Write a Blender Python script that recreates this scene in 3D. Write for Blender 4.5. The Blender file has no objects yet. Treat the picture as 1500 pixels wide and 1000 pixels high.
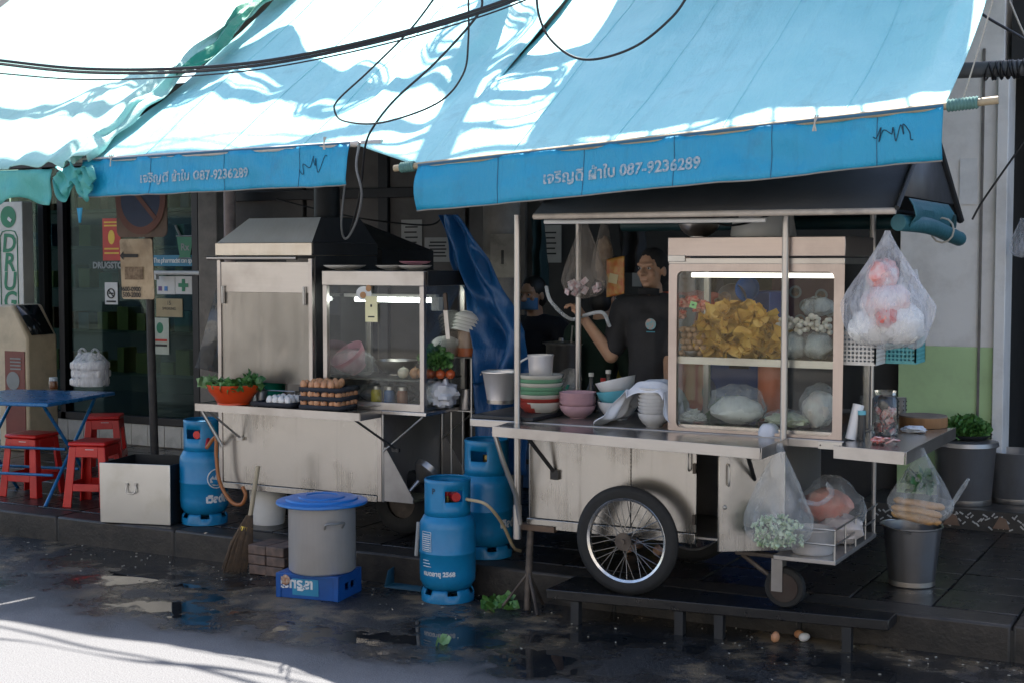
import bpy, bmesh, math, random
from mathutils import Vector, Matrix, noise
R = math.radians
rnd = random.Random(7)
SC = bpy.context.scene
# ---------------------------------------------------------------- camera, sky, sun, exposure
FPX, YAW, HOR, EYE = 2083.0, R(28), 380.0, 1.85
PIT = math.atan((500 - HOR) / FPX)
cam = bpy.data.cameras.new('camera'); cam.lens = 50.0; cam.sensor_width = 36.0
cam.clip_start = 0.05; cam.clip_end = 500
camo = bpy.data.objects.new('camera', cam); SC.collection.objects.link(camo)
camo.location = (0, 0, EYE); camo.rotation_euler = (R(90) - PIT, 0, YAW)
SC.camera = camo
SUN_TRAVEL = Vector((0.16, -0.48, -0.92)).normalized()
w = bpy.data.worlds.new('World'); SC.world = w; w.use_nodes = True
nt = w.node_tree
bg = nt.nodes['Background']; sky = nt.nodes.new('ShaderNodeTexSky'); sky.sky_type = 'NISHITA'
sky.sun_disc = False; sky.sun_elevation = math.asin(-SUN_TRAVEL.z)
sky.sun_rotation = math.atan2(-SUN_TRAVEL.x, -SUN_TRAVEL.y)
sky.air_density = 1.0; sky.dust_density = 1.5
nt.links.new(sky.outputs[0], bg.inputs[0]); bg.inputs[1].default_value = 0.092
sl = bpy.data.lights.new('sun', 'SUN'); sl.energy = 4.5; sl.angle = R(0.5); sl.color = (1, 0.95, 0.87)
so = bpy.data.objects.new('sun', sl); SC.collection.objects.link(so); so.location = (0, 0, 12)
so.rotation_euler = SUN_TRAVEL.to_track_quat('-Z', 'Y').to_euler()
SC.view_settings.view_transform = 'Standard'; SC.view_settings.look = 'None'
SC.view_settings.exposure = 1.92; SC.view_settings.gamma = 1.0
SC.cycles.use_denoising = True
SC.cycles.max_bounces = 8; SC.cycles.transparent_max_bounces = 24
SC.cycles.sample_clamp_indirect = 6.0; SC.cycles.caustics_reflective = False; SC.cycles.caustics_refractive = False
# ---------------------------------------------------------------- photo pixel -> world
_s, _c = math.sin(YAW), math.cos(YAW)
CF = Vector((-_s * math.cos(PIT), _c * math.cos(PIT), -math.sin(PIT))); CR = Vector((_c, _s, 0)); CU = CR.cross(CF)
def P(x, y, X=None, Y=None, Z=None):
    d = CF + CR * ((x - 750) / FPX) + CU * ((500 - y) / FPX)
    t = (Z - EYE) / d.z if Z is not None else (Y / d.y if Y is not None else X / d.x)
    return Vector((0, 0, EYE)) + d * t
def ppm(p): return FPX / (Vector(p) - Vector((0, 0, EYE))).dot(CF)     # photo pixels per metre there
# ---------------------------------------------------------------- materials
def N(t, kind, **kw):
    n = t.nodes.new(kind)
    for k, v in kw.items(): setattr(n, k, v)
    return n
_mats = {}
def new_mat(name):
    m = bpy.data.materials.new(name); m.use_nodes = True
    t = m.node_tree; b = t.nodes['Principled BSDF']; return m, t, b
def coords(t, scale=(1, 1, 1), kind='Object'):
    tc = N(t, 'ShaderNodeTexCoord'); mp = N(t, 'ShaderNodeMapping'); mp.inputs['Scale'].default_value = scale
    t.links.new(tc.outputs[kind], mp.inputs[0]); return mp.outputs[0]
def noise_n(t, vec, scale, detail=4, rough=.55):
    n = N(t, 'ShaderNodeTexNoise'); n.inputs['Scale'].default_value = scale; n.inputs['Detail'].default_value = detail
    n.inputs['Roughness'].default_value = rough; t.links.new(vec, n.inputs['Vector']); return n.outputs['Fac']
def ramp(t, fac, a, b, ca=(0, 0, 0, 1), cb=(1, 1, 1, 1)):
    r = N(t, 'ShaderNodeValToRGB'); r.color_ramp.elements[0].position = a; r.color_ramp.elements[1].position = b
    r.color_ramp.elements[0].color = ca; r.color_ramp.elements[1].color = cb
    t.links.new(fac, r.inputs[0]); return r.outputs[0]
def mixc(t, fac, a, b):
    m = N(t, 'ShaderNodeMix', data_type='RGBA')
    for sock, v in ((m.inputs['Factor'], fac), (m.inputs['A'], a), (m.inputs['B'], b)):
        if hasattr(v, 'links'): t.links.new(v, sock)
        else: sock.default_value = v
    return m.outputs['Result']
def mathn(t, op, a, b=0.0):
    m = N(t, 'ShaderNodeMath', operation=op)
    for i, v in enumerate((a, b)):
        if hasattr(v, 'links'): t.links.new(v, m.inputs[i])
        else: m.inputs[i].default_value = v
    return m.outputs[0]
def bump(t, b, h, strength=.3, dist=.01):
    n = N(t, 'ShaderNodeBump'); n.inputs['Strength'].default_value = strength; n.inputs['Distance'].default_value = dist
    t.links.new(h, n.inputs['Height']); t.links.new(n.outputs[0], b.inputs['Normal']); return n
def c4(c): return (c[0], c[1], c[2], 1)
def M(name, col, rough=.5, metal=0.0, col2=None, scale=6, stretch=(1, 1, 1), bmp=0.0, bscale=40, dirt=0.0, dirtcol=(.05, .04, .03), sss=0, spec=.5, rv=.1, lo=.35, hi=.7):
    """procedural material: two-tone noise colour, noisy roughness, grime patches, fine bump"""
    if name in _mats: return _mats[name]
    m, t, b = new_mat(name)
    v = coords(t, stretch)
    n1 = noise_n(t, v, scale)
    col2 = col2 or tuple(x * .78 for x in col)
    c = mixc(t, ramp(t, n1, lo, hi), c4(col), c4(col2))
    if dirt > 0:
        n2 = noise_n(t, v, scale * .6 + 1.3, 6, .65)
        d = mathn(t, 'MULTIPLY', ramp(t, n2, .5, .75), dirt)
        c = mixc(t, d, c, c4(dirtcol))
    t.links.new(c, b.inputs['Base Color'])
    b.inputs['Metallic'].default_value = metal
    if rv > 0:
        n3 = noise_n(t, v, scale * 2.3)
        t.links.new(mathn(t, 'ADD', mathn(t, 'MULTIPLY', n3, rv * 2), max(rough - rv, .02)), b.inputs['Roughness'])
    else: b.inputs['Roughness'].default_value = rough
    b.inputs['Specular IOR Level'].default_value = spec
    if sss: b.inputs['Subsurface Weight'].default_value = sss; b.inputs['Subsurface Radius'].default_value = (.01, .005, .003)
    if bmp > 0: bump(t, b, noise_n(t, v, bscale, 3), bmp, .004)
    _mats[name] = m; return m
def steel(name, col=(.62, .58, .54), rough=.32, stretch=(60, 60, 2), dirt=.25, scale=2, dirtcol=(.16, .12, .09), streak=0.0, metal=.93):
    """brushed sheet steel: stretched grain in roughness and bump, dull smears"""
    if name in _mats: return _mats[name]
    m, t, b = new_mat(name); b.inputs['Metallic'].default_value = metal
    v = coords(t, stretch); g = noise_n(t, v, scale, 3)
    v2 = coords(t); sm = noise_n(t, v2, 2.6, 5, .6); sp = noise_n(t, v2, 14, 4)
    c = mixc(t, ramp(t, g, .3, .75), c4(col), c4(tuple(x * .95 for x in col)))
    d = mathn(t, 'MULTIPLY', ramp(t, sm, .48, .72), dirt)
    c = mixc(t, d, c, c4(dirtcol))
    if streak:
        v3 = coords(t, (22, 22, .3)); s = mathn(t, 'MULTIPLY', noise_n(t, v3, 1.4, 6, .75), mathn(t, 'ADD', .72, mathn(t, 'MULTIPLY', sm, .56)))
        c = mixc(t, mathn(t, 'MULTIPLY', ramp(t, s, .55, .64), streak), c, c4((.09, .075, .06)))
    t.links.new(c, b.inputs['Base Color'])
    r = mathn(t, 'ADD', mathn(t, 'MULTIPLY', g, .08), rough - .08)
    r = mathn(t, 'ADD', r, mathn(t, 'MULTIPLY', sm, .16)); t.links.new(r, b.inputs['Roughness'])
    bump(t, b, mathn(t, 'ADD', mathn(t, 'MULTIPLY', g, .012), mathn(t, 'ADD', mathn(t, 'MULTIPLY', sp, .03), mathn(t, 'MULTIPLY', noise_n(t, v2, 1.7, 2), 2.2))), .22, .014)
    _mats[name] = m; return m
def film(name, col=(.8, .82, .84), fac=.3, rough=.1, wr=18, hi=.75, glossy=.2):
    """thin plastic film: see-through with creases that catch light"""
    if name in _mats: return _mats[name]
    m, t, b = new_mat(name); out = t.nodes['Material Output']
    v = coords(t, (1, 1, .35)); n = noise_n(t, v, wr, 5, .6)
    b.inputs['Base Color'].default_value = c4(col); b.inputs['Roughness'].default_value = rough
    b.inputs['Specular IOR Level'].default_value = .7
    n_ = noise_n(t, coords(t, (2.2, 2.2, .5)), wr * 1.2, 6, .7); bump(t, b, mathn(t, 'ADD', n, n_), 1.0, .02)
    tr = N(t, 'ShaderNodeBsdfTransparent'); mx = N(t, 'ShaderNodeMixShader')
    lw = N(t, 'ShaderNodeLayerWeight'); lw.inputs[0].default_value = .35
    f = mathn(t, 'ADD', mathn(t, 'MULTIPLY', ramp(t, n, .42, hi), fac), fac * .45)
    f = mathn(t, 'ADD', f, mathn(t, 'MULTIPLY', lw.outputs['Facing'], glossy)); f = mathn(t, 'MINIMUM', f, 1.0)
    t.links.new(f, mx.inputs[0]); t.links.new(tr.outputs[0], mx.inputs[1]); t.links.new(b.outputs[0], mx.inputs[2])
    t.links.new(mx.outputs[0], out.inputs[0]); _mats[name] = m; return m
def glass(name, tint=(.93, .96, .95), haze=.05, hz=3, fres=1.5):
    if name in _mats: return _mats[name]
    m, t, b = new_mat(name); out = t.nodes['Material Output']
    b.inputs['Base Color'].default_value = (.7, .7, .68, 1); b.inputs['Roughness'].default_value = .7
    gl = N(t, 'ShaderNodeBsdfGlossy'); gl.inputs['Roughness'].default_value = .03
    tr = N(t, 'ShaderNodeBsdfTransparent'); tr.inputs[0].default_value = c4(tint)
    fr = N(t, 'ShaderNodeFresnel'); fr.inputs[0].default_value = 1.5
    m1 = N(t, 'ShaderNodeMixShader'); m2 = N(t, 'ShaderNodeMixShader')
    t.links.new(mathn(t, 'MINIMUM', mathn(t, 'MULTIPLY', fr.outputs[0], fres), .9), m1.inputs[0]); t.links.new(tr.outputs[0], m1.inputs[1]); t.links.new(gl.outputs[0], m1.inputs[2])
    n = noise_n(t, coords(t, (1, 1, .5)), hz, 6, .65)
    t.links.new(mathn(t, 'MULTIPLY', ramp(t, n, .4, .75), haze), m2.inputs[0]); t.links.new(m1.outputs[0], m2.inputs[1]); t.links.new(b.outputs[0], m2.inputs[2])
    t.links.new(m2.outputs[0], out.inputs[0]); _mats[name] = m; return m
def emit(name, col, strength):
    m, t, b = new_mat(name); b.inputs['Base Color'].default_value = c4(col)
    b.inputs['Emission Color'].default_value = c4(col); b.inputs['Emission Strength'].default_value = strength
    _mats[name] = m; return m
# ---------------------------------------------------------------- mesh builder
ORG = {}
def rotm(rx=0, ry=0, rz=0): return Matrix.Rotation(rz, 3, 'Z') @ Matrix.Rotation(ry, 3, 'Y') @ Matrix.Rotation(rx, 3, 'X')
def smooth_path(pts, n=6):
    pts = [Vector(p) for p in pts]
    if len(pts) < 3: return pts
    q = [pts[0] * 2 - pts[1]] + pts + [pts[-1] * 2 - pts[-2]]; out = []
    for i in range(1, len(q) - 2):
        for k in range(n):
            t = k / n; a, b, c, d = q[i - 1], q[i], q[i + 1], q[i + 2]
            out.append(.5 * ((2 * b) + (c - a) * t + (2 * a - 5 * b + 4 * c - d) * t * t + (3 * b - a - 3 * c + d) * t ** 3))
    return out + [pts[-1]]
class MB:
    def __init__(s): s.v = []; s.f = []
    def add(s, vs, fs):
        k = len(s.v); s.v += [Vector(v) for v in vs]; s.f += [tuple(i + k for i in f) for f in fs]; return s
    def mark(s): return len(s.v)
    def xf(s, k, m, piv=(0, 0, 0)):
        piv = Vector(piv)
        for i in range(k, len(s.v)): s.v[i] = m @ (s.v[i] - piv) + piv
        return s
    def box(s, c, d, rx=0, ry=0, rz=0):
        c = Vector(c); m = rotm(rx, ry, rz); h = [x / 2 for x in d]
        vs = [c + m @ Vector((a * h[0], b * h[1], e * h[2])) for e in (-1, 1) for b in (-1, 1) for a in (-1, 1)]
        return s.add(vs, [(0, 2, 3, 1), (4, 5, 7, 6), (0, 1, 5, 4), (2, 6, 7, 3), (0, 4, 6, 2), (1, 3, 7, 5)])
    def span(s, a, b):
        return s.box([(p + q) / 2 for p, q in zip(a, b)], [abs(q - p) for p, q in zip(a, b)])
    def cyl(s, p0, p1, r0, r1=None, n=14, caps=True):
        return s.tube([p0, p1], [r0, r0 if r1 is None else r1], n, caps)
    def tube(s, path, r, n=8, caps=True, flat=1.0):
        path = [Vector(p) for p in path]; L = len(path)
        rs = r if isinstance(r, (list, tuple)) else [r] * L
        vs = []; fs = []; up = None
        for i, p in enumerate(path):
            d = (path[min(i + 1, L - 1)] - path[max(i - 1, 0)])
            d = d.normalized() if d.length > 1e-9 else Vector((0, 0, 1))
            if up is None:
                up = Vector((0, 0, 1)) if abs(d.z) < .9 else Vector((1, 0, 0))
            a = d.cross(up); a = a.normalized() if a.length > 1e-6 else d.orthogonal().normalized()
            b = a.cross(d).normalized(); up = b
            for k in range(n):
                t = 2 * math.pi * k / n; vs.append(p + (a * math.cos(t) + b * math.sin(t) * flat) * rs[i])
        for i in range(L - 1):
            for k in range(n):
                k2 = (k + 1) % n; fs.append((i * n + k, i * n + k2, (i + 1) * n + k2, (i + 1) * n + k))
        if caps: fs += [tuple(range(n - 1, -1, -1)), tuple(range((L - 1) * n, L * n))]
        return s.add(vs, fs)
    def lathe(s, prof, c=(0, 0, 0), n=28, fn=None, skip=None, close=True):
        """prof: (r, z) list from bottom to top; fn(angle, r, z) -> (r, z, dx, dy) for wobble"""
        c = Vector(c); vs = []; fs = []
        for (r, z) in prof:
            for k in range(n):
                t = 2 * math.pi * k / n; rr, zz, dx, dy = (r, z, 0, 0) if fn is None else fn(t, r, z)
                vs.append(c + Vector((rr * math.cos(t) + dx, rr * math.sin(t) + dy, zz)))
        for i in range(len(prof) - 1):
            for k in range(n):
                if skip and skip(2 * math.pi * (k + .5) / n, i): continue
                k2 = (k + 1) % n; fs.append((i * n + k, i * n + k2, (i + 1) * n + k2, (i + 1) * n + k))
        if close:
            if prof[0][0] > 1e-5: fs.append(tuple(range(n - 1, -1, -1)))
            if prof[-1][0] > 1e-5 and close != 'bottom': fs.append(tuple(range((len(prof) - 1) * n, len(prof) * n)))
        return s.add(vs, fs)
    def sphere(s, c, r, n=12, m=8):
        r = r if isinstance(r, (tuple, list)) else (r, r, r); c = Vector(c)
        vs = [c + Vector((0, 0, -r[2]))]; fs = []
        for i in range(1, m):
            p = math.pi * i / m - math.pi / 2
            for k in range(n):
                t = 2 * math.pi * k / n; vs.append(c + Vector((r[0] * math.cos(p) * math.cos(t), r[1] * math.cos(p) * math.sin(t), r[2] * math.sin(p))))
        vs.append(c + Vector((0, 0, r[2]))); top = len(vs) - 1
        for k in range(n): fs.append((0, 1 + (k + 1) % n, 1 + k))
        for i in range(m - 2):
            for k in range(n):
                a = 1 + i * n + k; b = 1 + i * n + (k + 1) % n; fs.append((a, b, b + n, a + n))
        for k in range(n): fs.append((top, 1 + (m - 2) * n + k, 1 + (m - 2) * n + (k + 1) % n))
        return s.add(vs, fs)
    def grid(s, fn, nu, nv):
        vs = [fn(i / nu, j / nv) for j in range(nv + 1) for i in range(nu + 1)]
        return s.add(vs, [(j * (nu + 1) + i, j * (nu + 1) + i + 1, (j + 1) * (nu + 1) + i + 1, (j + 1) * (nu + 1) + i) for j in range(nv) for i in range(nu)])
    def prism(s, poly, ex, ey, o, depth):
        """2-D polygon in the plane o + x*ex + y*ey, given thickness along ex x ey"""
        o = Vector(o); ex = Vector(ex); ey = Vector(ey); n = ex.cross(ey).normalized() * depth; L = len(poly)
        a = [o + ex * x + ey * y for x, y in poly]; b = [p + n for p in a]
        return s.add(a + b, [tuple(range(L - 1, -1, -1)), tuple(range(L, 2 * L))] + [(i, (i + 1) % L, L + (i + 1) % L, L + i) for i in range(L)])
    def build(s, name, mat, parent=None, bev=0, loc=None, sharp=38, solid=0, sub=0):
        o = Vector(loc) if loc is not None else (ORG[parent] if parent is not None else Vector((0, 0, 0)))
        me = bpy.data.meshes.new(name); me.from_pydata([v - o for v in s.v], [], s.f); me.validate()
        for p in me.polygons: p.use_smooth = True
        me.set_sharp_from_angle(angle=R(sharp))
        for mm in (mat if isinstance(mat, (list, tuple)) else [mat]): me.materials.append(mm)
        ob = bpy.data.objects.new(name, me); SC.collection.objects.link(ob)
        if parent is not None: ob.parent = parent; ORG[ob] = o
        else: ob.location = o; ORG[ob] = o
        if solid: q = ob.modifiers.new('thickness', 'SOLIDIFY'); q.thickness = solid; q.offset = 0
        if bev: q = ob.modifiers.new('bevel', 'BEVEL'); q.width = bev; q.segments = 2; q.limit_method = 'ANGLE'; q.angle_limit = R(40)
        if sub: q = ob.modifiers.new('subdivision', 'SUBSURF'); q.levels = sub; q.render_levels = sub
        return ob
def tag(o, label, cat, group=None, kind=None):
    if label: o['label'] = label
    if cat: o['category'] = cat
    if group: o['group'] = group
    if kind: o['kind'] = kind
    return o
def thing(name, label, cat, loc, group=None):
    o = bpy.data.objects.new(name, None); SC.collection.objects.link(o); o.location = loc
    o.empty_display_size = .1; ORG[o] = Vector(loc); return tag(o, label, cat, group)
def single(mb, name, mat, label, cat, loc, group=None, **kw):
    return tag(mb.build(name, mat, None, loc=loc, **kw), label, cat, group)
def copy_tree(root, loc, label=None, rz=0, parent=None):
    c = root.copy(); SC.collection.objects.link(c)
    if parent is None: c.location = loc; c.rotation_euler.z += rz
    else: c.parent = parent
    ORG[c] = Vector(loc)
    if label: c['label'] = label
    for ch in root.children: copy_tree(ch, loc, None, 0, c)
    return c
def text(s, size, fn, name, mat, parent, bold=0.0, align='LEFT', space=1.0):
    """lettering as a thin mesh; fn(x, y) places the letter plane in the world"""
    cu = bpy.data.curves.new('t', 'FONT'); cu.body = s; cu.size = size; cu.resolution_u = 3; cu.offset = bold; cu.align_x = align; cu.space_character = space
    o = bpy.data.objects.new('t', cu); SC.collection.objects.link(o)
    dg = bpy.context.evaluated_depsgraph_get(); me = bpy.data.meshes.new_from_object(o.evaluated_get(dg))
    global LASTW; LASTW = max(v.co.x for v in me.vertices)
    mb = MB(); mb.add([fn(v.co.x, v.co.y) for v in me.vertices], [tuple(p.vertices) for p in me.polygons])
    bpy.data.objects.remove(o); bpy.data.curves.remove(cu); bpy.data.meshes.remove(me)
    return mb.build(name, mat, parent)
def flat(o, ex=(1, 0, 0), ey=(0, 0, 1)):
    o = Vector(o); ex = Vector(ex); ey = Vector(ey); return lambda x, y: o + ex * x + ey * y
def nz(p, s=1.0): return noise.noise(Vector(p) * s)
# ================================================================ SETTING
YK, ZS, YW = 6.78, 0.17, 9.7            # kerb line, pavement height, shop wall
def road_mat():
    m, t, b = new_mat('wet_asphalt')
    geo = N(t, 'ShaderNodeNewGeometry'); v = geo.outputs['Position']
    sep = N(t, 'ShaderNodeSeparateXYZ'); t.links.new(v, sep.inputs[0])
    g = noise_n(t, v, 160, 3); g2 = noise_n(t, v, 45, 4); big = noise_n(t, v, .9, 5, .6); mid = noise_n(t, v, 2.6, 5, .62); m2 = noise_n(t, v, 6.5, 5, .6)
    # distance to the kerb decides how wet it is
    edge = mathn(t, 'ADD', sep.outputs[1], mathn(t, 'MULTIPLY', mathn(t, 'SUBTRACT', mid, .5), .9))
    wet = ramp(t, mathn(t, 'DIVIDE', mathn(t, 'SUBTRACT', edge, 5.0), 1.0), .1, .75)
    pud = ramp(t, mathn(t, 'ADD', mathn(t, 'MULTIPLY', big, .75), mathn(t, 'MULTIPLY', m2, .25)), .45, .525)
    pud = mathn(t, 'MULTIPLY', pud, ramp(t, wet, .4, .8))
    dry = mixc(t, ramp(t, g, .3, .75), (.075, .075, .08, 1), (.23, .23, .235, 1))
    wetc = mixc(t, ramp(t, g2, .35, .7), (.008, .0083, .009, 1), (.028, .029, .031, 1)); wetc = mixc(t, ramp(t, noise_n(t, v, 95, 2), .56, .66), wetc, (.09, .092, .096, 1))
    # worn concrete and mud over the asphalt near the kerb
    mud = ramp(t, noise_n(t, v, 1.7, 6, .68), .49, .57)
    mud = mathn(t, 'MULTIPLY', mud, ramp(t, mathn(t, 'DIVIDE', mathn(t, 'SUBTRACT', edge, 5.6), 1.0), .05, .35))
    mudc = mixc(t, ramp(t, m2, .4, .65), (.2, .145, .085, 1), (.06, .055, .05, 1))
    c = mixc(t, wet, dry, wetc); c = mixc(t, mathn(t, 'MULTIPLY', mud, .9), c, mudc); c = mixc(t, mathn(t, 'MULTIPLY', pud, .85), c, (.012, .013, .014, 1))
    t.links.new(c, b.inputs['Base Color'])
    r = mathn(t, 'SUBTRACT', .85, mathn(t, 'MULTIPLY', wet, .42)); r = mathn(t, 'MULTIPLY', r, mathn(t, 'SUBTRACT', 1.0, mathn(t, 'MULTIPLY', pud, .965)))
    t.links.new(r, b.inputs['Roughness'])
    h = mathn(t, 'ADD', g, mathn(t, 'MULTIPLY', g2, .8)); h = mathn(t, 'ADD', h, mathn(t, 'MULTIPLY', mud, .9))
    h = mathn(t, 'MULTIPLY', h, mathn(t, 'SUBTRACT', 1.0, pud))
    bump(t, b, h, .75, .008); return m
mb = MB(); mb.grid(lambda u, v: Vector((-60 + 120 * u, -60 + 66.79 * v, 0)), 2, 2)
road = mb.build('road', road_mat()); road['kind'] = 'structure'
KERB = M('kerb_concrete', (.04, .033, .027), .5, col2=(.011, .01, .009), scale=9, bmp=.6, bscale=60, dirt=.7, dirtcol=(.02, .018, .015))
PAVE = M('pavement_bed', (.008, .008, .008), .5, scale=6, bmp=.4)
TILE = M('wet_paving_tile', (.017, .015, .015), .3, col2=(.008, .0075, .008), scale=5, bmp=.35, bscale=70, dirt=.4, dirtcol=(.06, .05, .04), rv=.14)
mb = MB(); mb.span((-60, YK + .005, -.3), (60, YW + .3, ZS - .025)); pave = mb.build('pavement', PAVE); pave['kind'] = 'structure'
# kerb stones and paving slabs are pieces of the pavement
mb = MB(); mb.box((0, 0, 0), (.992, .21, .34)); ks = mb.build('kerb_stone', KERB, pave, bev=.014); kme = ks.data
def piece(src, loc, parent, rz=0, sc=None):
    c = src.copy(); SC.collection.objects.link(c); c.parent = parent; c.location = loc; c.rotation_euler.z = rz
    if sc: c.scale = sc
    return c
ks.location = (-11.5, YK + .105, 0)
for i in range(1, 13): piece(ks, (-11.5 + i, YK + .105, rnd.uniform(-.004, .004)), pave, rnd.uniform(-.004, .004))
mb = MB(); mb.box((0, 0, 0), (.392, .392, .05)); t0 = mb.build('paving_slab', TILE, pave, bev=.005)
first = True
for i in range(28):
    for j in range(7):
        x, y = -11.6 + .4 * i, YK + .415 + .4 * j
        loc = (x, y, ZS - .025 + rnd.uniform(-.0025, .0025))
        if first: t0.location = loc; first = False
        else: piece(t0, loc, pave, rnd.uniform(-.006, .006))
# ---------------------------------------------------------------- the shop row
WALLW = M('white_render', (.9, .88, .85), .8, col2=(.85, .83, .8), scale=2.5, bmp=.25, bscale=30, dirt=.35, dirtcol=(.3, .27, .23))
WALLG = M('green_dado_paint', (.52, .72, .38), .6, col2=(.47, .66, .34), scale=3, bmp=.2, bscale=30, dirt=.25, dirtcol=(.2, .22, .14))
GREYW = M('grey_shutter_paint', (.13, .115, .105), .7, col2=(.08, .072, .066), scale=3, bmp=.25, dirt=.4)
DARKM = M('dark_metal', (.02, .02, .022), .45, metal=.3, scale=8)
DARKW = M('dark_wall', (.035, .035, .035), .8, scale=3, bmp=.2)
CONC = M('concrete', (.24, .22, .2), .85, col2=(.15, .14, .13), scale=7, bmp=.5, bscale=50, dirt=.4)
CREAM = M('cream_render', (.56, .52, .46), .85, col2=(.48, .44, .39), scale=.8, dirt=.2, dirtcol=(.35, .3, .25))
WHITEP = M('white_paint', (.78, .77, .74), .5, col2=(.68, .67, .64), scale=5, dirt=.15, dirtcol=(.4, .36, .3))
bl = thing('shophouse', 'row of shop fronts behind the food carts with white and green wall', 'building', (-5, YW, ZS))
mb = MB()                                                       # middle and right ground-floor wall, with the doorway at the far right
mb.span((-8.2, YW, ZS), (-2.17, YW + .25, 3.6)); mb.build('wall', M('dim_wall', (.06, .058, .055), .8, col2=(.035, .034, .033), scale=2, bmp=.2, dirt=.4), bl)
mb = MB(); mb.span((-2.17, YW - .12, 1.28), (-1.53, YW + .25, 3.6)); mb.build('white_wall', WALLW, bl, bev=.004)
mb = MB(); mb.span((-2.17, YW - .122, ZS), (-1.53, YW + .25, 1.28)); mb.build('green_dado', WALLG, bl, bev=.004)
mb = MB(); mb.span((-1.56, YW - .16, ZS), (-1.49, YW + .1, 3.1)); mb.build('door_frame', WALLW, bl, bev=.005)
mb = MB(); mb.span((-1.66, YW - .135, .3), (-1.645, YW - .12, 3.2)); mb.build('conduit_pipe', CONC, bl)
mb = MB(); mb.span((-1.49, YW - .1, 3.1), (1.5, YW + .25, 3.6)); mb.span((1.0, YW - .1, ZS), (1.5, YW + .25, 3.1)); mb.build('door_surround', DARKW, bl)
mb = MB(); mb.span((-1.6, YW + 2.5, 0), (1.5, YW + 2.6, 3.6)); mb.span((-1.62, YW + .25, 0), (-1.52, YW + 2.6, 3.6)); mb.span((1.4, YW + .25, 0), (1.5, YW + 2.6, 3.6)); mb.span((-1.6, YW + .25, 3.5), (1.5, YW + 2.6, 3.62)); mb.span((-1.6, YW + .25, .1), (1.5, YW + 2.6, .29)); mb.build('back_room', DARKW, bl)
mb = MB()                                                       # grey shutter panels of the middle shop
for x0, x1 in ((-7.86, -7.1), (-7.06, -6.34), (-6.24, -5.55), (-5.51, -5.02)): mb.span((x0, YW - .05, ZS + .02), (x1, YW - .003, 3.0))
mb.build('shutter_panel', GREYW, bl, bev=.006)
mb = MB(); mb.span((-6.335, YW - .08, ZS), (-6.245, YW - .004, 3.1)); mb.span((-7.86, YW - .09, 2.34), (-5.0, YW - .052, 2.42)); mb.build('shutter_frame', DARKM, bl, bev=.004)
mb = MB(); mb.span((-12.5, YW - .1, 3.6), (-3.9, YW + .35, 4.9)); mb.build('parapet_wall', CREAM, bl); mb = MB(); mb.span((-3.898, YW - .1, 3.6), (-1.7, YW + .35, 7.6)); mb.build('upper_wall', CREAM, bl)
for k, x in enumerate((-3.4,)):
    mb = MB(); mb.span((x, YW - .13, 4.7), (x + 1.5, YW - .102, 6.3)); wv = mb.build('window', WHITEP, bl, bev=.005)
    for q in (0, 1): mb = MB(); mb.span((x + .08 + q * .7, YW - .15, 4.8), (x + .72 + q * .7, YW - .132, 6.2)); mb.build('pane', M('dark_pane', (.03, .04, .045), .08, rv=0), wv)
mb = MB(); mb.span((-3.8, 7.86, 5.35), (-1.7, YW - .102, 5.5)); mb.build('added_shade_slab', CONC, bl, bev=.01)  # unseen balcony slab added overhead to shade the long blue awning
mb = MB()
for i in range(11): mb.box((-3.75 + i * .2, 7.93, 5.95), (.02, .02, .9))
mb.span((-3.8, 7.905, 6.4), (-1.7, 7.955, 6.45)); mb.build('added_shade_railing', DARKM, bl)  # railing along the added slab, also out of view
# mosaic step at the doorway
st = thing('doorstep', 'low concrete doorstep with broken white mosaic on its front', 'step', (-.6, 9.4, ZS))
mb = MB(); mb.span((-2.3, 9.12, ZS - .02), (1.4, 9.72, .295)); mb.build('slab', M('step_concrete', (.06, .055, .05), .35, scale=6, bmp=.4, dirt=.5), st, bev=.006)
mb = MB()
for i in range(150):
    x = -2.2 + i * .0155 + rnd.uniform(-.004, .004); z = rnd.uniform(.185, .275); a = rnd.choice((.7, -.7)) + rnd.uniform(-.25, .25); l = rnd.uniform(.02, .035)
    mb.box((x, 9.117, z), (l, .008, .008), ry=a)
sh = mb.build('mosaic_shards', M('mosaic_white', (.6, .58, .54), .4), st); sh['kind'] = 'stuff'
mb = MB()
for x in (-1.95, -1.72, -1.42, -1.1): mb = MB(); mb.prism([(-.05, 0), (.05, 0), (.03, .06), (-.01, .075)], (1, 0, 0), (0, 0, 1), (x, 9.118, .19), .012); mb.build('mosaic_stone', M('mosaic_brown', (.24, .15, .1), .5), st)
# ---------------------------------------------------------------- drugstore
ds = thing('drugstore_front', 'dark glass drugstore front with stickers and a white tiled base', 'shop front', (-10, YW, ZS))
DGL = glass('shop_glass', (.5, .6, .57), .0, fres=.12)
mb = MB(); mb.span((-14, YW + .02, ZS), (-8.25, YW + .12, .37)); mb.build('base', CONC, ds)
mb = MB(); mb.box((0, 0, 0), (.19, .012, .19)); tl = mb.build('tile', M('white_tile', (.55, .54, .5), .25, scale=9, dirt=.3), ds, bev=.003, loc=(0, 0, 0)); tl.location = Vector((-11.9, YW + .014, .272)) - ORG[ds]
for i in range(1, 19): piece(tl, Vector((-11.9 + .195 * i, YW + .014, .272)) - ORG[ds], ds)
mb = MB(); mb.span((-12.5, YW + .05, .38), (-8.3, YW + .058, 3.0)); mb.build('glass_pane', DGL, ds)
mb = MB()
for x in (-12.5, -10.15, -9.9, -8.3): mb.span((x - .035, YW, .37), (x + .035, YW + .1, 3.1))
mb.span((-12.5, YW, .372), (-8.3, YW + .1, .44)); mb.span((-12.5, YW, 2.7), (-8.3, YW + .1, 3.1)); mb.build('frame', DARKM, ds, bev=.004)
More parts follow.
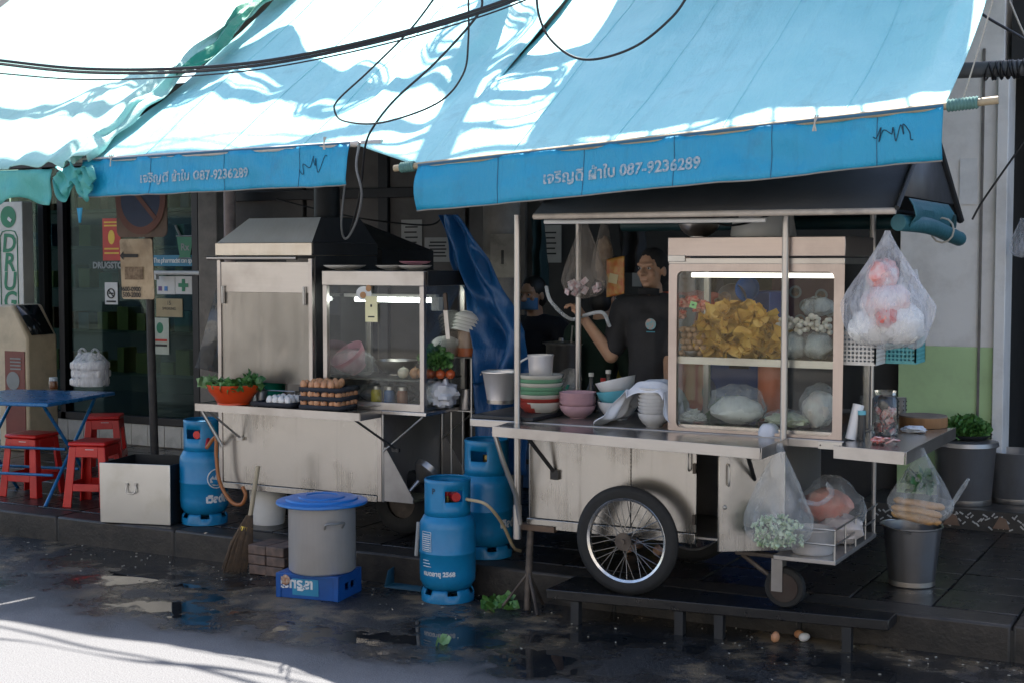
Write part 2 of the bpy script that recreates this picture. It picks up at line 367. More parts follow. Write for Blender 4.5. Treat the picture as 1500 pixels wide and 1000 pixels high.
mb = MB(); mb.span((-13, YW + 2.4, .2), (-8.2, YW + 2.5, 3.6)); mb.span((-8.25, YW + .12, .2), (-8.2, YW + 2.4, 3.6)); mb.span((-13, YW + .1, 3.3), (-8.2, YW + 2.5, 3.4)); mb.span((-13, YW + .12, .2), (-8.2, YW + 2.5, .37)); mb.build('room', M('drugstore_room', (.05, .065, .06), .7), ds)
shelf = M('shelf_board', (.2, .22, .21), .5)
for z in (.75, 1.15, 1.55, 1.95, 2.3):
    mb = MB(); mb.span((-12, YW + .5, z), (-8.3, YW + .8, z + .025)); sb = mb.build('shelf', shelf, ds)
    for k in range(14):
        x = -11.6 + k * .24 + rnd.uniform(-.05, .05); h = rnd.uniform(.1, .24); cc = rnd.choice(((.5, .5, .5), (.1, .25, .2), (.35, .1, .06), (.15, .2, .35), (.5, .42, .15)))
        mb = MB(); mb.span((x, YW + .52, z + .026), (x + rnd.uniform(.08, .18), YW + .7, z + .026 + h)); mb.build('medicine_box', M('box_%d' % int(cc[0] * 100), cc, .5), sb, bev=.003)
def sticker(x0, y0, x1, y1, name, mat, Y=YW + .046, th=.004):
    a = P(x0, y1, Y=Y); b = P(x1, y0, Y=Y); mb = MB(); mb.span((a.x, Y, a.z), (b.x, Y + th, b.z)); o = mb.build(name, mat, ds); return a, b, o
RED = M('sticker_red', (.5, .035, .02), .5); YEL = M('sticker_yellow', (.75, .5, .05), .5); GRN = M('sign_green', (.01, .19, .09), .5); WHS = M('sticker_white', (.62, .63, .62), .5); BLK = M('print_black', (.015, .015, .015), .6); BLU = M('banner_blue', (.02, .22, .36), .5)
GREYT = M('letter_grey', (.22, .24, .24), .5)
a, b, o = sticker(151, 320, 176, 382, 'red_sticker', RED)
mb = MB(); mb.lathe([(.001, 0), (.05, 0)], n=20, close=False); mb.xf(0, Matrix.Rotation(R(90), 3, 'X') @ Matrix.Diagonal((.8, 1.3, 1))); k = mb.mark()
for i in range(len(mb.v)): mb.v[i] = mb.v[i] + Vector(((a.x + b.x) / 2, YW + .044, (a.z + b.z) / 2 + .02))
mb.build('sticker_emblem', YEL, o)
mb = MB()
for k, z in enumerate((.06, .1, .31, .34)): mb.span((a.x + .02, YW + .0435, a.z + z), (b.x - .02, YW + .0445, a.z + z + .014))
mb.build('sticker_print', YEL, o)
text('DRUGSTORE', .078, flat(P(136, 393, Y=YW + .04)), 'window_lettering', GREYT, ds, bold=.004)
a, b, o = sticker(154, 414, 172, 446, 'no_smoking_sticker', WHS)
cx, cz = (a.x + b.x) / 2, (a.z + b.z) / 2
mb = MB(); mb.tube([Vector((cx + .042 * math.cos(q * R(18)), YW + .043, cz + .042 * math.sin(q * R(18)))) for q in range(21)], .006, 5); mb.box((cx, YW + .043, cz), (.08, .004, .01), ry=R(45)); mb.box((cx, YW + .0435, cz), (.055, .004, .012)); mb.span((a.x + .02, YW + .042, a.z + .02), (b.x - .02, YW + .045, a.z + .035)); mb.build('no_smoking_symbol', BLK, o)
a, b, o = sticker(223, 374, 298, 390, 'blue_banner', BLU)
text('The pharmacist can speak Eng', .062, flat((a.x + .012, YW + .043, a.z + .03)), 'banner_lettering', M('letter_pale', (.7, .75, .76), .5), o, bold=.0015, space=.82)
a, b, o = sticker(230, 405, 256, 431, 'notice_sticker', WHS); mb = MB(); mb.span((a.x + .02, YW + .042, a.z + .03), (a.x + .06, YW + .045, a.z + .07)); mb.build('print_patch', M('print_purple', (.12, .05, .2), .5), o); mb = MB(); mb.span((a.x + .09, YW + .042, a.z + .03), (a.x + .125, YW + .045, a.z + .07)); mb.build('print_patch', M('print_blue', (.05, .2, .5), .5), o)
a, b, o = sticker(257, 405, 281, 431, 'green_cross_sticker', WHS); cx, cz = (a.x + b.x) / 2, (a.z + b.z) / 2
mb = MB(); mb.span((cx - .017, YW + .042, cz - .055), (cx + .017, YW + .045, cz + .055)); mb.span((cx - .055, YW + .0405, cz - .017), (cx + .055, YW + .0415, cz + .017)); mb.build('green_cross', GRN, o)
a, b, o = sticker(229, 438, 267, 464, 'yellow_notice', M('paper_tan', (.42, .34, .2), .7))
for q, (s, sz) in enumerate((('15', .05), ('SMOKING', .035))): text(s, sz, flat(((a.x + b.x) / 2, YW + .043, b.z - .055 - q * .045)), 'notice_print', BLK, o, align='CENTER')
a, b, o = sticker(222, 466, 247, 518, 'leaf_notice', M('paper_pale', (.5, .55, .47), .6)); mb = MB(); mb.sphere(((a.x + b.x) / 2, YW + .046, b.z - .09), (.04, .003, .05), 12, 8); mb.build('notice_emblem', GRN, o)
for q in range(2): mb = MB(); mb.span((a.x + .02, YW + .042, a.z + .07 + q * .045), (b.x - .02, YW + .045, a.z + .09 + q * .045)); mb.build('notice_print', RED if q else BLK, o)
# mortar emblem
pm = P(271, 357, Y=YW + .042); mb = MB(); mb.prism([(-.09, .06), (-.075, -.04), (-.06, -.1), (-.07, -.13), (.07, -.13), (.06, -.1), (.075, -.04), (.09, .06)], (1, 0, 0), (0, 0, 1), pm, .003); mo = mb.build('mortar_emblem', GRN, ds)
mb = MB(); mb.tube([pm + Vector(q) for q in ((-.095, -.004, .065), (.095, -.004, .065))], .007, 5); mb.tube([pm + Vector(q) for q in ((-.05, -.004, .07), (-.09, -.004, .14), (-.1, -.004, .16))], .012, 6); mb.tube([pm + Vector(q) for q in ((-.075, -.004, -.13), (.075, -.004, -.13))], .006, 5); mb.build('mortar_outline', GREYT, mo)
text('Rx', .085, flat(pm + Vector((-.045, -.005, -.06))), 'mortar_letters', GREYT, mo, bold=.002)
mb = MB(); a = P(228, 400, Y=YW - .02); b = P(298, 394, Y=YW - .02); mb.cyl((a.x, a.y, a.z), (b.x, b.y, a.z), .02, n=10); mb.span((b.x - .01, a.y - .01, a.z - .16), (b.x + .012, a.y + .03, a.z + .03)); mb.span((a.x - .01, a.y - .01, a.z - .06), (a.x + .012, a.y + .03, a.z + .02)); mb.build('tube_rail', WHS, ds)
# DRUGS light box
dx = P(21, 630, Y=9.45); sg = thing('drugs_sign', 'tall white sign with green letters spelling DRUGS downwards', 'sign', (dx.x, 9.45, ZS))
top = P(21, 296, Y=9.45).z; mb = MB(); mb.span((dx.x - .19, 9.45, ZS), (dx.x + .155, 9.58, top)); mb.build('box', M('sign_face', (.55, .56, .52), .4, scale=4, dirt=.2), sg, bev=.006)
mb = MB(); rr = .11; zt = P(20, 338, Y=9.45).z; pts = [Vector((dx.x - .02 + q[0], 9.447, zt + q[1])) for q in ((-.11, -2), (-.11, -.06), (-.08, -.01), (-.03, 0), (.03, 0), (.08, -.01), (.11, -.06), (.11, -2))]; mb.tube(pts, .005, 5); mb.build('green_outline', GRN, sg)
for k, ch in enumerate('DRUGS'): text(ch, .235, flat((dx.x - .02, 9.446, P(20, 369 + 28 * k, Y=9.45).z), (1, 0, 0), (.12, 0, 1)), 'letter', GRN, sg, bold=.006, align='CENTER')
mb = MB(); mb.lathe([(.001, 0), (.1, 0)], n=24, close=False); mb.xf(0, Matrix.Rotation(R(90), 3, 'X'))
for i in range(len(mb.v)): mb.v[i] += Vector((dx.x - .02, 9.446, P(20, 318, Y=9.45).z))
gl = mb.build('green_disc', GRN, sg); mb = MB(); mb.box((dx.x + .0, 9.443, P(20, 322, Y=9.45).z), (.05, .003, .03), ry=.6); mb.build('leaf_mark', WHS, gl)
# concrete pillar and pink post beside the drugstore, and a numbered power pole
pp = P(322, 560, Y=9.3); single(MB().span((pp.x - .13, 9.2, ZS), (pp.x + .07, 9.45, 3.9)), 'pillar', CONC, 'rough concrete pillar between drugstore glass and frying cart', 'pillar', (pp.x, 9.3, ZS), bev=.01)
pp = P(339, 560, Y=8.9); mb = MB(); mb.cyl((pp.x, 8.9, ZS), (pp.x, 8.9, 3.6), .045, n=14); single(mb, 'post', M('pink_post', (.5, .4, .38), .7, scale=5, dirt=.6), 'slim pinkish post rising behind the frying hood', 'post', (pp.x, 8.9, ZS))
pp = P(735, 560, Y=8.2); ep = thing('power_pole', 'grey concrete power pole with a faded number plate', 'pole', (pp.x, 8.2, ZS))
mb = MB(); mb.cyl((pp.x, 8.2, ZS), (pp.x, 8.2, 8), .13, .1, n=20); mb.build('shaft', CONC, ep)
a = P(737, 375, Y=8.06); mb = MB(); mb.box(a, (.18, .012, .28)); npl = mb.build('number_plate', M('faded_plate', (.3, .28, .25), .8, scale=12, dirt=.7), ep); text('1', .12, flat(a + Vector((-.03, -.009, -.05))), 'digit', BLK, npl, bold=.004)
# ---------------------------------------------------------------- street opposite (lights and reflects in the steel)
ob = thing('opposite_shophouse', 'sunlit cream shop house across the street', 'building', (-4, -8, 0))
mb = MB(); mb.span((-30, -10, 0), (20, -8, 8.5)); mb.build('wall', CREAM, ob)
for k in range(12):
    x = -28 + k * 4; mb = MB(); mb.span((x, -8.0, 4.2), (x + 1.8, -7.95, 6.4)); mb.build('window', M('dark_pane', (.03, .04, .045), .1), ob, bev=.01)
    mb = MB(); mb.span((x - .5, -8.0, .2), (x + 2.6, -7.94, 2.9)); mb.build('shutter', M('shut%d' % (k % 3), ((.3, .3, .32), (.12, .2, .3), (.35, .3, .22))[k % 3], .6), ob, bev=.01)
mb = MB(); mb.span((-30, -8, 0), (20, -6.2, .16)); mb.build('pavement_edge', CONC, ob)
# ================================================================ AWNINGS AND CABLES
def cloth_mat(name, c1, c2, rough=.55):
    m, t, b = new_mat(name); v = coords(t)
    n = noise_n(t, v, 1.6, 5, .6); st = noise_n(t, coords(t, (9, .6, .6)), 1.5, 4, .6); f = noise_n(t, v, 260, 2); wr = noise_n(t, coords(t, (5, 1.6, 1.6)), 2.2, 6, .65); gr = noise_n(t, v, 3.5, 7, .72)
    c = mixc(t, ramp(t, n, .3, .7), c4(c1), c4(c2)); c = mixc(t, mathn(t, 'MULTIPLY', ramp(t, st, .55, .75), .3), c, c4(tuple(x * .6 for x in c1)))
    c = mixc(t, mathn(t, 'MULTIPLY', ramp(t, gr, .56, .74), .35), c, c4((c1[0] * .45 + .03, c1[1] * .45 + .025, c1[2] * .45 + .02)))
    t.links.new(c, b.inputs['Base Color']); b.inputs['Roughness'].default_value = rough
    bump(t, b, mathn(t, 'ADD', mathn(t, 'ADD', mathn(t, 'MULTIPLY', n, 1.0), mathn(t, 'MULTIPLY', wr, 1.2)), mathn(t, 'MULTIPLY', f, .06)), .5, .03)
    b.inputs['Transmission Weight'].default_value = 0
    return m
TARP = cloth_mat('faded_blue_tarp', (.25, .6, .63), (.34, .68, .69)); VALB = cloth_mat('blue_valance', (.006, .25, .44), (.01, .3, .49), .45)
GTARP = cloth_mat('green_tarp', (.36, .62, .55), (.3, .55, .5)); GVAL = cloth_mat('green_valance', (.05, .3, .28), (.08, .36, .33)); GDARK = cloth_mat('dark_green_cloth', (.005, .2, .13), (.01, .26, .17))
SLOPE = Vector((0, 3.4, 2.38)); SN = Vector((0, -.57, .82))
HEM = M('hem_dark', (.03, .12, .2), .6); BAMBOO = M('bamboo', (.42, .34, .22), .6, scale=10, dirt=.4); CORD = M('green_cord', (.1, .22, .2), .7, stretch=(1, 1, 1), scale=50); CABLE = M('black_cable', (.012, .012, .013), .5); GREYC = M('grey_cable', (.2, .21, .22), .45); STRING = M('string', (.45, .42, .36), .8)
R0, R1 = Vector((-3.83, 6.2, 2.325)), Vector((-1.23, 6.2, 2.495))
L0, L1 = Vector((-6.42, 6.5, 2.45)), Vector((-4.45, 6.5, 2.48))
def wrinkle(x, y, seed): return .022 * nz((x * 2.2 + .9 * y, y * .7, seed)) + .012 * nz((x * 5 - 2.1 * y, y * 1.6, seed + 3)) + .007 * abs(nz((x * 9 + 3 * y, y * 3, seed + 7)))
def fold(x, amp, seed):    # soft creases running up the slope
    return amp * (nz((x * 1.7 + seed, .3, 0)) + .5 * nz((x * 4.1 + seed, 1.3, 0)))
def awn_r(u, v):
    p = R0.lerp(R1, u) + SLOPE * v
    h = -.09 * math.sin(math.pi * min(v * 1.05, 1)) + fold(p.x, .035, 4) * min(v * 5, 1) + .02 * nz((p.x * 1.1, p.y * 1.1, 2)) + wrinkle(p.x, p.y, 2) * min(v * 8 + .15, 1)
    for cx, a, wd in ((-2.03, .03, .07), (-1.36, .05, .06), (-3.0, .02, .1)): h += a * math.exp(-((p.x - cx + .03 * v) / wd) ** 2) * min(v * 6, 1)
    return p + SN * h
def val(a, b, L, u, t, seed, corner=.03):
    p = a.lerp(b, u); y = -.012 - .018 * t + .016 * t * math.sin(u * 7 + seed) + .02 * nz((u * 9, t * 1.5, seed)) + .012 * nz((u * 23, t * 2.5, seed)); y -= corner * math.exp(-u * 14) * math.sin(t * 3) ; y -= corner * .8 * math.exp(-(1 - u) * 16) * math.sin(t * 3)
    return p + Vector((0, y, -L * t + (.004 * nz((u * 20, seed, 0)) + .012 * nz((u * 5, seed, 3))) * t))
THAI = 'เจริญดี ผ้าใบ 087-9236289'
def valance(a, b, L, seed, root, x0, size):
    mb = MB(); mb.grid(lambda u, t: val(a, b, L, u, t, seed), 90, 8); vo = mb.build('valance', VALB, root, solid=.003)
    W = (b - a).length
    def tf(x, y):
        u = (x0 + x) / W; t = .68 - y / L
        return val(a, b, L, u, t, seed) + Vector((0, -.006, 0))
    mw = M('stencil_white', (.4, .43, .45), .7, col2=(.14, .3, .4), scale=70, lo=.42, hi=.6); xx = 0.0
    for wd in THAI.split(' '): text(wd, size, lambda x, y: tf(x + xx, y), 'lettering', mw, vo, bold=.002); xx += LASTW + size * .32
    mb = MB(); mb.tube([val(a, b, L, i / 40, 1, seed) + Vector((0, -.002, 0)) for i in range(41)], .0035, 5); mb.build('bottom_hem', M('hem_grey', (.25, .24, .22), .8), vo)
    n = int(W / .52)
    for k in range(1, n + 1):
        mb = MB(); u = k / (n + .6); mb.tube([val(a, b, L, u, q / 6, seed) + Vector((0, -.003, 0)) for q in range(7)], .0018, 4)
        mb.build('seam', HEM, vo)
    return vo
def scribble(vo, a, b, L, seed, u0, u1, t0, t1, n, sd):
    rg_ = random.Random(sd); pts = [(u0 + (u1 - u0) * (i / n + rg_.uniform(-.09, .09)), t0 + (t1 - t0) * rg_.random()) for i in range(n)]
    mb = MB(); mb.tube(smooth_path([val(a, b, L, u, t, seed) + Vector((0, -.005, 0)) for u, t in pts], 6), .0022, 4); mb.build('graffiti', M('spray_dark', (.01, .06, .1), .7), vo)
ar = thing('blue_awning', 'long faded blue tarpaulin awning over the noodle cart with a white stencilled valance', 'awning', (-2.5, 6.2, 2.3))
mb = MB(); mb.grid(awn_r, 170, 90); cr0 = mb.build('canopy', TARP, ar, solid=.004)
for u in (.2, .41, .62, .83): mb = MB(); mb.tube([awn_r(u, k / 60) + SN * .003 for k in range(61)], .0035, 5); mb.build('canopy_seam', TARP, cr0)
vr_ = valance(R0, R1, .232, 1.3, ar, .72, .076); scribble(vr_, R0, R1, .232, 1.3, .89, .955, .25, .6, 16, 3)
mb = MB(); mb.tube([R0.lerp(R1, i / 30) + Vector((0, -.006, 0)) for i in range(31)], .012, 8); mb.build('front_hem', HEM, ar)
d = (R1 - R0).normalized(); mb = MB(); mb.cyl(R0 - d * .15, R1 + d * .22, .017, n=12); mb.build('front_pole', BAMBOO, ar)
mb = MB()
for q in range(9): mb.tube([R1 + d * (.02 + .014 * q) + Vector((0, .021 * math.cos(k * R(30)), .021 * math.sin(k * R(30)))) for k in range(13)], .0075, 5)
mb.build('cord_wrap', CORD, ar); mb = MB()
for q in range(6): mb.tube([R0 - d * (.035 + .014 * q) + Vector((0, .021 * math.cos(k * R(30)), .021 * math.sin(k * R(30)))) for k in range(13)], .0075, 5)
mb.build('cord_wrap', CORD, ar)
al = thing('blue_awning', 'shorter faded blue tarpaulin awning over the frying cart with a white stencilled valance', 'awning', (-5.4, 6.5, 2.3))
GE = [L0, L1, Vector((-4.40, 6.48, 2.475)), Vector((-3.81, 6.2, 2.318))]
def edge_l(u):
    x = L0.x + (GE[3].x - L0.x) * u
    for i in range(3):
        if x <= GE[i + 1].x + 1e-6: return GE[i].lerp(GE[i + 1], (x - GE[i].x) / (GE[i + 1].x - GE[i].x))
    return GE[3]
def awn_l(u, v):
    e = edge_l(u); top = Vector((e.x, 9.6, 4.68)); p = e.lerp(top, v); k = min(v * 5, 1)
    h = -.08 * math.sin(math.pi * v) * (1 if e.x < -4.6 else .4) + fold(p.x * 1.5, .05, 9) * k + .02 * nz((p.x, p.y, 5)) + wrinkle(p.x, p.y, 5) * min(v * 8 + .15, 1)
    h -= .10 * math.exp(-((p.x + 4.15 - .15 * v) / .16) ** 2) * k * (1 - v)                 # the valley where the two tarps meet
    return p + SN * h
mb = MB(); mb.grid(awn_l, 170, 90); cl0 = mb.build('canopy', TARP, al, solid=.004)
for u in (.18, .4, .62): mb = MB(); mb.tube([awn_l(u, k / 60) + SN * .003 for k in range(61)], .0035, 5); mb.build('canopy_seam', TARP, cl0)
vl_ = valance(L0, L1, .225, 4.1, al, .47, .076); scribble(vl_, L0, L1, .225, 4.1, .83, .93, .2, .7, 12, 5)
mb = MB(); mb.tube([L0.lerp(L1, i / 30) + Vector((0, -.006, 0)) for i in range(31)], .012, 8); mb.build('front_hem', HEM, al)
mb = MB(); mb.cyl(L0 + Vector((-.1, 0, 0)), L1 + Vector((.2, 0, 0)), .017, n=12); mb.build('front_pole', M('pale_pole', (.55, .5, .45), .6, dirt=.4), al)
for root, pts in ((ar, (P(1195, 183, Y=6.17),)), (al, (P(166, 237, Y=6.47), P(478, 212, Y=6.47)))):
    mb = MB()
    for p in pts:
        for k in range(4): mb.tube([p + Vector((rnd.uniform(-.012, .012), -.02, -.03)), p + Vector((0, -.022, .005)), p + Vector((rnd.uniform(-.02, .02), -.01, .04))], .003, 5)
    mb.build('tie_string', STRING, root)
# green awning at the far left, with a crumpled edge lying over the blue one
ag = thing('green_awning', 'pale green tarpaulin awning with a ragged hanging edge beside the drugstore sign', 'awning', (-8, 6.5, 2.3))
G1 = P(112, 252, Y=6.46); G0 = G1 + Vector((-3.2, 0, .02))
def awn_g(u, v):
    p = G0.lerp(G1, u) + SLOPE * v; h = fold(p.x * 1.3, .05, 21) * min(v * 4 + .2, 1) - .08 * math.sin(math.pi * v)
    s = (G1.x - p.x)
    if s < .55: h += .035 * math.sin(s * 34 + 3 * nz((p.y * 2, s * 3, 0))) * (1 - s / .55) + .02
    return p + SN * (h + .03)
mb = MB(); mb.grid(awn_g, 120, 40); mb.build('canopy', GTARP, ag, solid=.004)
def gval(u, t):
    p = G0.lerp(G1 + Vector((-.18, 0, 0)), u); L = .2 + .05 * nz((u * 16, 0, 3)) + .03 * math.sin(u * 40)
    return p + Vector((0, -.02 + .03 * t * math.sin(u * 55) + .02 * nz((u * 30, t * 2, 1)), -L * t + .02))
mb = MB(); mb.grid(gval, 120, 8); mb.build('valance', GVAL, ag, solid=.003)
def gstrip(u, v):     # crumpled dark green roll along the right-hand edge
    q = G1 + Vector((.02 + .12 * u, -.02, .02)) + SLOPE * (v * .8); cr = nz((u * 3, v * 14, 7))
    return q + SN * (.06 * math.sin(u * 3.0) + .05 * cr + .03) + Vector((.09 * nz((v * 9, u * 2, 2)), 0, 0))
mb = MB(); mb.grid(gstrip, 10, 70); mb.build('crumpled_edge', GTARP, ag, solid=.003)
def gstrip2(u, v):
    q = G1 + Vector((.10 + .11 * u + .05 * math.sin(v * 17), -.02, .03)) + SLOPE * (.25 + v * .75)
    return q + SN * (.05 * math.sin(u * 3.0) + .05 * nz((u * 4, v * 11, 3)) + .05)
mb = MB(); mb.grid(gstrip2, 8, 60); mb.build('dark_flap', GDARK, ag, solid=.003)
def gcorner(u, v):
    q = G1 + Vector((-.12 + .3 * u, -.03, .03)); return q + Vector((.03 * math.sin(v * 5), -.02 + .05 * nz((u * 5, v * 5, 9)), -.22 * v * (.35 + .65 * abs(math.sin(u * 5.2))) + .05 * nz((u * 4, v * 2, 4))))
mb = MB(); mb.grid(gcorner, 24, 8); mb.build('ragged_corner', GVAL, ag, solid=.003)
mb = MB(); p = P(117, 305, Y=6.42); mb.grid(lambda u, v: p + Vector(((u - .5) * .05 * (1 - .6 * v), .01 * math.sin(u * 6), -.09 * v)), 6, 8); mb.build('blue_rag', VALB, ag, solid=.003)
# ---------------------------------------------------------------- cables
def cable(pts, Y, r, label, mat=CABLE, group=None, n=7):
    w_ = [P(x, y, Y=(Y if not isinstance(Y, (list, tuple)) else Y[i])) for i, (x, y) in enumerate(pts)]
    mb = MB(); mb.tube(smooth_path(w_, 8), r, n); return single(mb, 'cable', mat, label, 'cable', w_[len(w_) // 2], group)
main = [(-60, 82), (0, 89), (120, 101), (260, 101), (400, 88), (560, 55), (700, 15), (800, -22)]
cable(main, 5.7, .0085, 'thickest black overhead cable sagging across the awnings')
for k, (dy, r) in enumerate(((6, .005), (11, .004), (4, .0045))):
    cable([(x, y + dy + (8 if k == 1 and x < 300 else 0) * (1 - x / 300)) for x, y in main], 5.72 + .03 * k, r, 'thin black overhead cable running alongside the thick cable', CABLE, 'thin cables of the overhead bundle')
cable([(642, -10), (600, 45), (540, 105), (497, 145), (490, 162), (505, 178), (560, 180), (640, 152), (678, 110), (686, 60), (686, -10)], 6.0, .005, 'black cable hanging in a wide loop in front of the blue tarpaulin')
cable([(706, -10), (700, 22), (640, 90), (580, 145), (548, 185), (535, 215), (530, 265), (524, 300), (512, 345)], [6.0, 6.0, 6.0, 6.05, 6.2, 6.3, 6.5, 6.8, 7.1], .006, 'cable slanting down the awnings and dropping through the gap between them')
cable([(527, 208), (522, 245), (530, 285), (522, 325), (507, 350), (500, 330), (505, 270)], [6.35, 6.4, 6.5, 6.8, 7.1, 7.2, 7.2], .007, 'grey cable looped down through the gap between the awnings', GREYC)
cable([(785, -12), (790, 25), (806, 58), (840, 84), (880, 86), (935, 66), (985, 25), (1010, -10)], 5.98, .006, 'black cable hanging in a shallow loop over the long awning')
cable([(1405, -10), (1440, 22), (1500, 58), (1540, 90)], 7.2, .007, 'black cable crossing beside the awning end near the doorway')
cable([(1458, -12), (1434, 70), (1410, 147)], 6.3, .0035, 'pale string holding up the awning pole end', STRING)
cable([(1474, -10), (1500, 50), (1530, 100)], 7.5, .005, 'pale cord slanting down at the doorway', STRING)
cable([(1424, 322), (1436, 300), (1462, 262), (1520, 180)], 8.2, .006, 'black tie cord from the cart roof to the door frame')
cable([(405, 292), (470, 308), (540, 322), (625, 330), (650, 318)], 8.6, .006, 'black cable strung behind the frying cart along the grey shutters')
pa = P(1400, 108, Y=8.4); pb = P(1540, 98, Y=8.4); pr_ = thing('pipe', 'grey horizontal pipe wrapped with black wire above the doorway', 'pipe', pa)
mb = MB(); mb.cyl(pa - Vector((.3, 0, -.02)), pb, .045, n=16); mb.build('tube', M('grey_pipe', (.16, .17, .18), .5, scale=8, dirt=.4), pr_)
mb = MB()
for q in range(14):
    c = pa.lerp(pb, .35 + q * .035 + rnd.uniform(-.01, .01)); tl_ = rnd.uniform(-.02, .02); mb.tube([c + Vector((tl_ * math.sin(k * R(30)), .05 * math.cos(k * R(30)), .05 * math.sin(k * R(30)))) for k in range(13)], .006, 5)
mb.build('wire_wrap', CABLE, pr_)
# ================================================================ CARTS
PANEL = steel('cart_panel_steel', (.42, .395, .36), .22, (40, 40, 1.5), .5, 2.2, (.22, .185, .15), streak=.3)
STEEL = steel('brushed_steel', (.46, .43, .4), .29, (2, 60, 60), .4, 2)
STEELV = steel('brushed_steel_upright', (.45, .415, .385), .3, (60, 60, 2), .4, 2)
TOPST = steel('wet_steel_top', (.52, .50, .48), .2, (3, 40, 40), .35, 2, (.12, .1, .09))
DSTEEL = steel('dull_steel', (.38, .365, .355), .36, (20, 20, 4), .4, 2, (.06, .05, .045), metal=.75)
ROUGHM = M('rusty_frame', (.13, .105, .085), .6, metal=.5, col2=(.05, .04, .035), scale=12, bmp=.4, dirt=.6, dirtcol=(.03, .02, .015))
BLACKM = M('black_sheet', (.013, .014, .016), .55, col2=(.022, .024, .027), scale=4, bmp=.2, dirt=.3, dirtcol=(.03, .025, .02))
RUBBER = M('rubber', (.012, .012, .012), .75, scale=20, bmp=.3)
CASEG = glass('case_glass', (.95, .97, .96), .02, fres=.5)
def frosted():
    m, t, b = new_mat('steamed_acrylic'); out = t.nodes['Material Output']
    b.inputs['Base Color'].default_value = (.4, .375, .34, 1); b.inputs['Metallic'].default_value = .85; b.inputs['Roughness'].default_value = .3
    v = coords(t, (14, 14, .7)); n = noise_n(t, v, 1.3, 5, .6); v2 = coords(t); n2 = noise_n(t, v2, 2.2, 4)
    tr = N(t, 'ShaderNodeBsdfRefraction'); tr.inputs['Roughness'].default_value = .28; tr.inputs['IOR'].default_value = 1.05; tr.inputs[0].default_value = (.8, .8, .76, 1)
    mx = N(t, 'ShaderNodeMixShader'); f = mathn(t, 'ADD', mathn(t, 'MULTIPLY', ramp(t, n, .4, .7), .12), mathn(t, 'MULTIPLY', n2, 1.0))
    t.links.new(f, mx.inputs[0]); t.links.new(tr.outputs[0], mx.inputs[1]); t.links.new(b.outputs[0], mx.inputs[2]); t.links.new(mx.outputs[0], out.inputs[0]); return m
FROST = frosted()
RIVET = M('rivet', (.5, .48, .45), .35, metal=.9)
def hinge(p, parent, h=.09):
    mb = MB(); mb.box(p, (.022, .012, h)); mb.cyl(p + Vector((0, -.008, -h / 2)), p + Vector((0, -.008, h / 2)), .006, n=8); return mb.build('hinge', RIVET, parent, bev=.001)
def spoke_wheel(root, c, r, tyre_w=.05, name='wheel'):
    c = Vector(c)
    def ring(prof, n=64):
        mb = MB(); k = len(prof); vs = []
        for i in range(n):
            t = 2 * math.pi * i / n
            for (rr, yy) in prof: vs.append(c + Vector((rr * math.cos(t), yy, rr * math.sin(t))))
        mb.add(vs, [(i * k + j, i * k + (j + 1) % k, ((i + 1) % n) * k + (j + 1) % k, ((i + 1) % n) * k + j) for i in range(n) for j in range(k)]); return mb
    tw = tyre_w / 2
    wh = ring([(r - .062, -tw * .7), (r - .03, -tw), (r - .012, -tw * .8), (r, -tw * .3), (r, tw * .3), (r - .012, tw * .8), (r - .03, tw), (r - .062, tw * .7)]).build(name, RUBBER, root)
    ring([(r - .074, -tw * .5), (r - .062, -tw * .74), (r - .057, -tw * .6), (r - .066, 0), (r - .057, tw * .6), (r - .062, tw * .74), (r - .074, tw * .5)]).build('rim', M('chrome_rim', (.72, .7, .68), .22, metal=.95, scale=20, dirt=.35), wh)
    mb = MB(); mb.cyl(c + Vector((0, -.045, 0)), c + Vector((0, .045, 0)), .03, n=18); mb.cyl(c + Vector((0, -.06, 0)), c + Vector((0, .06, 0)), .013, n=12); mb.cyl(c + Vector((0, -.05, 0)), c + Vector((0, -.042, 0)), .045, n=20); mb.build('hub', ROUGHM, wh)
    src = None
    for i in range(32):
        t = 2 * math.pi * i / 32; s = (-1) ** i; off = .55 * (1 if (i // 2) % 2 else -1)
        mb = MB(); a = c + Vector((.038 * math.cos(t + off), .03 * s, .038 * math.sin(t + off))); b = c + Vector(((r - .075) * math.cos(t), 0, (r - .075) * math.sin(t)))
        mb.cyl(a, b, .0021, n=5); mb.build('spoke', M('spoke_wire', (.25, .24, .23), .4, metal=.9), wh)
    return wh
# ---------------------------------------------------------------- frying cart (left)
lc = thing('food_cart', 'frying cart with steamed acrylic screen, hood and small glass case', 'cart', (-5.2, 7.35, ZS), 'street food carts')
LX0, LX1, LX2, LY, LYB = P(322, 710, Y=7.02).x, P(560, 730, Y=7.02).x, P(624, 606, Y=7.0).x, 7.02, 7.72
mb = MB(); mb.span((LX0 + .03, LY, .455), (LX1 - .03, LY + .012, .94)); mb.build('front_panel', PANEL, lc, bev=.002)
mb = MB(); mb.span((LX0, LY - .006, .42), (LX0 + .03, LY + .03, .94)); mb.build('corner_post', STEELV, lc, bev=.002)
mb = MB(); mb.span((LX1 - .03, LY - .006, .42), (LX1, LY + .03, .94)); mb.build('corner_post', STEELV, lc, bev=.002)
mb = MB(); mb.span((LX0 + .032, LY - .01, .415), (LX1 - .032, LY + .03, .453)); mb.build('bottom_rail', PANEL, lc, bev=.003)
mb = MB(); mb.span((LX0, LY + .032, .43), (LX0 + .01, LYB, .94)); mb.span((LX1 - .012, LY + .032, .43), (LX1 - .002, LYB, .94)); mb.span((LX0, LYB, .43), (LX1, LYB + .01, .94)); mb.build('side_panels', DSTEEL, lc)
mb = MB(); mb.span((LX0 + .012, LY + .032, .42), (LX1 - .013, LYB - .002, .43)); mb.build('floor_panel', DSTEEL, lc)
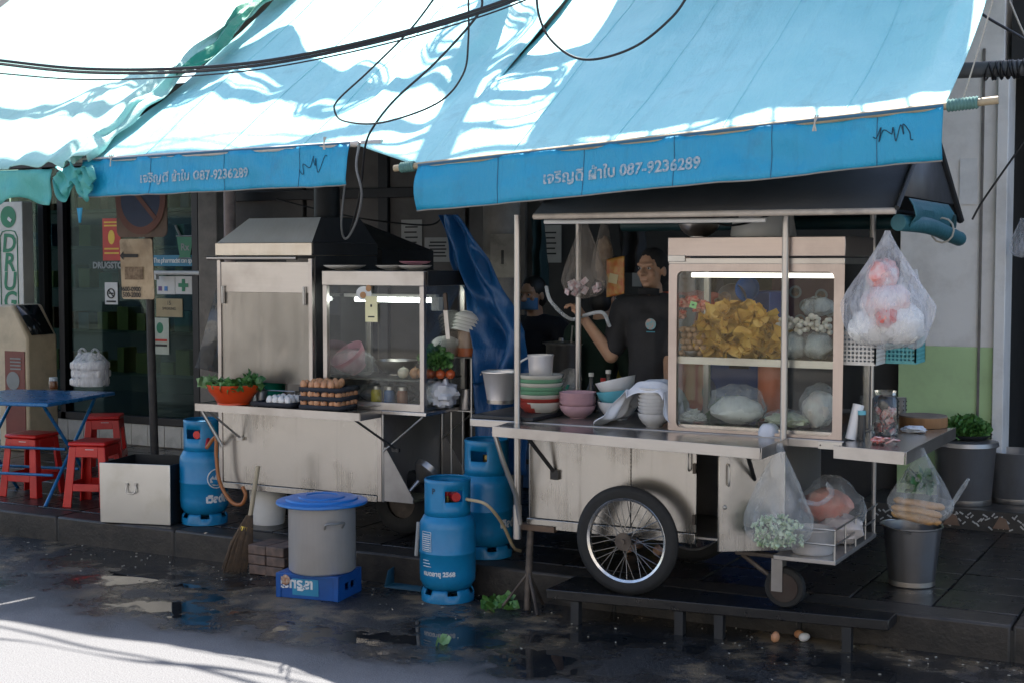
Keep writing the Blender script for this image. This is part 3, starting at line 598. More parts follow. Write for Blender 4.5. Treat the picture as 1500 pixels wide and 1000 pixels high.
mb = MB(); mb.span((LX0 - .01, LY - .02, .943), (LX2, LYB + .02, .966)); mb.build('deck', TOPST, lc, bev=.003)
SHF = 6.78; SX0, SX1 = P(287, 596, Y=SHF).x, P(527, 606, Y=SHF).x
mb = MB(); mb.span((SX0, SHF, .94), (SX1, LY - .022, .966)); fs = mb.build('front_shelf', TOPST, lc, bev=.003)
mb = MB(); mb.span((SX0, SHF - .004, .924), (SX1, SHF, .969)); mb.span((SX0 - .004, SHF - .004, .924), (SX0, LY - .022, .969)); mb.span((SX1, SHF, .924), (SX1 + .004, LY - .022, .969)); mb.build('shelf_lip', STEEL, fs)
for x, m_ in ((SX0 + .06, RIVET), (SX1 - .06, CABLE)):
    mb = MB(); mb.cyl((x, SHF + .04, .922), (x + (.1 if x < -5.5 else .16), LY - .012, .74), .007, n=8); mb.box((x + (.1 if x < -5.5 else .16), LY - .012, .735), (.045, .02, .02)); mb.build('shelf_strut', m_, lc)
mb = MB(); mb.cyl((SX0 + .03, SHF + .02, .922), (SX0 + .12, SHF + .1, .70), .011, n=10); mb.build('prop_pipe', RIVET, lc)
# right-end wing: lower leaf with triangular cheeks and struts
for y in (LY + .0, LYB - .02):
    mb = MB(); mb.prism([(0, 0), (.21, 0), (.21, .03), (.02, .32), (0, .32)], (1, 0, 0), (0, 0, 1), (LX1 + .004, y, .425), -.008); mb.build('wing_cheek', DSTEEL, lc)
    mb = MB(); mb.cyl((LX1 + .01, y, .72), (LX2 - .03, y, .94), .006, n=8); mb.cyl((LX1 + .008, y, .42), (LX1 + .008, y, .94), .006, n=8); mb.build('wing_strut', RIVET, lc)
mb = MB(); mb.span((LX1 + .006, LY + .01, .426), (LX1 + .21, LYB - .03, .44)); mb.build('lower_leaf', M('leaf_tray', (.16, .14, .08), .6, dirt=.6), lc)
for x in (LX0 + .42, LX1 - .05):
    c = Vector((x, 7.35, ZS + .2)); mb = MB(); prof = [(.1, -.05), (.14, -.055), (.18, -.05), (.2, -.03), (.2, .03), (.18, .05), (.14, .055), (.1, .05)]; k = 8; n = 36
    mb.add([c + Vector((rr * math.cos(2 * math.pi * i / n), yy, rr * math.sin(2 * math.pi * i / n))) for i in range(n) for rr, yy in prof], [(i * k + j, i * k + (j + 1) % k, ((i + 1) % n) * k + (j + 1) % k, ((i + 1) % n) * k + j) for i in range(n) for j in range(k)])
    wv = mb.build('wheel', RUBBER, lc); mb = MB(); mb.cyl(c + Vector((0, -.03, 0)), c + Vector((0, .03, 0)), .105, n=24); mb.build('wheel_disc', ROUGHM, wv)
    mb = MB(); mb.span((x - .02, 7.28, ZS + .2), (x + .02, 7.32, .42)); mb.build('wheel_bracket', ROUGHM, lc)
# hood enclosure over the wok
HX0, HX1 = LX0, P(458, 480, Y=LY).x
def hz_(y, Y=LY, x=390): return P(x, y, Y=Y).z
zs = [hz_(y) for y in (560, 428, 384, 379, 356, 319)]
for x in (HX0, HX1 - .028): mb = MB(); mb.span((x, LY - .004, .967), (x + .028, LY + .026, zs[3])); mb.build('screen_post', STEELV, lc, bev=.002)
mb = MB(); mb.span((HX0 + .03, LY + .006, zs[0]), (HX1 - .03, LY + .011, zs[1])); mb.build('acrylic_screen', FROST, lc)
mb = MB(); mb.span((HX0 + .029, LY + .001, zs[1] - .004), (HX1 - .029, LY + .013, zs[2])); mb.build('upper_panel', STEEL, lc, bev=.002)
for x in (HX0 + .05, HX1 - .055): hinge(Vector((x, LY - .006, zs[1] - .02)), lc, .11)
mb = MB(); mb.cyl((HX0 - .06, LY - .02, zs[3] + .003), (HX1 - .1, LY - .02, zs[3] + .003), .012, n=10); mb.build('towel_bar', STEEL, lc)
mb = MB(); mb.span((HX0 - .005, LY - .012, zs[3] + .018), (HX1 + .005, LYB, zs[4])); mb.build('hood_band', steel('hood_band_steel', (.6, .54, .46), .4, (30, 30, 1), .5, 2, (.35, .22, .1)), lc, bev=.003)
hb, ht, ins = zs[4] + .001, zs[5], .13
bx = [(HX0, LY), (HX1, LY), (HX1, LYB), (HX0, LYB)]; tx = [(HX0 + .16, LY + .12), (HX1 - .02, LY + .12), (HX1 - .02, LYB - .15), (HX0 + .16, LYB - .15)]
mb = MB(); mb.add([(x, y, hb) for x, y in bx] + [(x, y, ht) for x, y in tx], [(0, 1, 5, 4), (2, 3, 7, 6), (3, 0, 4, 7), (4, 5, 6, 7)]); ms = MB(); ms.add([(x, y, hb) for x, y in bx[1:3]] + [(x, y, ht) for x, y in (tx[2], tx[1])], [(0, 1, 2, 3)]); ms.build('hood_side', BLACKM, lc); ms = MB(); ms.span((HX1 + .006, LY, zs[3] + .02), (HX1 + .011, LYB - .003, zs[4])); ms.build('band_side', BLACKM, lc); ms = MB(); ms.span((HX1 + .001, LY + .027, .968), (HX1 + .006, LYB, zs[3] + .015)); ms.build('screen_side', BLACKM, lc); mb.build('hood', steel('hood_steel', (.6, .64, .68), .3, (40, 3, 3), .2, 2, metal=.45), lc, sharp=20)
mb = MB(); a, b_, c_, d_ = P(324, 396, Y=LY + .02), P(286, 538, Y=LY - .05), P(322, 546, Y=LY + .02), P(322, 400, Y=LY + .3); mb.add([a, b_, c_], [(0, 1, 2)]); mb.build('side_wing_screen', glass('wing_acrylic', (.6, .6, .58), .25), lc, solid=.004)
mb = MB(); mb.span((HX0 + .01, LYB, .97), (HX1, LYB + .008, zs[3])); mb.build('back_screen', M('screen_back', (.33, .29, .25), .5, scale=3), lc)
# glass case of the frying cart
KX0, KX1, KY, KYB = P(473, 500, Y=7.0).x, P(621, 500, Y=7.0).x, 7.0, 7.5
KT, KH = P(550, 397, Y=KY).z, P(550, 419, Y=KY).z
def case(root, x0, x1, y0, y1, z0, zh, zt, shelf_z, post=.03, steelm=STEELV):
    for x in (x0, x1 - post):
        for y in (y0, y1 - post): mb = MB(); mb.span((x, y, z0), (x + post, y + post, zh)); mb.build('case_post', steelm, root, bev=.002)
    mb = MB(); mb.span((x0 - .002, y0 - .004, zh), (x1 + .002, y1, zt)); mb.build('case_header', STEEL, root, bev=.004)
    mb = MB(); mb.span((x0 + post, y0 + .002, z0), (x1 - post, y0 + .024, z0 + .045)); mb.span((x0 + post, y0 + .026, z0), (x1 - post, y1 - .03, z0 + .008)); mb.build('case_sill', STEEL, root, bev=.002)
    mb = MB(); mb.span((x0 + post, y0 + .010, z0 + .045), (x1 - post, y0 + .014, zh)); mb.build('front_pane', CASEG, root)
    mb = MB(); mb.span((x1 - .014, y0 + post, z0 + .01), (x1 - .010, y1 - post, zh)); mb.build('side_pane', CASEG, root)
    mb = MB(); mb.span((x0 + .010, y0 + post, z0 + .01), (x0 + .014, y1 - post, zh)); mb.build('side_pane', CASEG, root)
    mb = MB(); mb.span((x0 + .02, y0 + .03, shelf_z), (x1 - .02, y1 - .01, shelf_z + .012)); mb.build('case_shelf', M('shelf_wire', (.1, .1, .09), .3, metal=.5) if root is lc else STEEL, root, bev=.002)
KS = P(550, 556, Y=KY + .06).z
case(lc, KX0, KX1, KY, KYB, .967, KH, KT, KS)
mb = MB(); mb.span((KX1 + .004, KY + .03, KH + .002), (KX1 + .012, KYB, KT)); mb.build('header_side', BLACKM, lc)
a = P(545, 439, Y=KY + .2); b_ = P(640, 437, Y=KY + .2); lamp = MB(); lamp.cyl((a.x - .12, KY + .2, a.z), (b_.x - .03, KY + .2, a.z), .013, n=12)
lamp.build('case_tube_lamp', emit('lit_tube', (.95, 1, .96), 5.0), lc)
mb = MB(); mb.span((a.x - .2, KY + .19, a.z + .015), (b_.x, KY + .23, a.z + .035)); mb.span((b_.x - .03, KY + .185, a.z - .06), (b_.x + .02, KY + .235, a.z + .02)); mb.build('lamp_holder', WHITEP, lc, bev=.003)
p = P(533, 430, Y=KY - .003); mb = MB(); mb.lathe([(.001, 0), (.05, 0)], n=16, close=False); mb.xf(0, Matrix.Rotation(R(90), 3, 'X'))
for i in range(len(mb.v)): mb.v[i] = Vector((mb.v[i].x * 1.1, 0, mb.v[i].z * .85)) + p
stk = mb.build('cook_sticker', WHS, lc); mb = MB(); mb.sphere(p + Vector((-.005, -.002, -.01)), (.022, .002, .02), 10, 6); mb.sphere(p + Vector((.035, -.003, .03)), (.02, .002, .02), 10, 6); mb.build('sticker_figures', M('sticker_brown', (.4, .2, .08), .5), stk)
p = P(544, 453, Y=KY - .002); mb = MB(); mb.box(p, (.085, .002, .15)); pn = mb.build('paper_note', M('paper_cream', (.75, .7, .42), .7), lc); mb = MB(); mb.box(p + Vector((0, -.002, -.045)), (.045, .001, .008)); mb.box(p + Vector((0, -.002, .02)), (.012, .001, .015)); mb.build('note_print', BLK, pn)
# exhaust hood behind, black
eh = thing('exhaust_hood', 'soot-black exhaust hood standing behind the frying cart', 'hood', (-5.1, 8.1, 1.7))
mb = MB(); q = P(512, 400, Y=7.95); x0, x1 = P(420, 400, Y=7.95).x, P(572, 400, Y=7.95).x; zb, zt = P(500, 402, Y=7.95).z, P(440, 318, Y=7.95).z
mb.add([(x0, 7.85, zb), (x1, 7.85, zb), (x1, 8.5, zb), (x0, 8.5, zb), (x0, 7.85, zb + .16), (x1, 7.85, zb + .16), (x1, 8.5, zb + .16), (x0, 8.5, zb + .16), (x0 + .1, 8.0, zt), (x0 + .3, 8.0, zt), (x0 + .3, 8.3, zt), (x0 + .1, 8.3, zt)], [(3, 2, 1, 0), (0, 1, 5, 4), (1, 2, 6, 5), (2, 3, 7, 6), (3, 0, 4, 7), (4, 5, 9, 8), (5, 6, 10, 9), (6, 7, 11, 10), (7, 4, 8, 11), (8, 9, 10, 11)]); mb.build('funnel', BLACKM, eh, sharp=20)
mb = MB(); mb.cyl((x0 + .2, 8.15, zt - .01), (x0 + .2, 8.15, 3.0), .09, n=18); mb.build('flue', BLACKM, eh)
mb = MB()
for x in (x0 + .02, x1 - .02): mb.cyl((x, 8.4, ZS), (x, 8.4, zb), .02, n=8)
mb.build('legs', BLACKM, eh)
# ---------------------------------------------------------------- noodle cart (right)
rc = thing('food_cart', 'noodle cart with large glass display case, spoked wheel and black roof', 'cart', (-2.6, 6.95, ZS), 'street food carts')
FY, BY = 6.66, 7.3
XA, XB, XC, XD = P(776, 700, Y=FY).x, P(924, 720, Y=FY).x, P(1020, 730, Y=FY).x, P(1150, 740, Y=FY).x
ZB, ZT_ = .43, .955
XR = -2.05; TZ0 = .43
mb = MB(); mb.span((XA, FY, ZB + .055), (XB - .002, FY + .01, ZT_)); mb.build('front_panel', PANEL, rc, bev=.002)
mb = MB(); mb.span((XB + .002, FY, ZB + .055), (XC, FY + .01, ZT_)); dl = mb.build('closed_door', PANEL, rc, bev=.002)
def handle(p, parent, dz=.09, ax=(0, -1, 0)):
    ax = Vector(ax); mb = MB(); p = Vector(p); mb.tube(smooth_path([p + Vector((0, 0, dz / 2)), p + ax * .022 + Vector((0, 0, dz / 2 - .008)), p + ax * .022 - Vector((0, 0, dz / 2 - .008)), p - Vector((0, 0, dz / 2))], 4), .005, 7); return mb.build('handle', RIVET, parent)
handle((XC - .035, FY, P(1011, 675, Y=FY).z), dl)
for y_ in (685, 760): mb = MB(); mb.box((XC - .008, FY - .008, P(1015, y_, Y=FY).z), (.016, .014, .05)); mb.build('latch', ROUGHM, dl)
mb = MB()
for k in range(26): mb.sphere((XB, FY - .002, ZB + .07 + k * .0185), .0035, 6, 4)
mb.build('rivet_row', ROUGHM, rc)
mb = MB(); mb.span((XA - .012, FY - .014, ZB), (XC, FY + .03, ZB + .053)); mb.build('bottom_rail', PANEL, rc, bev=.004)
mb = MB(); mb.span((XA - .01, FY + .011, ZB + .054), (XA, BY, ZT_)); mb.span((XR - .01, FY + .02, ZB + .02), (XR, BY, ZT_)); mb.span((XA, BY, ZB), (XR, BY + .01, ZT_)); mb.span((XA, FY + .032, ZB + .02), (XR - .011, BY - .002, ZB + .03)); mb.span((XC + .1, FY + .2, ZB + .03), (XC + .11, BY - .01, ZT_)); mb.build('inner_panels', DSTEEL, rc)
hx, hy = XD, FY - .01                                           # open door, hinged at the right end
ang = R(35); dw = .33; fx, fy = hx - dw * math.cos(ang), hy - dw * math.sin(ang)
mb = MB(); k = mb.mark(); mb.box((-dw / 2, 0, 0), (dw, .02, ZT_ - ZB - .04)); mb.xf(k, Matrix.Rotation(ang, 3, 'Z'))
for i in range(len(mb.v)): mb.v[i] += Vector((hx, hy, (ZT_ + ZB) / 2 - .005))
od = mb.build('open_door', PANEL, rc, bev=.003)
dirn = Vector((-math.cos(ang), -math.sin(ang), 0)); nrm = Vector((math.sin(ang), -math.cos(ang), 0))
handle(Vector((hx, hy, P(1057, 695, Y=fy).z)) + dirn * (dw - .045) + nrm * .01, od, .1, nrm)
mb = MB(); mb.sphere(Vector((hx, hy, P(1053, 742, Y=fy).z)) + dirn * (dw - .03) + nrm * .012, .011, 10, 6); mb.build('lock', RIVET, od)
# deck, front counter leaf, side leaf
def lip(a, b, z0, z1, th=.004):
    d = Vector((b.x - a.x, b.y - a.y, 0)); n = Vector((d.y, -d.x, 0)).normalized() * th; q = [Vector((a.x, a.y, 0)), Vector((b.x, b.y, 0))]
    mb = MB(); mb.add([v + o + Vector((0, 0, z)) for z in (z0, z1) for o in (Vector(), n) for v in q], [(0, 1, 3, 2), (4, 6, 7, 5), (0, 4, 5, 1), (2, 3, 7, 6), (0, 2, 6, 4), (1, 5, 7, 3)]); return mb
DXL = P(690, 606, Y=6.62).x
mb = MB(); mb.span((DXL, 6.605, .958), (-1.745, 7.34, 1.0)); mb.build('deck', STEEL, rc, bev=.004)
mb = MB(); mb.span((DXL + .01, 6.612, 1.001), (DXL + .38, 7.2, 1.022)); mb.build('black_mat', BLACKM, rc, bev=.004)
cl, cr_ = Vector((-3.50, 6.37, .99)), Vector((-2.02, 6.2, .992))
def slab(name, poly, zt, th, mat, parent, bev=.004):
    mb = MB(); L = len(poly); mb.add([(x, y, zt - th) for x, y in poly] + [(x, y, zt) for x, y in poly], [tuple(range(L - 1, -1, -1)), tuple(range(L, 2 * L))] + [(i, (i + 1) % L, L + (i + 1) % L, L + i) for i in range(L)]); return mb.build(name, mat, parent, bev=bev)
cnt = slab('counter_leaf', [(cl.x, cl.y), (cr_.x, cr_.y), (-2.02, 6.595), (cl.x - .03, 6.595)], .994, .02, TOPST, rc)
lip(cl, cr_, .945, .997).build('counter_lip', STEEL, cnt, bev=.001); lip(cr_ + Vector((.003, .002, 0)), Vector((cr_.x + .003, 6.595, 0)), .945, .997).build('counter_lip', STEEL, cnt, bev=.001)
lf = slab('side_leaf', [(-1.735, 6.40), (-1.40, 6.33), (-1.385, 7.38), (-1.735, 7.38)], 1.0, .02, TOPST, rc)
lip(Vector((-1.735, 6.397, 0)), Vector((-1.4, 6.327, 0)), .945, 1.003).build('leaf_lip', STEEL, lf, bev=.001); lip(Vector((-1.397, 6.33, 0)), Vector((-1.382, 7.38, 0)), .945, 1.003).build('leaf_lip', STEEL, lf, bev=.001)
mb = MB(); p = P(1216, 652, Y=6.4); mb.box(p, (.11, .006, .035)); pl = mb.build('maker_plate', RIVET, rc, bev=.001)
for s_ in (-.045, .045): mb = MB(); mb.sphere(p + Vector((s_, -.004, 0)), .004, 8, 5); mb.build('screw', ROUGHM, pl)
for x in (cl.x + .1, cr_.x - .1):
    mb = MB(); mb.cyl((x, 6.5 if x < -3 else 6.3, .972), (x + .12 if x < -3 else x - .06, FY - .006, .73), .011, n=8); mb.box((x + .12 if x < -3 else x - .06, FY - .008, .725), (.045, .03, .05)); mb.build('counter_strut', CABLE, rc)
mb = MB(); mb.tube([(cl.x - .02, 6.42, .965), (cl.x + .02, 6.45, .80), (cl.x + .04, 6.55, .62), (cl.x + .05, 6.58, .46)], .013, 8); mb.build('prop_pipe', RIVET, rc)
# poles and gable roof
for x, z0 in ((-3.47, .38), (-2.03, .99)):
    mb = MB(); mb.cyl((x, 6.585, z0), (x, 6.585, 2.08), .017, n=14); mb.build('roof_pole', STEELV, rc)
mb = MB(); mb.cyl((-3.47, 6.585, .38), (-3.47, 6.585, .56), .023, n=14); mb.build('pole_socket', STEELV, rc)
mb = MB(); mb.cyl((-1.765, 7.28, TZ0), (-1.765, 7.28, .957), .012, n=8); mb.build('deck_post', DSTEEL, rc)
for x in (-3.47, -1.8): mb = MB(); mb.cyl((x, 7.33, .95), (x, 7.33, 2.1), .017, n=12); mb.build('roof_pole', STEELV, rc)
EY0, EY1, EZ = 6.36, 7.75, 2.075; rx0, rx1 = P(782, 302, Y=EY0).x, P(1312, 310, Y=EY0).x
RZ = EZ + .45; RY = (EY0 + EY1) / 2 + .05
def sheet(name, pts, mat, th=.006): mb = MB(); mb.add(pts, [tuple(range(len(pts)))]); return mb.build(name, mat, rc, solid=th)
sheet('roof_front', [(rx0, EY0, EZ), (rx1, EY0, EZ), (rx1 - .02, RY, RZ), (rx0 + .02, RY, RZ)], BLACKM)
sheet('roof_back', [(rx0, EY1, EZ), (rx1, EY1, EZ), (rx1 - .02, RY, RZ), (rx0 + .02, RY, RZ)], BLACKM)
sheet('gable_end', [(rx1 + .002, EY0 + .06, EZ + .06), (rx1 + .002, EY1 - .06, EZ + .06), (rx1 - .018, RY, RZ - .02)], M('gable_sheet', (.1, .1, .105), .5, metal=.4, scale=5, dirt=.5), .005)
sheet('gable_end', [(rx0 - .002, EY0 + .06, EZ + .06), (rx0 - .002, EY1 - .06, EZ + .06), (rx0 + .018, RY, RZ - .02)], BLACKM, .005)
mb = MB(); mb.cyl((rx0, EY0, EZ - .012), (rx1, EY0, EZ - .012), .015, n=10); mb.build('eave_pole', M('eave_pole', (.48, .42, .36), .5, scale=10, dirt=.4), rc)
mb = MB(); mb.cyl((rx1 + .01, EY0 - .02, EZ), (rx1 - .01, RY, RZ + .01), .012, n=8); mb.cyl((rx1 - .01, RY, RZ + .01), (rx1 + .01, EY1 + .05, EZ - .02), .02, n=8); mb.build('gable_rail', BLACKM, rc)
mb = MB(); mb.cyl((rx0 + .03, EY1 - .35, EZ - .035), (rx1 + .06, EY1 - .35, EZ - .035), .035, n=12); mb.build('roof_beam', M('teal_beam', (.01, .05, .055), .5, scale=5), rc)
for x in (rx0 + .1, (rx0 + rx1) / 2, rx1 - .05): mb = MB(); mb.cyl((x, EY0 + .02, EZ - .01), (x, EY1 - .02, EZ - .01), .014, n=8); mb.build('rafter', BLACKM, rc)
mb = MB(); a = P(798, 310, Y=6.5); mb.cyl((a.x, 6.5, EZ - .035), (-2.1, 6.5, EZ - .04), .012, n=10); mb.build('tube_lamp', WHITEP, rc)
# display case
CX0, CX1, CY, CYB = P(979, 500, Y=6.62).x, P(1236, 500, Y=6.62).x, 6.62, 7.15
CZ0, CZT = 1.001, P(1100, 347, Y=CY).z; CZH = P(1100, 387, Y=CY).z; CZS = P(1100, 530, Y=CY + .02).z
def rrect(x0, x1, z0, z1, r, n=6):
    out = []
    for cx, cz, a0 in ((x1 - r, z0 + r, -90), (x1 - r, z1 - r, 0), (x0 + r, z1 - r, 90), (x0 + r, z0 + r, 180)):
        for k in range(n + 1): a = R(a0 + 90 * k / n); out.append((cx + r * math.cos(a), cz + r * math.sin(a)))
    return out
inner = rrect(CX0 + .043, CX1 - .05, P(1100, 632, Y=CY).z, P(1100, 398, Y=CY).z, .03)
outer = []
for (x, z) in inner:       # project the rounded opening outwards onto the frame's rectangle
    cx, cz = (CX0 + CX1) / 2, (CZ0 + CZH) / 2; dx_, dz_ = x - cx, z - cz
    s_ = min(((CX1 - CX0) / 2) / max(abs(dx_), 1e-6), ((CZH - CZ0) / 2) / max(abs(dz_), 1e-6)); outer.append((cx + dx_ * s_, cz + dz_ * s_))
mb = MB(); L = len(inner); mb.add([(x, CY, z) for x, z in inner] + [(x, CY, z) for x, z in outer] + [(x, CY + .03, z) for x, z in inner] + [(x, CY + .03, z) for x, z in outer], [f for i in range(L) for j in ((i + 1) % L,) for f in ((i, L + i, L + j, j), (2 * L + i, i, j, 2 * L + j))])
mb.build('case_front_frame', steel('pinkish_steel', (.43, .365, .335), .3, (60, 60, 2), .35, 2), rc, sharp=50)
mb = MB(); mb.span((CX0 + .03, CY + .012, CZ0 + .03), (CX1 - .03, CY + .016, CZH - .005)); mb.build('front_pane', CASEG, rc)
mb = MB(); mb.span((CX0 - .004, CY - .006, P(1100, 376, Y=CY).z), (CX1 + .004, CYB, CZT)); mb.build('case_header', steel('pinkish_steel_h', (.43, .365, .335), .3, (2, 60, 60), .35, 2), rc, bev=.004)
mb = MB(); mb.span((CX0 - .001, CY - .002, CZH), (CX1 + .001, CYB, P(1100, 377, Y=CY).z - .004)); mb.build('header_strip', STEEL, rc, bev=.002)
mb = MB(); p = P(991, 379, Y=CY - .008); mb.box(p, (.09, .006, .032)); mb.build('header_plate', RIVET, rc, bev=.002)
for x in (CX0, CX1 - .03): mb = MB(); mb.span((x, CYB - .03, CZ0), (x + .03, CYB, CZH)); mb.build('case_post', STEELV, rc, bev=.002)
for x in (CX0 + .012, CX1 - .016): mb = MB(); mb.span((x, CY + .03, CZ0 + .01), (x + .004, CYB - .03, CZH)); mb.build('side_pane', CASEG, rc)
mb = MB(); mb.span((CX0 + .02, CY + .032, CZS), (CX1 - .02, CYB - .03, CZS + .012)); mb.span((CX0 + .02, CY + .026, CZS - .02), (CX1 - .02, CY + .031, CZS + .016)); mb.build('case_shelf', STEEL, rc)
mb = MB(); mb.span((CX0 + .02, CY + .032, CZ0), (CX1 - .02, CYB - .03, CZ0 + .03)); mb.build('case_floor', TOPST, rc)
mb = MB(); a = P(1020, 403, Y=CY + .06); mb.cyl((CX0 + .1, CY + .06, a.z), (CX1 - .06, CY + .06, a.z), .012, n=10); mb.build('case_tube_lamp', emit('warm_tube', (1, .93, .82), .9), rc)
# wheel, caster, jack stand
spoke_wheel(rc, (P(916, 790, Y=6.5).x, 6.52, ZS + .275), .275, .052)
spoke_wheel(rc, (P(916, 790, Y=6.5).x, 7.42, ZS + .275), .275, .052)
mb = MB(); wx = P(916, 790, Y=6.5).x; mb.cyl((wx, 6.48, ZS + .275), (wx, 7.45, ZS + .275), .014, n=10); mb.build('axle', ROUGHM, rc)
ca = P(1140, 862, Y=6.62); mb = MB(); mb.span((ca.x - .03, 6.6, ZS + .08), (ca.x + .025, 6.606, ZB - .02)); mb.span((ca.x - .03, 6.66, ZS + .08), (ca.x + .025, 6.666, ZB - .02)); mb.span((ca.x - .03, 6.607, ZB - .06), (ca.x + .025, 6.659, ZB - .02)); mb.build('caster_fork', DSTEEL, rc)
mb = MB(); mb.cyl((ca.x + .03, 6.61, ZS + .1), (ca.x + .03, 6.655, ZS + .1), .098, n=28); cw = mb.build('caster_wheel', RUBBER, rc, bev=.006); mb = MB(); mb.cyl((ca.x + .03, 6.605, ZS + .1), (ca.x + .03, 6.66, ZS + .1), .07, n=24); mb.build('caster_disc', M('caster_disc', (.03, .015, .01), .6, dirt=.7), cw)
mb = MB(); xl = P(1078, 815, Y=6.62).x; mb.span((xl, 6.6, ZB - .02), (-1.8, 6.65, ZB + .0)); mb.build('caster_bar', ROUGHM, rc, bev=.003)
mb = MB(); mb.cyl((xl + .03, 6.625, ZB - .02), (ca.x - .02, 6.625, ZS + .13), .012, n=8); mb.build('caster_brace', ROUGHM, rc)
js = P(772, 893, Z=0); jt = thing('jack_stand', 'dark steel jack stand propping the left end of the noodle cart', 'stand', js)
mb = MB(); mb.cyl(js, js + Vector((-.01, .06, .43)), .019, n=10); mb.build('post', ROUGHM, jt)
for a in (0, 120, 240): mb = MB(); d_ = Vector((math.cos(R(a + 200)), math.sin(R(a + 200)), 0)) * .14; mb.cyl(js + Vector((0, .02, .2)), js + d_ + Vector((0, 0, .006)), .008, n=6); mb.build('foot', ROUGHM, jt)
mb = MB(); mb.box(js + Vector((.02, .06, .435)), (.24, .05, .03)); mb.build('head', M('old_wood', (.14, .09, .06), .8, scale=10), jt)
# wire tray at the cart's right end
TZ = .455; ty = [P(1165, 820, Z=TZ), P(1212, 828, Z=TZ), P(1300, 768, Z=TZ)]
tx0, tx1, tyf, tyb = XR + .012, -1.74, 6.47, 7.25
mb = MB(); mb.span((tx0, tyf, TZ - .022), (tx1, tyb, TZ)); tr_ = mb.build('end_tray', DSTEEL, rc, bev=.003)
for z in (TZ + .07, TZ + .14):
    mb = MB(); mb.tube([(tx0, tyf + .008, z), (tx1 - .008, tyf + .008, z), (tx1 - .008, tyb - .008, z)], .005, 6); mb.build('tray_rail', RIVET, tr_)
for i in range(5):
    y = tyf + .012 + (tyb - tyf - .024) * i / 4; mb = MB(); mb.cyl((tx1 - .008, y, TZ), (tx1 - .008, y, TZ + .145), .005, n=6); mb.build('tray_upright', RIVET, tr_)
# steel platform in the gutter that carries the wheel
pf = thing('steel_platform', 'low black steel platform bridging the gutter under the noodle cart wheel', 'platform', (-2.4, 6.6, 0))
a, b_ = P(800, 862, Z=ZS), P(1302, 908, Z=ZS)
mb = MB(); mb.add([(a.x, a.y, ZS - .05), (b_.x, b_.y, ZS - .05), (b_.x, YK - .004, ZS - .05), (a.x, YK - .004, ZS - .05), (a.x, a.y, ZS), (b_.x, b_.y, ZS), (b_.x, YK - .004, ZS), (a.x, YK - .004, ZS)], [(3, 2, 1, 0), (4, 5, 6, 7), (0, 1, 5, 4), (1, 2, 6, 5), (2, 3, 7, 6), (3, 0, 4, 7)])
mb.build('top', M('black_wet_steel', (.012, .012, .013), .3, scale=9, bmp=.4, dirt=.3, dirtcol=(.06, .05, .045)), pf, bev=.004)
for x_ in (803, 985, 1052, 1258):
    q = P(x_ + 8, 880, Z=ZS); t_ = (q.x - a.x) / (b_.x - a.x); y = a.y + (b_.y - a.y) * t_ + .028
    mb = MB(); mb.span((q.x - .022, y - .022, 0), (q.x + .022, y + .022, ZS - .052)); mb.build('leg', BLACKM, pf)
# ================================================================ THINGS ON THE GROUND
GASB = M('gas_blue_paint', (.005, .17, .36), .34, col2=(.007, .21, .42), scale=4, bmp=.3, bscale=35, dirt=.5, dirtcol=(.02, .07, .12), rv=.08)
PRINTW = M('print_white', (.7, .72, .73), .6, scale=40)
BRASS = M('brass', (.45, .33, .12), .35, metal=.9); REDP = M('red_plastic', (.55, .015, .012), .35, scale=5); HOSEY = M('yellow_hose', (.5, .4, .25), .5); HOSEO = M('orange_hose', (.36, .13, .04), .45)
def cylmap(c, r, a0, z0):
    """wraps letter plane round a cylinder: x along the wall, y up; a0 is the heading it faces"""
    c = Vector(c)
    def fn(x, y): t = a0 + x / r; return c + Vector((r * math.cos(t), r * math.sin(t), z0 + y))
    return fn
def gas_cylinder(p, label, face, win=None, knob=True, texts=()):
    g = thing('gas_cylinder', label, 'gas cylinder', p, 'blue gas cylinders'); p = Vector(p); r = .153
    prof = [(.02, .05), (.09, .055), (.13, .075), (.15, .11), (r, .15), (r, .262), (r + .003, .266), (r + .003, .274), (r, .278), (r, .40), (.15, .43), (.13, .465), (.1, .485), (.05, .495), (.02, .497)]
    mb = MB(); mb.lathe(prof, p, 48); mb.build('body', GASB, g, sharp=60)
    mb = MB(); fr = [(.132, 0), (.142, .003), (.142, .045), (.136, .062), (.128, .07)]; mb.lathe(fr, p, 48, close=False, skip=lambda t, i: i >= 2 and (math.degrees(t) % 60) < 22); mb.build('foot_ring', GASB, g, solid=.006, sharp=60)
    face_w = face if win is None else win
    def sk(t, i):
        d = (t - face_w + math.pi) % (2 * math.pi) - math.pi
        return i == 2 and (abs(d) < .42 or abs(d - math.pi) < .42 or abs(d + math.pi) < .42)
    mb = MB(); mb.lathe([(.122, .465), (.122, .50), (.122, .55), (.122, .61), (.122, .645), (.124, .66), (.118, .665)], p, 60, close=False, skip=sk); mb.build('collar', GASB, g, solid=.007, sharp=60)
    mb = MB(); mb.cyl(p + Vector((0, 0, .49)), p + Vector((0, 0, .575)), .022, n=14); mb.cyl(p + Vector((0, 0, .54)), p + Vector((.07 * math.cos(face_w + .6), .07 * math.sin(face_w + .6), .54)), .014, n=10); mb.build('valve', BRASS, g)
    if knob: mb = MB(); mb.cyl(p + Vector((0, 0, .572)), p + Vector((0, 0, .60)), .034, n=14); k = p + Vector((.06 * math.cos(face_w + .2), .06 * math.sin(face_w + .2), .575)); mb.cyl(k, k + Vector((.045 * math.cos(face_w), .045 * math.sin(face_w), 0)), .026, n=12); mb.build('regulator', REDP, g)
    for (s, size, da, z, bold) in texts: text(s, size, cylmap(p, r + .002, face + da, z), 'lettering', PRINTW, g, bold=bold)
    return g
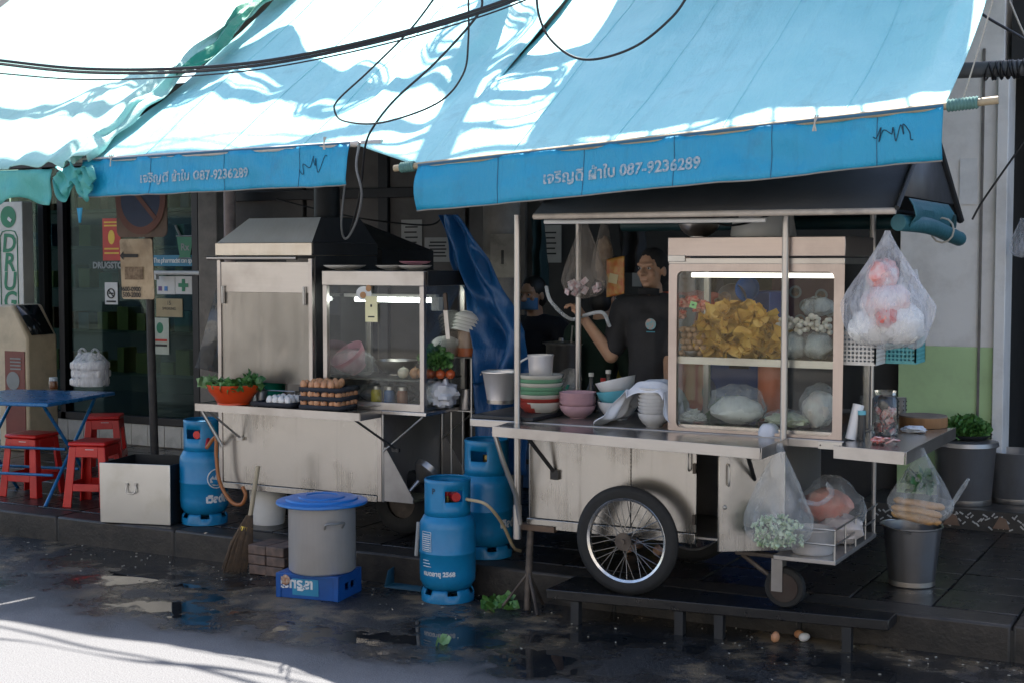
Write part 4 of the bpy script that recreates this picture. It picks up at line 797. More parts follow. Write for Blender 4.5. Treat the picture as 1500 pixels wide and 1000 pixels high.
CAMDIR = lambda p: math.atan2(-p[1], -p[0])
gp = P(656, 876, Z=0); fc = CAMDIR(gp)
g1 = gas_cylinder(gp, 'front blue gas cylinder standing on the wet road with printed panel', fc, win=fc + .35, texts=(('หมดอายุ 2568', .034, -.98, .155, .0015),))
mb = MB(); r_ = .1555
def arc(a0, a1, z, n=8): return [gp + Vector((r_ * math.cos(fc + a0 + (a1 - a0) * k / n), r_ * math.sin(fc + a0 + (a1 - a0) * k / n), z)) for k in range(n + 1)]
fr_ = arc(-1.05, -.62, .39) + list(reversed(arc(-1.05, -.62, .285))); fr_.append(fr_[0]); mb.tube(fr_, .0016, 4)
for k in range(3): mb.tube(arc(-1.0, -.72 + .05 * k, .235 - k * .016), .0022, 4)
for k in range(8): mb.tube(arc(-1.02, -.7 + .06 * rnd.random(), .375 - k * .0115), .0026, 4)
sh = mb.build('printed_panel', PRINTW, g1); sh['kind'] = 'stuff'
text('P', .04, cylmap(gp, .1275, fc - .72, .595), 'letter', M('print_navy', (.01, .05, .1), .6), g1, bold=.002)
gp2 = P(713, 812, Z=ZS); g2 = gas_cylinder(gp2, 'blue gas cylinder on the pavement half hidden by the cart pole', CAMDIR(gp2), win=CAMDIR(gp2) - .45, knob=False, texts=(('เวิลด์แก๊ส', .06, .5, .18, .003),))
gp3 = P(300, 764, Z=ZS); fc3 = CAMDIR(gp3); g3 = gas_cylinder(gp3, 'blue gas cylinder with flame emblem beside the steel drawer', fc3, win=fc3 - .55, texts=(('เวิลด์แก๊ส', .062, .05, .15, .004),))
mb = MB(); ca_, cz_ = fc3 + .52, .30; R3 = .155
mb.tube([gp3 + Vector((R3 * math.cos(ca_ + .06 * math.cos(q * R(18)) / R3), R3 * math.sin(ca_ + .06 * math.cos(q * R(18)) / R3), cz_ + .06 * math.sin(q * R(18)))) for q in range(21)], .004, 5); mb.build('emblem_ring', PRINTW, g3)
mb = MB(); cm = cylmap(gp3, .1555, ca_, cz_); mb.add([cm(x, y) for x, y in ((-.045, -.03), (-.02, -.045), (.02, -.045), (.045, -.03), (.045, .0), (.025, .015), (.018, .0), (.0, .035), (-.018, .0), (-.025, .02), (-.045, .0))], [tuple(range(11))]); mb.build('emblem_flame', PRINTW, g3)
mb = MB(); mb.tube(smooth_path([gp + Vector((.12 * math.cos(fc + .95), .12 * math.sin(fc + .95), .56)), P(712, 738, Y=6.6), P(735, 765, Y=6.7), P(752, 800, Y=6.8), P(762, 806, Y=7.0)], 8), .009, 8); single(mb, 'gas_hose', HOSEY, 'yellow gas hose leaving the front blue cylinder', 'hose', gp)
hp = [(303, 655), (316, 640), (317, 668), (322, 705), (338, 733), (353, 738), (360, 725), (355, 712)]
mb = MB(); mb.tube(smooth_path([P(x, y, Y=6.93) for x, y in hp], 8), .012, 8); single(mb, 'gas_hose', HOSEO, 'orange gas hose looping below the frying cart shelf', 'hose', P(322, 705, Y=6.93))
mb = MB(); q = gp3 + Vector((.05, .0, .56)); mb.cyl(q, q + Vector((.0, 0, .08)), .03, n=12); mb.cyl(q + Vector((0, 0, .04)), P(303, 655, Y=6.93), .012, n=8); single(mb, 'gas_regulator', REDP, 'red gas regulator on the cylinder beside the drawer', 'regulator', q)
# stock pot on an upturned bottle crate
CRB = M('crate_blue', (.006, .07, .27), .4, col2=(.006, .085, .32), scale=8, dirt=.4, dirtcol=(.02, .03, .05))
cA, cB, cC = P(405, 873, Z=0), P(496, 881, Z=0), P(551, 867, Z=0)
ex = (cB - cA); W_ = ex.length; ex.normalize(); ey = Vector((-ex.y, ex.x, 0)); D_ = .29; H_ = .135
cr = thing('bottle_crate', 'blue plastic bottle crate turned upside down under the stock pot', 'crate', cA)
def crate_box(a, b): # local a,b -> world oriented box
    mb = MB(); vs = [cA + ex * x + ey * y + Vector((0, 0, z)) for z in (a[2], b[2]) for y in (a[1], b[1]) for x in (a[0], b[0])]
    mb.add(vs, [(0, 2, 3, 1), (4, 5, 7, 6), (0, 1, 5, 4), (2, 6, 7, 3), (0, 4, 6, 2), (1, 3, 7, 5)]); return mb
crate_box((0, 0, 0), (W_, .012, H_)).build('side', CRB, cr, bev=.002)
crate_box((0, D_ - .012, 0), (W_, D_, H_)).build('side', CRB, cr, bev=.002)
crate_box((0, .013, 0), (.012, D_ - .013, H_)).build('end', CRB, cr, bev=.002)
for a, b in (((W_ - .012, .013, 0), (W_, D_ - .013, .045)), ((W_ - .012, .013, .085), (W_, D_ - .013, H_)), ((W_ - .012, .013, .0452), (W_, .08, .0848)), ((W_ - .012, D_ - .08, .0452), (W_, D_ - .013, .0848)), ((W_ - .012, .14, .0452), (W_, .15, .0848))): crate_box(a, b).build('end', CRB, cr)
crate_box((.01, .01, H_ - .012), (W_ - .01, D_ - .01, H_ + .002)).build('base', CRB, cr)
for x in (.0, W_ - .03): crate_box((x, -.006, 0), (x + .03, 0, H_)).build('corner_rib', CRB, cr, bev=.002)
crate_box((0, -.005, H_ - .018), (W_, -.0005, H_ - .002)).build('rim', CRB, cr, bev=.001)
crate_box((.1, -.0025, .02), (W_ - .12, -.0005, .11)).build('label_panel', M('label_blue', (.03, .25, .42), .4), cr)
text('เสริมสุข', .075, lambda x, y: cA + ex * (W_ - .15 - x) + ey * -.004 + Vector((0, 0, .1 - y)), 'lettering', PRINTW, cr, bold=.003)
mb = MB(); mb.sphere(cA + ex * .055 - ey * .004 + Vector((0, 0, .1)), (.035, .004, .03), 10, 6); mb.build('picture_patch', M('patch_brown', (.3, .12, .06), .6, col2=(.5, .4, .3), scale=60), cr)
pc = cA + ex * (W_ * .56) + ey * (D_ * .48) + Vector((0, 0, H_ + .003)); pot = thing('stock_pot', 'tall steel stock pot under a blue plastic lid on the bottle crate', 'pot', pc)
POTM = steel('pot_steel', (.78, .74, .71), .36, (30, 30, 2), .15, 2, metal=.62)
def potlathe(c, r, h, wall=.004, n=44, taper=1.0, rim=.006):
    mb = MB(); mb.lathe([(r * taper * .93, 0), (r * taper, .012), (r, h - .01), (r + rim, h - .004), (r + rim, h), (r - wall, h), (r - wall, h - .02), (r * taper - wall, .02), (.0, .016)], c, n, close='bottom'); return mb
potlathe(pc, .185, .38).build('body', POTM, pot, sharp=50)
for s in (1, -1):
    a = math.radians(-35) if s > 0 else math.radians(145); dv = Vector((math.cos(a), math.sin(a), 0)); tv = Vector((-dv.y, dv.x, 0)); b0 = pc + Vector((0, 0, .29)) + dv * .185
    mb = MB(); mb.tube(smooth_path([b0 + tv * .05 - Vector((0, 0, .03)), b0 + tv * .05 + dv * .03, b0 + dv * .04, b0 - tv * .05 + dv * .03, b0 - tv * .05 - Vector((0, 0, .03))], 4), .006, 7); mb.build('handle', RIVET, pot)
LIDB = M('lid_blue', (.006, .13, .42), .4, col2=(.006, .15, .46), scale=5)
mb = MB(); mb.lathe([(.247, .372), (.252, .376), (.25, .388), (.225, .394), (.2, .394), (.195, .404), (.17, .408), (.13, .405), (.125, .412), (.09, .416), (.085, .41), (.05, .412), (.0, .414)], pc, 48, close='bottom'); mb.build('lid', LIDB, pot, sharp=30)
# bricks, broom, white tub, dustpan
BRK = M('grimy_brick', (.2, .13, .1), .75, col2=(.09, .07, .06), scale=14, bmp=.6, bscale=50, dirt=.6, dirtcol=(.05, .045, .04))
ba = P(360, 840, Z=0); bs = thing('brick_stack', 'low stack of grimy paving bricks beside the broom', 'bricks', ba)
mb = MB(); mb.box((0, 0, 0), (.128, .11, .056)); bsrc = mb.build('brick', BRK, bs, bev=.006, loc=(0, 0, 0)); fst = True
for L_ in range(3):
    for i in range(2):
        for j in range(2):
            loc = Vector((.07 + .133 * i + rnd.uniform(-.006, .006), .07 + .115 * j, .029 + .059 * L_))
            if fst: bsrc.location = loc; fst = False
            else: piece(bsrc, loc, bs, rnd.uniform(-.05, .05))
br = P(345, 838, Z=0); bro = thing('broom', 'bundled twig broom leaning upright at the frying cart corner', 'broom', br)
mb = MB()
for k in range(260):
    a = rnd.uniform(0, 6.283); rr = rnd.random() ** .5; top = br + Vector((.03 + .018 * rr * math.cos(a), .1 + .018 * rr * math.sin(a), .33)); bt = br + Vector((.085 * rr * math.cos(a) - .01, .05 * rr * math.sin(a), rnd.uniform(.002, .03)))
    mb.tube([top, (top + bt) / 2 + Vector((.02 * rr * math.cos(a), .02 * rr * math.sin(a), 0)), bt], [.0035, .003, .0015], 4)
o = mb.build('bristles', M('twig', (.12, .075, .04), .8, col2=(.06, .04, .025), scale=30), bro); o['kind'] = 'stuff'
mb = MB(); mb.cyl(br + Vector((.03, .1, .3)), br + Vector((.05, .16, .62)), .014, n=8); mb.build('handle', BAMBOO, bro)
mb = MB(); c_ = br + Vector((.022, .075, .25)); mb.cyl(c_ - Vector((0, 0, .012)), c_ + Vector((.002, .006, .012)), .036, n=14); mb.build('binding', YEL, bro)
wb = P(376, 770, Z=ZS); mb = MB(); mb.lathe([(.1, 0), (.105, .02), (.12, .2), (.122, .27), (.126, .275), (.126, .29), (.11, .29), (.105, .1), (0, .09)], wb + Vector((0, .12, 0)), 28, close='bottom'); single(mb, 'plastic_tub', WHITEP, 'white plastic tub under the frying cart', 'tub', wb + Vector((0, .12, 0)))
dp = P(590, 862, Z=0); du = thing('dustpan', 'dark blue dustpan with a pale upright handle behind the front gas cylinder', 'dustpan', dp)
mb = MB(); mb.add([dp + Vector(q) for q in ((-.11, -.02, .004), (.13, -.02, .004), (.13, .13, .01), (-.11, .13, .01), (-.11, .02, .09), (.13, .02, .09), (.13, .13, .11), (-.11, .13, .11))], [(0, 1, 2, 3), (0, 4, 7, 3), (1, 5, 6, 2), (3, 2, 6, 7)]); mb.build('pan', M('pan_teal', (.01, .06, .1), .4), du, solid=.005)
mb = MB(); mb.cyl(dp + Vector((.01, .12, .1)), dp + Vector((.02, .14, .36)), .012, n=10); mb.build('handle', M('handle_grey', (.5, .5, .48), .5), du)
# steel drawer standing on the kerb
da, db = P(147, 764, Z=ZS), P(250, 769, Z=ZS); ex2 = (db - da); DW = ex2.length; ex2.normalize(); ey2 = Vector((-ex2.y, ex2.x, 0)); DH, DD = .385, .46
dr = thing('drawer_box', 'large steel drawer box standing open-topped on the kerb with a drop handle', 'box', da)
def dbox(a, b):
    mb = MB(); mb.add([da + ex2 * x + ey2 * y + Vector((0, 0, z)) for z in (a[2], b[2]) for y in (a[1], b[1]) for x in (a[0], b[0])], [(0, 2, 3, 1), (4, 5, 7, 6), (0, 1, 5, 4), (2, 6, 7, 3), (0, 4, 6, 2), (1, 3, 7, 5)]); return mb
DRM = steel('drawer_steel', (.56, .54, .5), .3, (2, 2, 2), .45, 2, (.3, .27, .18)); DRD = M('drawer_inside', (.02, .022, .024), .5, metal=.3)
dbox((0, 0, .0), (DW, .008, DH)).build('front', DRM, dr, bev=.003)
dbox((DW - .006, .009, 0), (DW, DD, DH - .005)).build('side', DRD, dr); dbox((0, .009, 0), (.006, DD, DH - .005)).build('side', DRD, dr); dbox((.007, DD - .006, 0), (DW - .007, DD, DH - .005)).build('back', DRD, dr); dbox((.007, .009, .005), (DW - .007, DD - .007, .012)).build('bottom', DRD, dr)
hc = da + ex2 * DW * .46 + Vector((0, 0, .235)) - ey2 * .008
mb = MB(); mb.tube(smooth_path([hc + ex2 * -.032 + Vector((0, 0, .015)), hc + ex2 * -.03 - ey2 * .012 - Vector((0, 0, .03)), hc - ey2 * .012 - Vector((0, 0, .04)), hc + ex2 * .03 - ey2 * .012 - Vector((0, 0, .03)), hc + ex2 * .032 + Vector((0, 0, .015))], 4), .0045, 7)
for s_ in (-.03, .03): mb.box(hc + ex2 * s_ + Vector((0, 0, .018)), (.02, .012, .016))
mb.build('drop_handle', RIVET, dr)
# ---------------------------------------------------------------- table, stools, kiosk, sign post
TBL = M('table_blue', (.008, .12, .3), .28, col2=(.01, .14, .34), scale=6, dirt=.2, dirtcol=(.03, .05, .07), rv=.05)
tz = ZS + .72; fcorn = P(70, 590, Z=tz); rcorn = P(176, 572, Z=tz); e1 = (rcorn - fcorn).normalized(); e2 = Vector((-e1.y, e1.x, 0)); TS = .86
tb = thing('folding_table', 'blue folding table with crossed tube legs outside the drugstore', 'table', (fcorn.x, fcorn.y, ZS))
mb = MB(); mb.add([fcorn + e1 * x + e2 * y + Vector((0, 0, z)) for z in (-.026, 0) for x, y in ((0, 0), (TS, 0), (TS, TS), (0, TS))], [(3, 2, 1, 0), (4, 5, 6, 7), (0, 1, 5, 4), (1, 2, 6, 5), (2, 3, 7, 6), (3, 0, 4, 7)]); mb.build('table_top', TBL, tb, bev=.006)
for y in (.1, TS - .1):
    for (x0, x1) in ((.1, .76), (.76, .1)):
        a = fcorn + e1 * x0 + e2 * y; b = fcorn + e1 * x1 + e2 * y; b.z = ZS; a.z = tz - .027
        mb = MB(); mb.cyl(a, b, .012, n=9); mb.build('leg', TBL, tb)
for x, z in ((.2, ZS + .2), (.52, ZS + .2), (.36, ZS + .36)):
    mb = MB(); a = fcorn + e1 * x + e2 * .1; b = fcorn + e1 * x + e2 * (TS - .1); a.z = b.z = z; mb.cyl(a, b, .01, n=8); mb.build('cross_bar', TBL, tb)
def stool(p, rz, label):
    s = thing('stool', label, 'stool', p, 'red plastic stools'); h, a, b = .44, .125, .165
    def pt(x, y, z): f = b + (a - b) * z / h; return Vector((x * f, y * f, z))
    m3 = Matrix.Rotation(rz, 3, 'Z'); P0 = Vector(p)
    def put(mbx, name, bev=.004): 
        for i in range(len(mbx.v)): mbx.v[i] = m3 @ mbx.v[i] + P0
        return mbx.build(name, REDP, s, bev=bev)
    mb = MB(); mb.box((0, 0, h - .012), (2 * a + .02, 2 * a + .02, .03)); put(mb, 'seat', .012)
    for q in range(4):
        mq = Matrix.Rotation(q * math.pi / 2, 3, 'Z')
        def side(poly, name):
            mbx = MB(); vs = [mq @ (pt(x, -1, z)) for x, z in poly] + [mq @ (pt(x, -1, z) + Vector((0, .012, 0))) for x, z in poly]; L = len(poly)
            mbx.add(vs, [tuple(range(L)), tuple(range(2 * L - 1, L - 1, -1))] + [(i, L + i, L + (i + 1) % L, (i + 1) % L) for i in range(L)]); put(mbx, name, .003)
        side([(-1, 0), (-.62, 0), (-.6, h - .03), (-.98, h - .03)], 'leg'); side([(.62, 0), (1, 0), (.98, h - .03), (.6, h - .03)], 'leg')
        side([(-.6, h - .1), (.6, h - .1), (.6, h - .028), (-.6, h - .028)], 'apron'); side([(-.615, .11), (.615, .11), (.61, .16), (-.61, .16)], 'rung')
    mb = MB(); mb.box((0.02, -.128, h - .06), (.06, .003, .03)); lb = put(mb, 'price_label', 0); lb.data.materials.clear(); lb.data.materials.append(WHS)
    return s
sp = P(112, 742, Z=ZS); stool(sp + Vector((.02, .16, 0)), R(20), 'red plastic stool beside the steel drawer')
sp = P(20, 728, Z=ZS); stool(sp + Vector((0, .18, 0)), R(8), 'red plastic stool in front of the weighing machine')
sp = P(128, 690, Z=ZS); stool(sp + Vector((.05, .15, 0)), R(35), 'red plastic stool tucked behind the table')
kx = P(28, 640, Z=ZS); kx.y = 9.0; kx.x = P(28, 600, Y=9.0).x; kz = P(28, 447, Y=9.0).z; ko = thing('weighing_machine', 'beige coin weighing machine with slanted dark screen', 'machine', (kx.x, 9.0, ZS))
CRM = M('kiosk_cream', (.55, .46, .32), .5, scale=6, dirt=.3)
mb = MB(); hw = .19; mb.prism([(-hw, 0), (.17, 0), (.17, kz - ZS - .28), (-.01, kz - ZS), (-hw, kz - ZS)], (1, 0, 0), (0, 0, 1), (kx.x, 8.95, ZS), -.35); mb.build('cabinet', CRM, ko, bev=.02)
mb = MB(); a = Vector((kx.x - .02, 8.94, kz - .01)); b = Vector((kx.x + .175, 8.94, kz - .29)); mb.add([a + Vector((.02, .05, .005)), b + Vector((.01, .05, .03)), b + Vector((.01, .3, .03)), a + Vector((.02, .3, .005))], [(0, 1, 2, 3)]); mb.build('screen', M('dark_screen', (.01, .012, .014), .12), ko, solid=.006)
mb = MB(); mb.span((kx.x - .1, 8.942, ZS + .12), (kx.x + .14, 8.948, kz - .4)); rp = mb.build('red_panel', M('panel_maroon', (.16, .03, .02), .4), ko); mb = MB(); mb.lathe([(.001, 0), (.08, 0)], n=18, close=False); mb.xf(0, Matrix.Rotation(R(90), 3, 'X'))
for i in range(len(mb.v)): mb.v[i] += Vector((kx.x + .0, 8.938, ZS + .62))
mb.build('picture_disc', GREYT, rp)
for k in range(4): mb = MB(); mb.span((kx.x - .03, 8.936, kz - .47 - k * .03), (kx.x + .1, 8.94, kz - .458 - k * .03)); mb.build('panel_print', GREYT, rp)
sy = 7.75; s0 = P(226, 600, Y=sy); pst = thing('no_parking_sign', 'weathered no-parking sign with time plate on a dark post', 'sign', (s0.x, sy, ZS))
mb = MB(); mb.tube([(s0.x + .005, sy, ZS), (s0.x - .02, sy, 1.2), (s0.x - .03, sy, 2.6)], .03, 12); mb.build('post', M('dark_post', (.035, .033, .032), .7, scale=14, bmp=.5, dirt=.5, dirtcol=(.12, .1, .08)), pst)
a, b = P(168, 345, Y=sy - .05), P(247, 262, Y=sy - .05); cx, cz = (a.x + b.x) / 2, P(208, 292, Y=sy - .05).z; hw = (b.x - a.x) / 2 * .92
mb = MB(); mb.prism([(x - cx, z - cz) for x, z in rrect(cx - hw, cx + hw, cz - hw * 1.15, cz + hw * 1.15, .05)], (1, 0, 0), (0, 0, 1), (cx, sy - .05, cz), -.008); pb = mb.build('plate', M('sign_rust', (.13, .08, .055), .6, col2=(.08, .05, .035), scale=9, dirt=.5), pst)
def disc(r0, r1, y, mat, name, parent):
    mb = MB(); n = 40; mb.add([(cx + r * math.cos(2 * math.pi * k / n), y, cz + r * 1.08 * math.sin(2 * math.pi * k / n)) for r in (r0, r1) for k in range(n)], [(k, (k + 1) % n, n + (k + 1) % n, n + k) for k in range(n)]); return mb.build(name, mat, parent)
disc(.001, hw * .78, sy - .0605, M('sign_navy', (.006, .02, .06), .5, scale=12), 'blue_field', pb); disc(hw * .78, hw * .99, sy - .061, M('sign_red', (.13, .045, .03), .6, scale=10, dirt=.5), 'red_ring', pb)
mb = MB(); mb.box((cx, sy - .062, cz), (hw * 1.7, .002, .035), ry=R(45)); mb.build('red_bar', _mats['sign_red'], pb)
a, b = P(176, 438, Y=sy - .05), P(222, 350, Y=sy - .05)
mb = MB(); mb.prism([(x, z) for x, z in rrect(0, b.x - a.x, 0, b.z - a.z, .02)], (1, 0, 0), (-.04, 0, 1), (a.x + .02, sy - .05, a.z), -.006); tp = mb.build('time_plate', M('plate_beige', (.5, .4, .28), .7, col2=(.36, .27, .18), scale=9, dirt=.8, dirtcol=(.1, .07, .05)), pst)
for q, s_ in enumerate(('0600-0900', '1500-2000')): text(s_, .047, flat((a.x + .012, sy - .061, a.z + .055 - .04 * q)), 'lettering', BLK, tp, bold=.001, space=.95)
mb = MB(); az = b.z - .12; mb.prism([(0, 0), (.035, .03), (.035, .012), (.17, .012), (.17, -.012), (.035, -.012), (.035, -.03)], (1, 0, 0), (0, 0, 1), (a.x + .01, sy - .059, az), -.002); mb.build('arrow', BLK, tp)
mb = MB(); mb.box(((a.x + b.x) / 2 - .01, sy - .0585, (a.z + b.z) / 2 - .03), (.17, .002, .09)); mb.build('worn_patch', M('worn_dark', (.13, .09, .06), .8, col2=(.3, .22, .15), scale=40), tp)
# bag and jar on the table
FBAG = film('white_bag_film', (.82, .83, .86), .5, .25, 14, .7, .25)
FOAM = M('foam_white', (.75, .74, .73), .6, scale=8)
tp_ = P(127, 566, Z=tz); bag = thing('takeaway_bag', 'white plastic takeaway bag of foam boxes on the blue table', 'bag', tp_)
c0 = tp_ + Vector((-.02, .06, 0))
for k in range(3): mb = MB(); mb.box(c0 + Vector((rnd.uniform(-.01, .01), 0, .035 + .062 * k)), (.25, .17, .055), rz=.2); mb.build('foam_box', FOAM, bag, bev=.012)
mb = MB(); mb.grid(lambda u, v: c0 + Vector(((.155 - .06 * max(v - .7, 0)) * math.cos(u * 6.283) * (1 + .06 * nz((u * 9, v * 6, 1))) * (1 if v < .75 else 1 - (v - .75) * 1.2), .115 * math.sin(u * 6.283) * (1 + .1 * nz((u * 9, v * 6, 5))) * (1 if v < .7 else 1 - (v - .7) * 2.3), .004 + .25 * v + .03 * nz((u * 7, v * 3, 2)) * v)), 40, 14); mb.build('film', FBAG, bag)
for s_ in (-.07, .06): mb = MB(); mb.tube(smooth_path([c0 + Vector((s_ - .035, 0, .2)), c0 + Vector((s_ - .03, -.01, .26)), c0 + Vector((s_, -.01, .285)), c0 + Vector((s_ + .03, 0, .26)), c0 + Vector((s_ + .035, 0, .2))], 5), .014, 7, flat=.5); mb.build('bag_handle', FBAG, bag)
jp = P(71, 570, Z=tz); jp.y += .05; jr = thing('sauce_jar', 'small glass sauce jar with pale lid on the blue table', 'jar', jp)
mb = MB(); mb.lathe([(.03, 0), (.033, .01), (.033, .055), (.028, .062)], jp, 18); mb.build('glass', M('sauce_brown', (.16, .06, .02), .15), jr); mb = MB(); mb.cyl(jp + Vector((0, 0, .062)), jp + Vector((0, 0, .088)), .03, n=16); mb.build('lid', M('lid_pale', (.5, .55, .55), .4), jr)
# ================================================================ GOODS: frying cart
def bowl_prof(r, h, foot=.45, wall=.003):
    return [(r * foot * .9, 0), (r * foot, .002), (r * foot, h * .1), (r * foot * 1.05, h * .12), (r * .72, h * .35), (r * .9, h * .65), (r * .985, h * .93), (r, h), (r - wall, h), (r * .88, h * .66), (r * .68, h * .37), (r * .4, h * .2), (0, h * .17)]
def bowl(p, r, h, mat, name, label, cat='bowl', group=None, n=36, tilt=None):
    mb = MB(); mb.lathe(bowl_prof(r, h), (0, 0, 0), n, close='bottom')
    if tilt: mb.xf(0, rotm(*tilt))
    for i in range(len(mb.v)): mb.v[i] += Vector(p)
    return single(mb, name, mat, label, cat, p, group, sharp=50)
def leafy(p, r, h, n, mat, name, label, cat, seed=1, size=.05, parent=None, flatten=1.0):
    """a bunch of crinkled leaves"""
    rg = random.Random(seed); mb = MB()
    for i in range(n):
        a = rg.uniform(0, 6.283); q = rg.random() ** .6; c = Vector(p) + Vector((r * q * math.cos(a), r * q * math.sin(a) * flatten, h * rg.random() * (1.1 - .6 * q)))
        d = Vector((math.cos(a) * q + rg.uniform(-.5, .5), math.sin(a) * q + rg.uniform(-.5, .5), rg.uniform(.1, 1))).normalized(); s = d.cross(Vector((rg.uniform(-1, 1), rg.uniform(-1, 1), rg.uniform(-.3, .3)))).normalized(); nn = d.cross(s); L = size * rg.uniform(.6, 1.3); W = L * rg.uniform(.35, .6)
        vs = []
        for k in range(5):
            t = k / 4; ww = W * math.sin(math.pi * (.12 + .86 * t)) * (1 + .3 * math.sin(9 * t + i)); mid = c + d * L * t + nn * (.25 * L * t * t)
            vs += [mid - s * ww + nn * (.25 * ww * math.sin(7 * t + i)), mid - nn * .08 * L, mid + s * ww + nn * (.25 * ww * math.cos(8 * t + i))]
        fs = []
        for k in range(4): fs += [(3 * k, 3 * k + 1, 3 * k + 4, 3 * k + 3), (3 * k + 1, 3 * k + 2, 3 * k + 5, 3 * k + 4)]
        mb.add(vs, fs)
    if parent is not None: return mb.build(name, mat, parent)
    return single(mb, name, mat, label, cat, p)
LEAF = M('leaf_green', (.05, .16, .03), .45, col2=(.12, .26, .07), scale=30); LEAFD = M('leaf_dark', (.02, .09, .02), .45, col2=(.06, .17, .04), scale=30); LEAFP = M('leaf_pale', (.22, .34, .16), .5, col2=(.12, .24, .08), scale=25)
ORP = M('orange_plastic', (.6, .07, .012), .3, col2=(.55, .05, .01), scale=4, rv=.05)
sz = .969
bp = P(324, 594, Z=sz); bp.y += .12
bo = thing('salad_bowl', 'orange plastic bowl of leafy greens on the frying cart shelf', 'bowl', bp)
mb = MB(); mb.lathe(bowl_prof(.165, .125, .6), bp, 40, close='bottom'); mb.build('bowl', ORP, bo, sharp=50)
leafy(bp + Vector((0, 0, .09)), .15, .045, 160, LEAF, 'greens', None, None, 3, .042, bo)
leafy(bp + Vector((.13, 0, .11)), .05, .09, 70, LEAFD, 'dark_greens', None, None, 4, .036, bo)
leafy(bp + Vector((-.15, -.02, .1)), .07, .03, 34, LEAFP, 'pale_stalks', None, None, 5, .055, bo)
q = P(367, 590, Z=sz); q.y += .1; mb = MB(); mb.lathe([(.04, 0), (.042, .06), (.036, .075), (.02, .09), (.012, .11), (.004, .125)], q, 20); single(mb, 'sauce_bottle', DSTEEL, 'small dull metal sauce bottle between the orange bowl and egg tray', 'bottle', q)
# egg trays and eggs
TRAYM = M('pulp_tray', (.02, .023, .032), .8, scale=20, bmp=.4)
def egg_mesh(mat):
    mb = MB(); pr = []
    for k in range(11): t = math.pi * k / 10; pr.append((.0215 * math.sin(t) * (1 - .12 * math.cos(t) * -1 * .0 + .1 * math.cos(t)), .028 - .028 * math.cos(t)))
    mb.lathe(pr, (0, 0, 0), 14, close=False); return mb
EGGB = M('egg_brown', (.46, .21, .10), .45, col2=(.56, .3, .16), scale=18, sss=.1); EGGW = M('egg_white', (.72, .71, .69), .45, scale=10, sss=.1)
def tray(p, rz, nx, ny, label, group='egg trays'):
    m3 = Matrix.Rotation(rz, 3, 'Z'); mb = MB(); d = .046; W = nx * d; D = ny * d
    def f(u, v): x = (u - .5) * W; y = (v - .5) * D; return Vector(p) + m3 @ Vector((x, y, .012 + .014 * math.cos(x / d * 6.283 + (0 if nx % 2 == 0 else math.pi)) * math.cos(y / d * 6.283 + (0 if ny % 2 == 0 else math.pi))))
    mb.grid(f, nx * 6, ny * 6)
    for sx in (-1, 1): mb.add([Vector(p) + m3 @ Vector((sx * W / 2, y, z)) for z in (.004, .03) for y in (-D / 2, D / 2)], [(0, 1, 3, 2)])
    for sy_ in (-1, 1): mb.add([Vector(p) + m3 @ Vector((x, sy_ * D / 2, z)) for z in (.004, .03) for x in (-W / 2, W / 2)], [(0, 1, 3, 2)])
    return single(mb, 'egg_tray', TRAYM, label, 'egg tray', p, group, solid=.003)
egg0 = {}
def egg(p, mat, label, group):
    if mat.name not in egg0: o = single(egg_mesh(mat), 'egg', mat, label, 'egg', (0, 0, 0), group); o.location = p; egg0[mat.name] = o
    else: o = copy_tree(egg0[mat.name], p, label); o['group'] = group
    o.rotation_euler = (rnd.uniform(-.25, .25), rnd.uniform(-.25, .25), rnd.uniform(0, 6)); return o
def fill(p, rz, nx, ny, mat, label, group, keep):
    m3 = Matrix.Rotation(rz, 3, 'Z'); d = .046
    for i in range(nx):
        for j in range(ny):
            if keep(i, j): egg(Vector(p) + m3 @ Vector(((i - (nx - 1) / 2) * d, (j - (ny - 1) / 2) * d, .014)) + Vector((rnd.uniform(-.002, .002), 0, rnd.uniform(0, .003))), mat, label, group)
ep_ = P(482, 604, Z=sz); ep_ = Vector((P(482, 600, Y=6.9).x, 6.905, sz)); er = R(4)
names = ('bottom', 'middle', 'top')
for k in range(3):
    q = ep_ + Vector((0, 0, .052 * k)); tray(q, er, 6, 5, 'dark pulp egg tray, %s of the brown egg stack' % names[k])
    if k == 2: fill(q, er, 6, 5, EGGB, 'brown egg in the top tray of the stack', 'brown eggs in the top tray', lambda i, j: not (i >= 4 and j > 2) and i < 5)
    else: fill(q, er, 6, 5, EGGB, 'brown egg in the %s tray of the stack' % names[k], 'brown eggs in the %s tray' % names[k], lambda i, j: j == 0 or i == 5)
wp = Vector((P(408, 594, Y=6.88).x, 6.89, sz)); tray(wp, R(2), 6, 4, 'dark pulp egg tray holding white eggs'); fill(wp, R(2), 6, 4, EGGW, 'white egg in the flat tray', 'white eggs in the flat tray', lambda i, j: i >= 2)
mb = MB(); a = P(372, 571, Y=7.0); mb.tube([P(372, 590, Y=6.99), P(372, 570, Y=6.99), P(432, 573, Y=6.99), P(432, 592, Y=6.99)], .004, 6); single(mb, 'wire_rack', RIVET, 'thin wire rack behind the white eggs', 'rack', P(400, 590, Y=6.99))
# seen blurred behind the screen: wok station and green bucket
q = Vector((P(388, 560, Y=7.3).x, 7.35, .967)); mb = MB(); mb.lathe(bowl_prof(.24, .13, .3), q + Vector((0, 0, .1)), 36, close='bottom'); single(mb, 'wok', DSTEEL, 'steel wok behind the steamed screen', 'wok', q, sharp=50)
q = Vector((P(395, 540, Y=7.16).x, 7.16, .967)); mb = MB(); mb.lathe([(.09, 0), (.11, .22), (.114, .225), (.105, .22), (.085, .01), (0, .01)], q, 24, close='bottom'); single(mb, 'green_tub', M('green_plastic', (.0, .25, .16), .4), 'green plastic tub behind the steamed screen', 'tub', q)
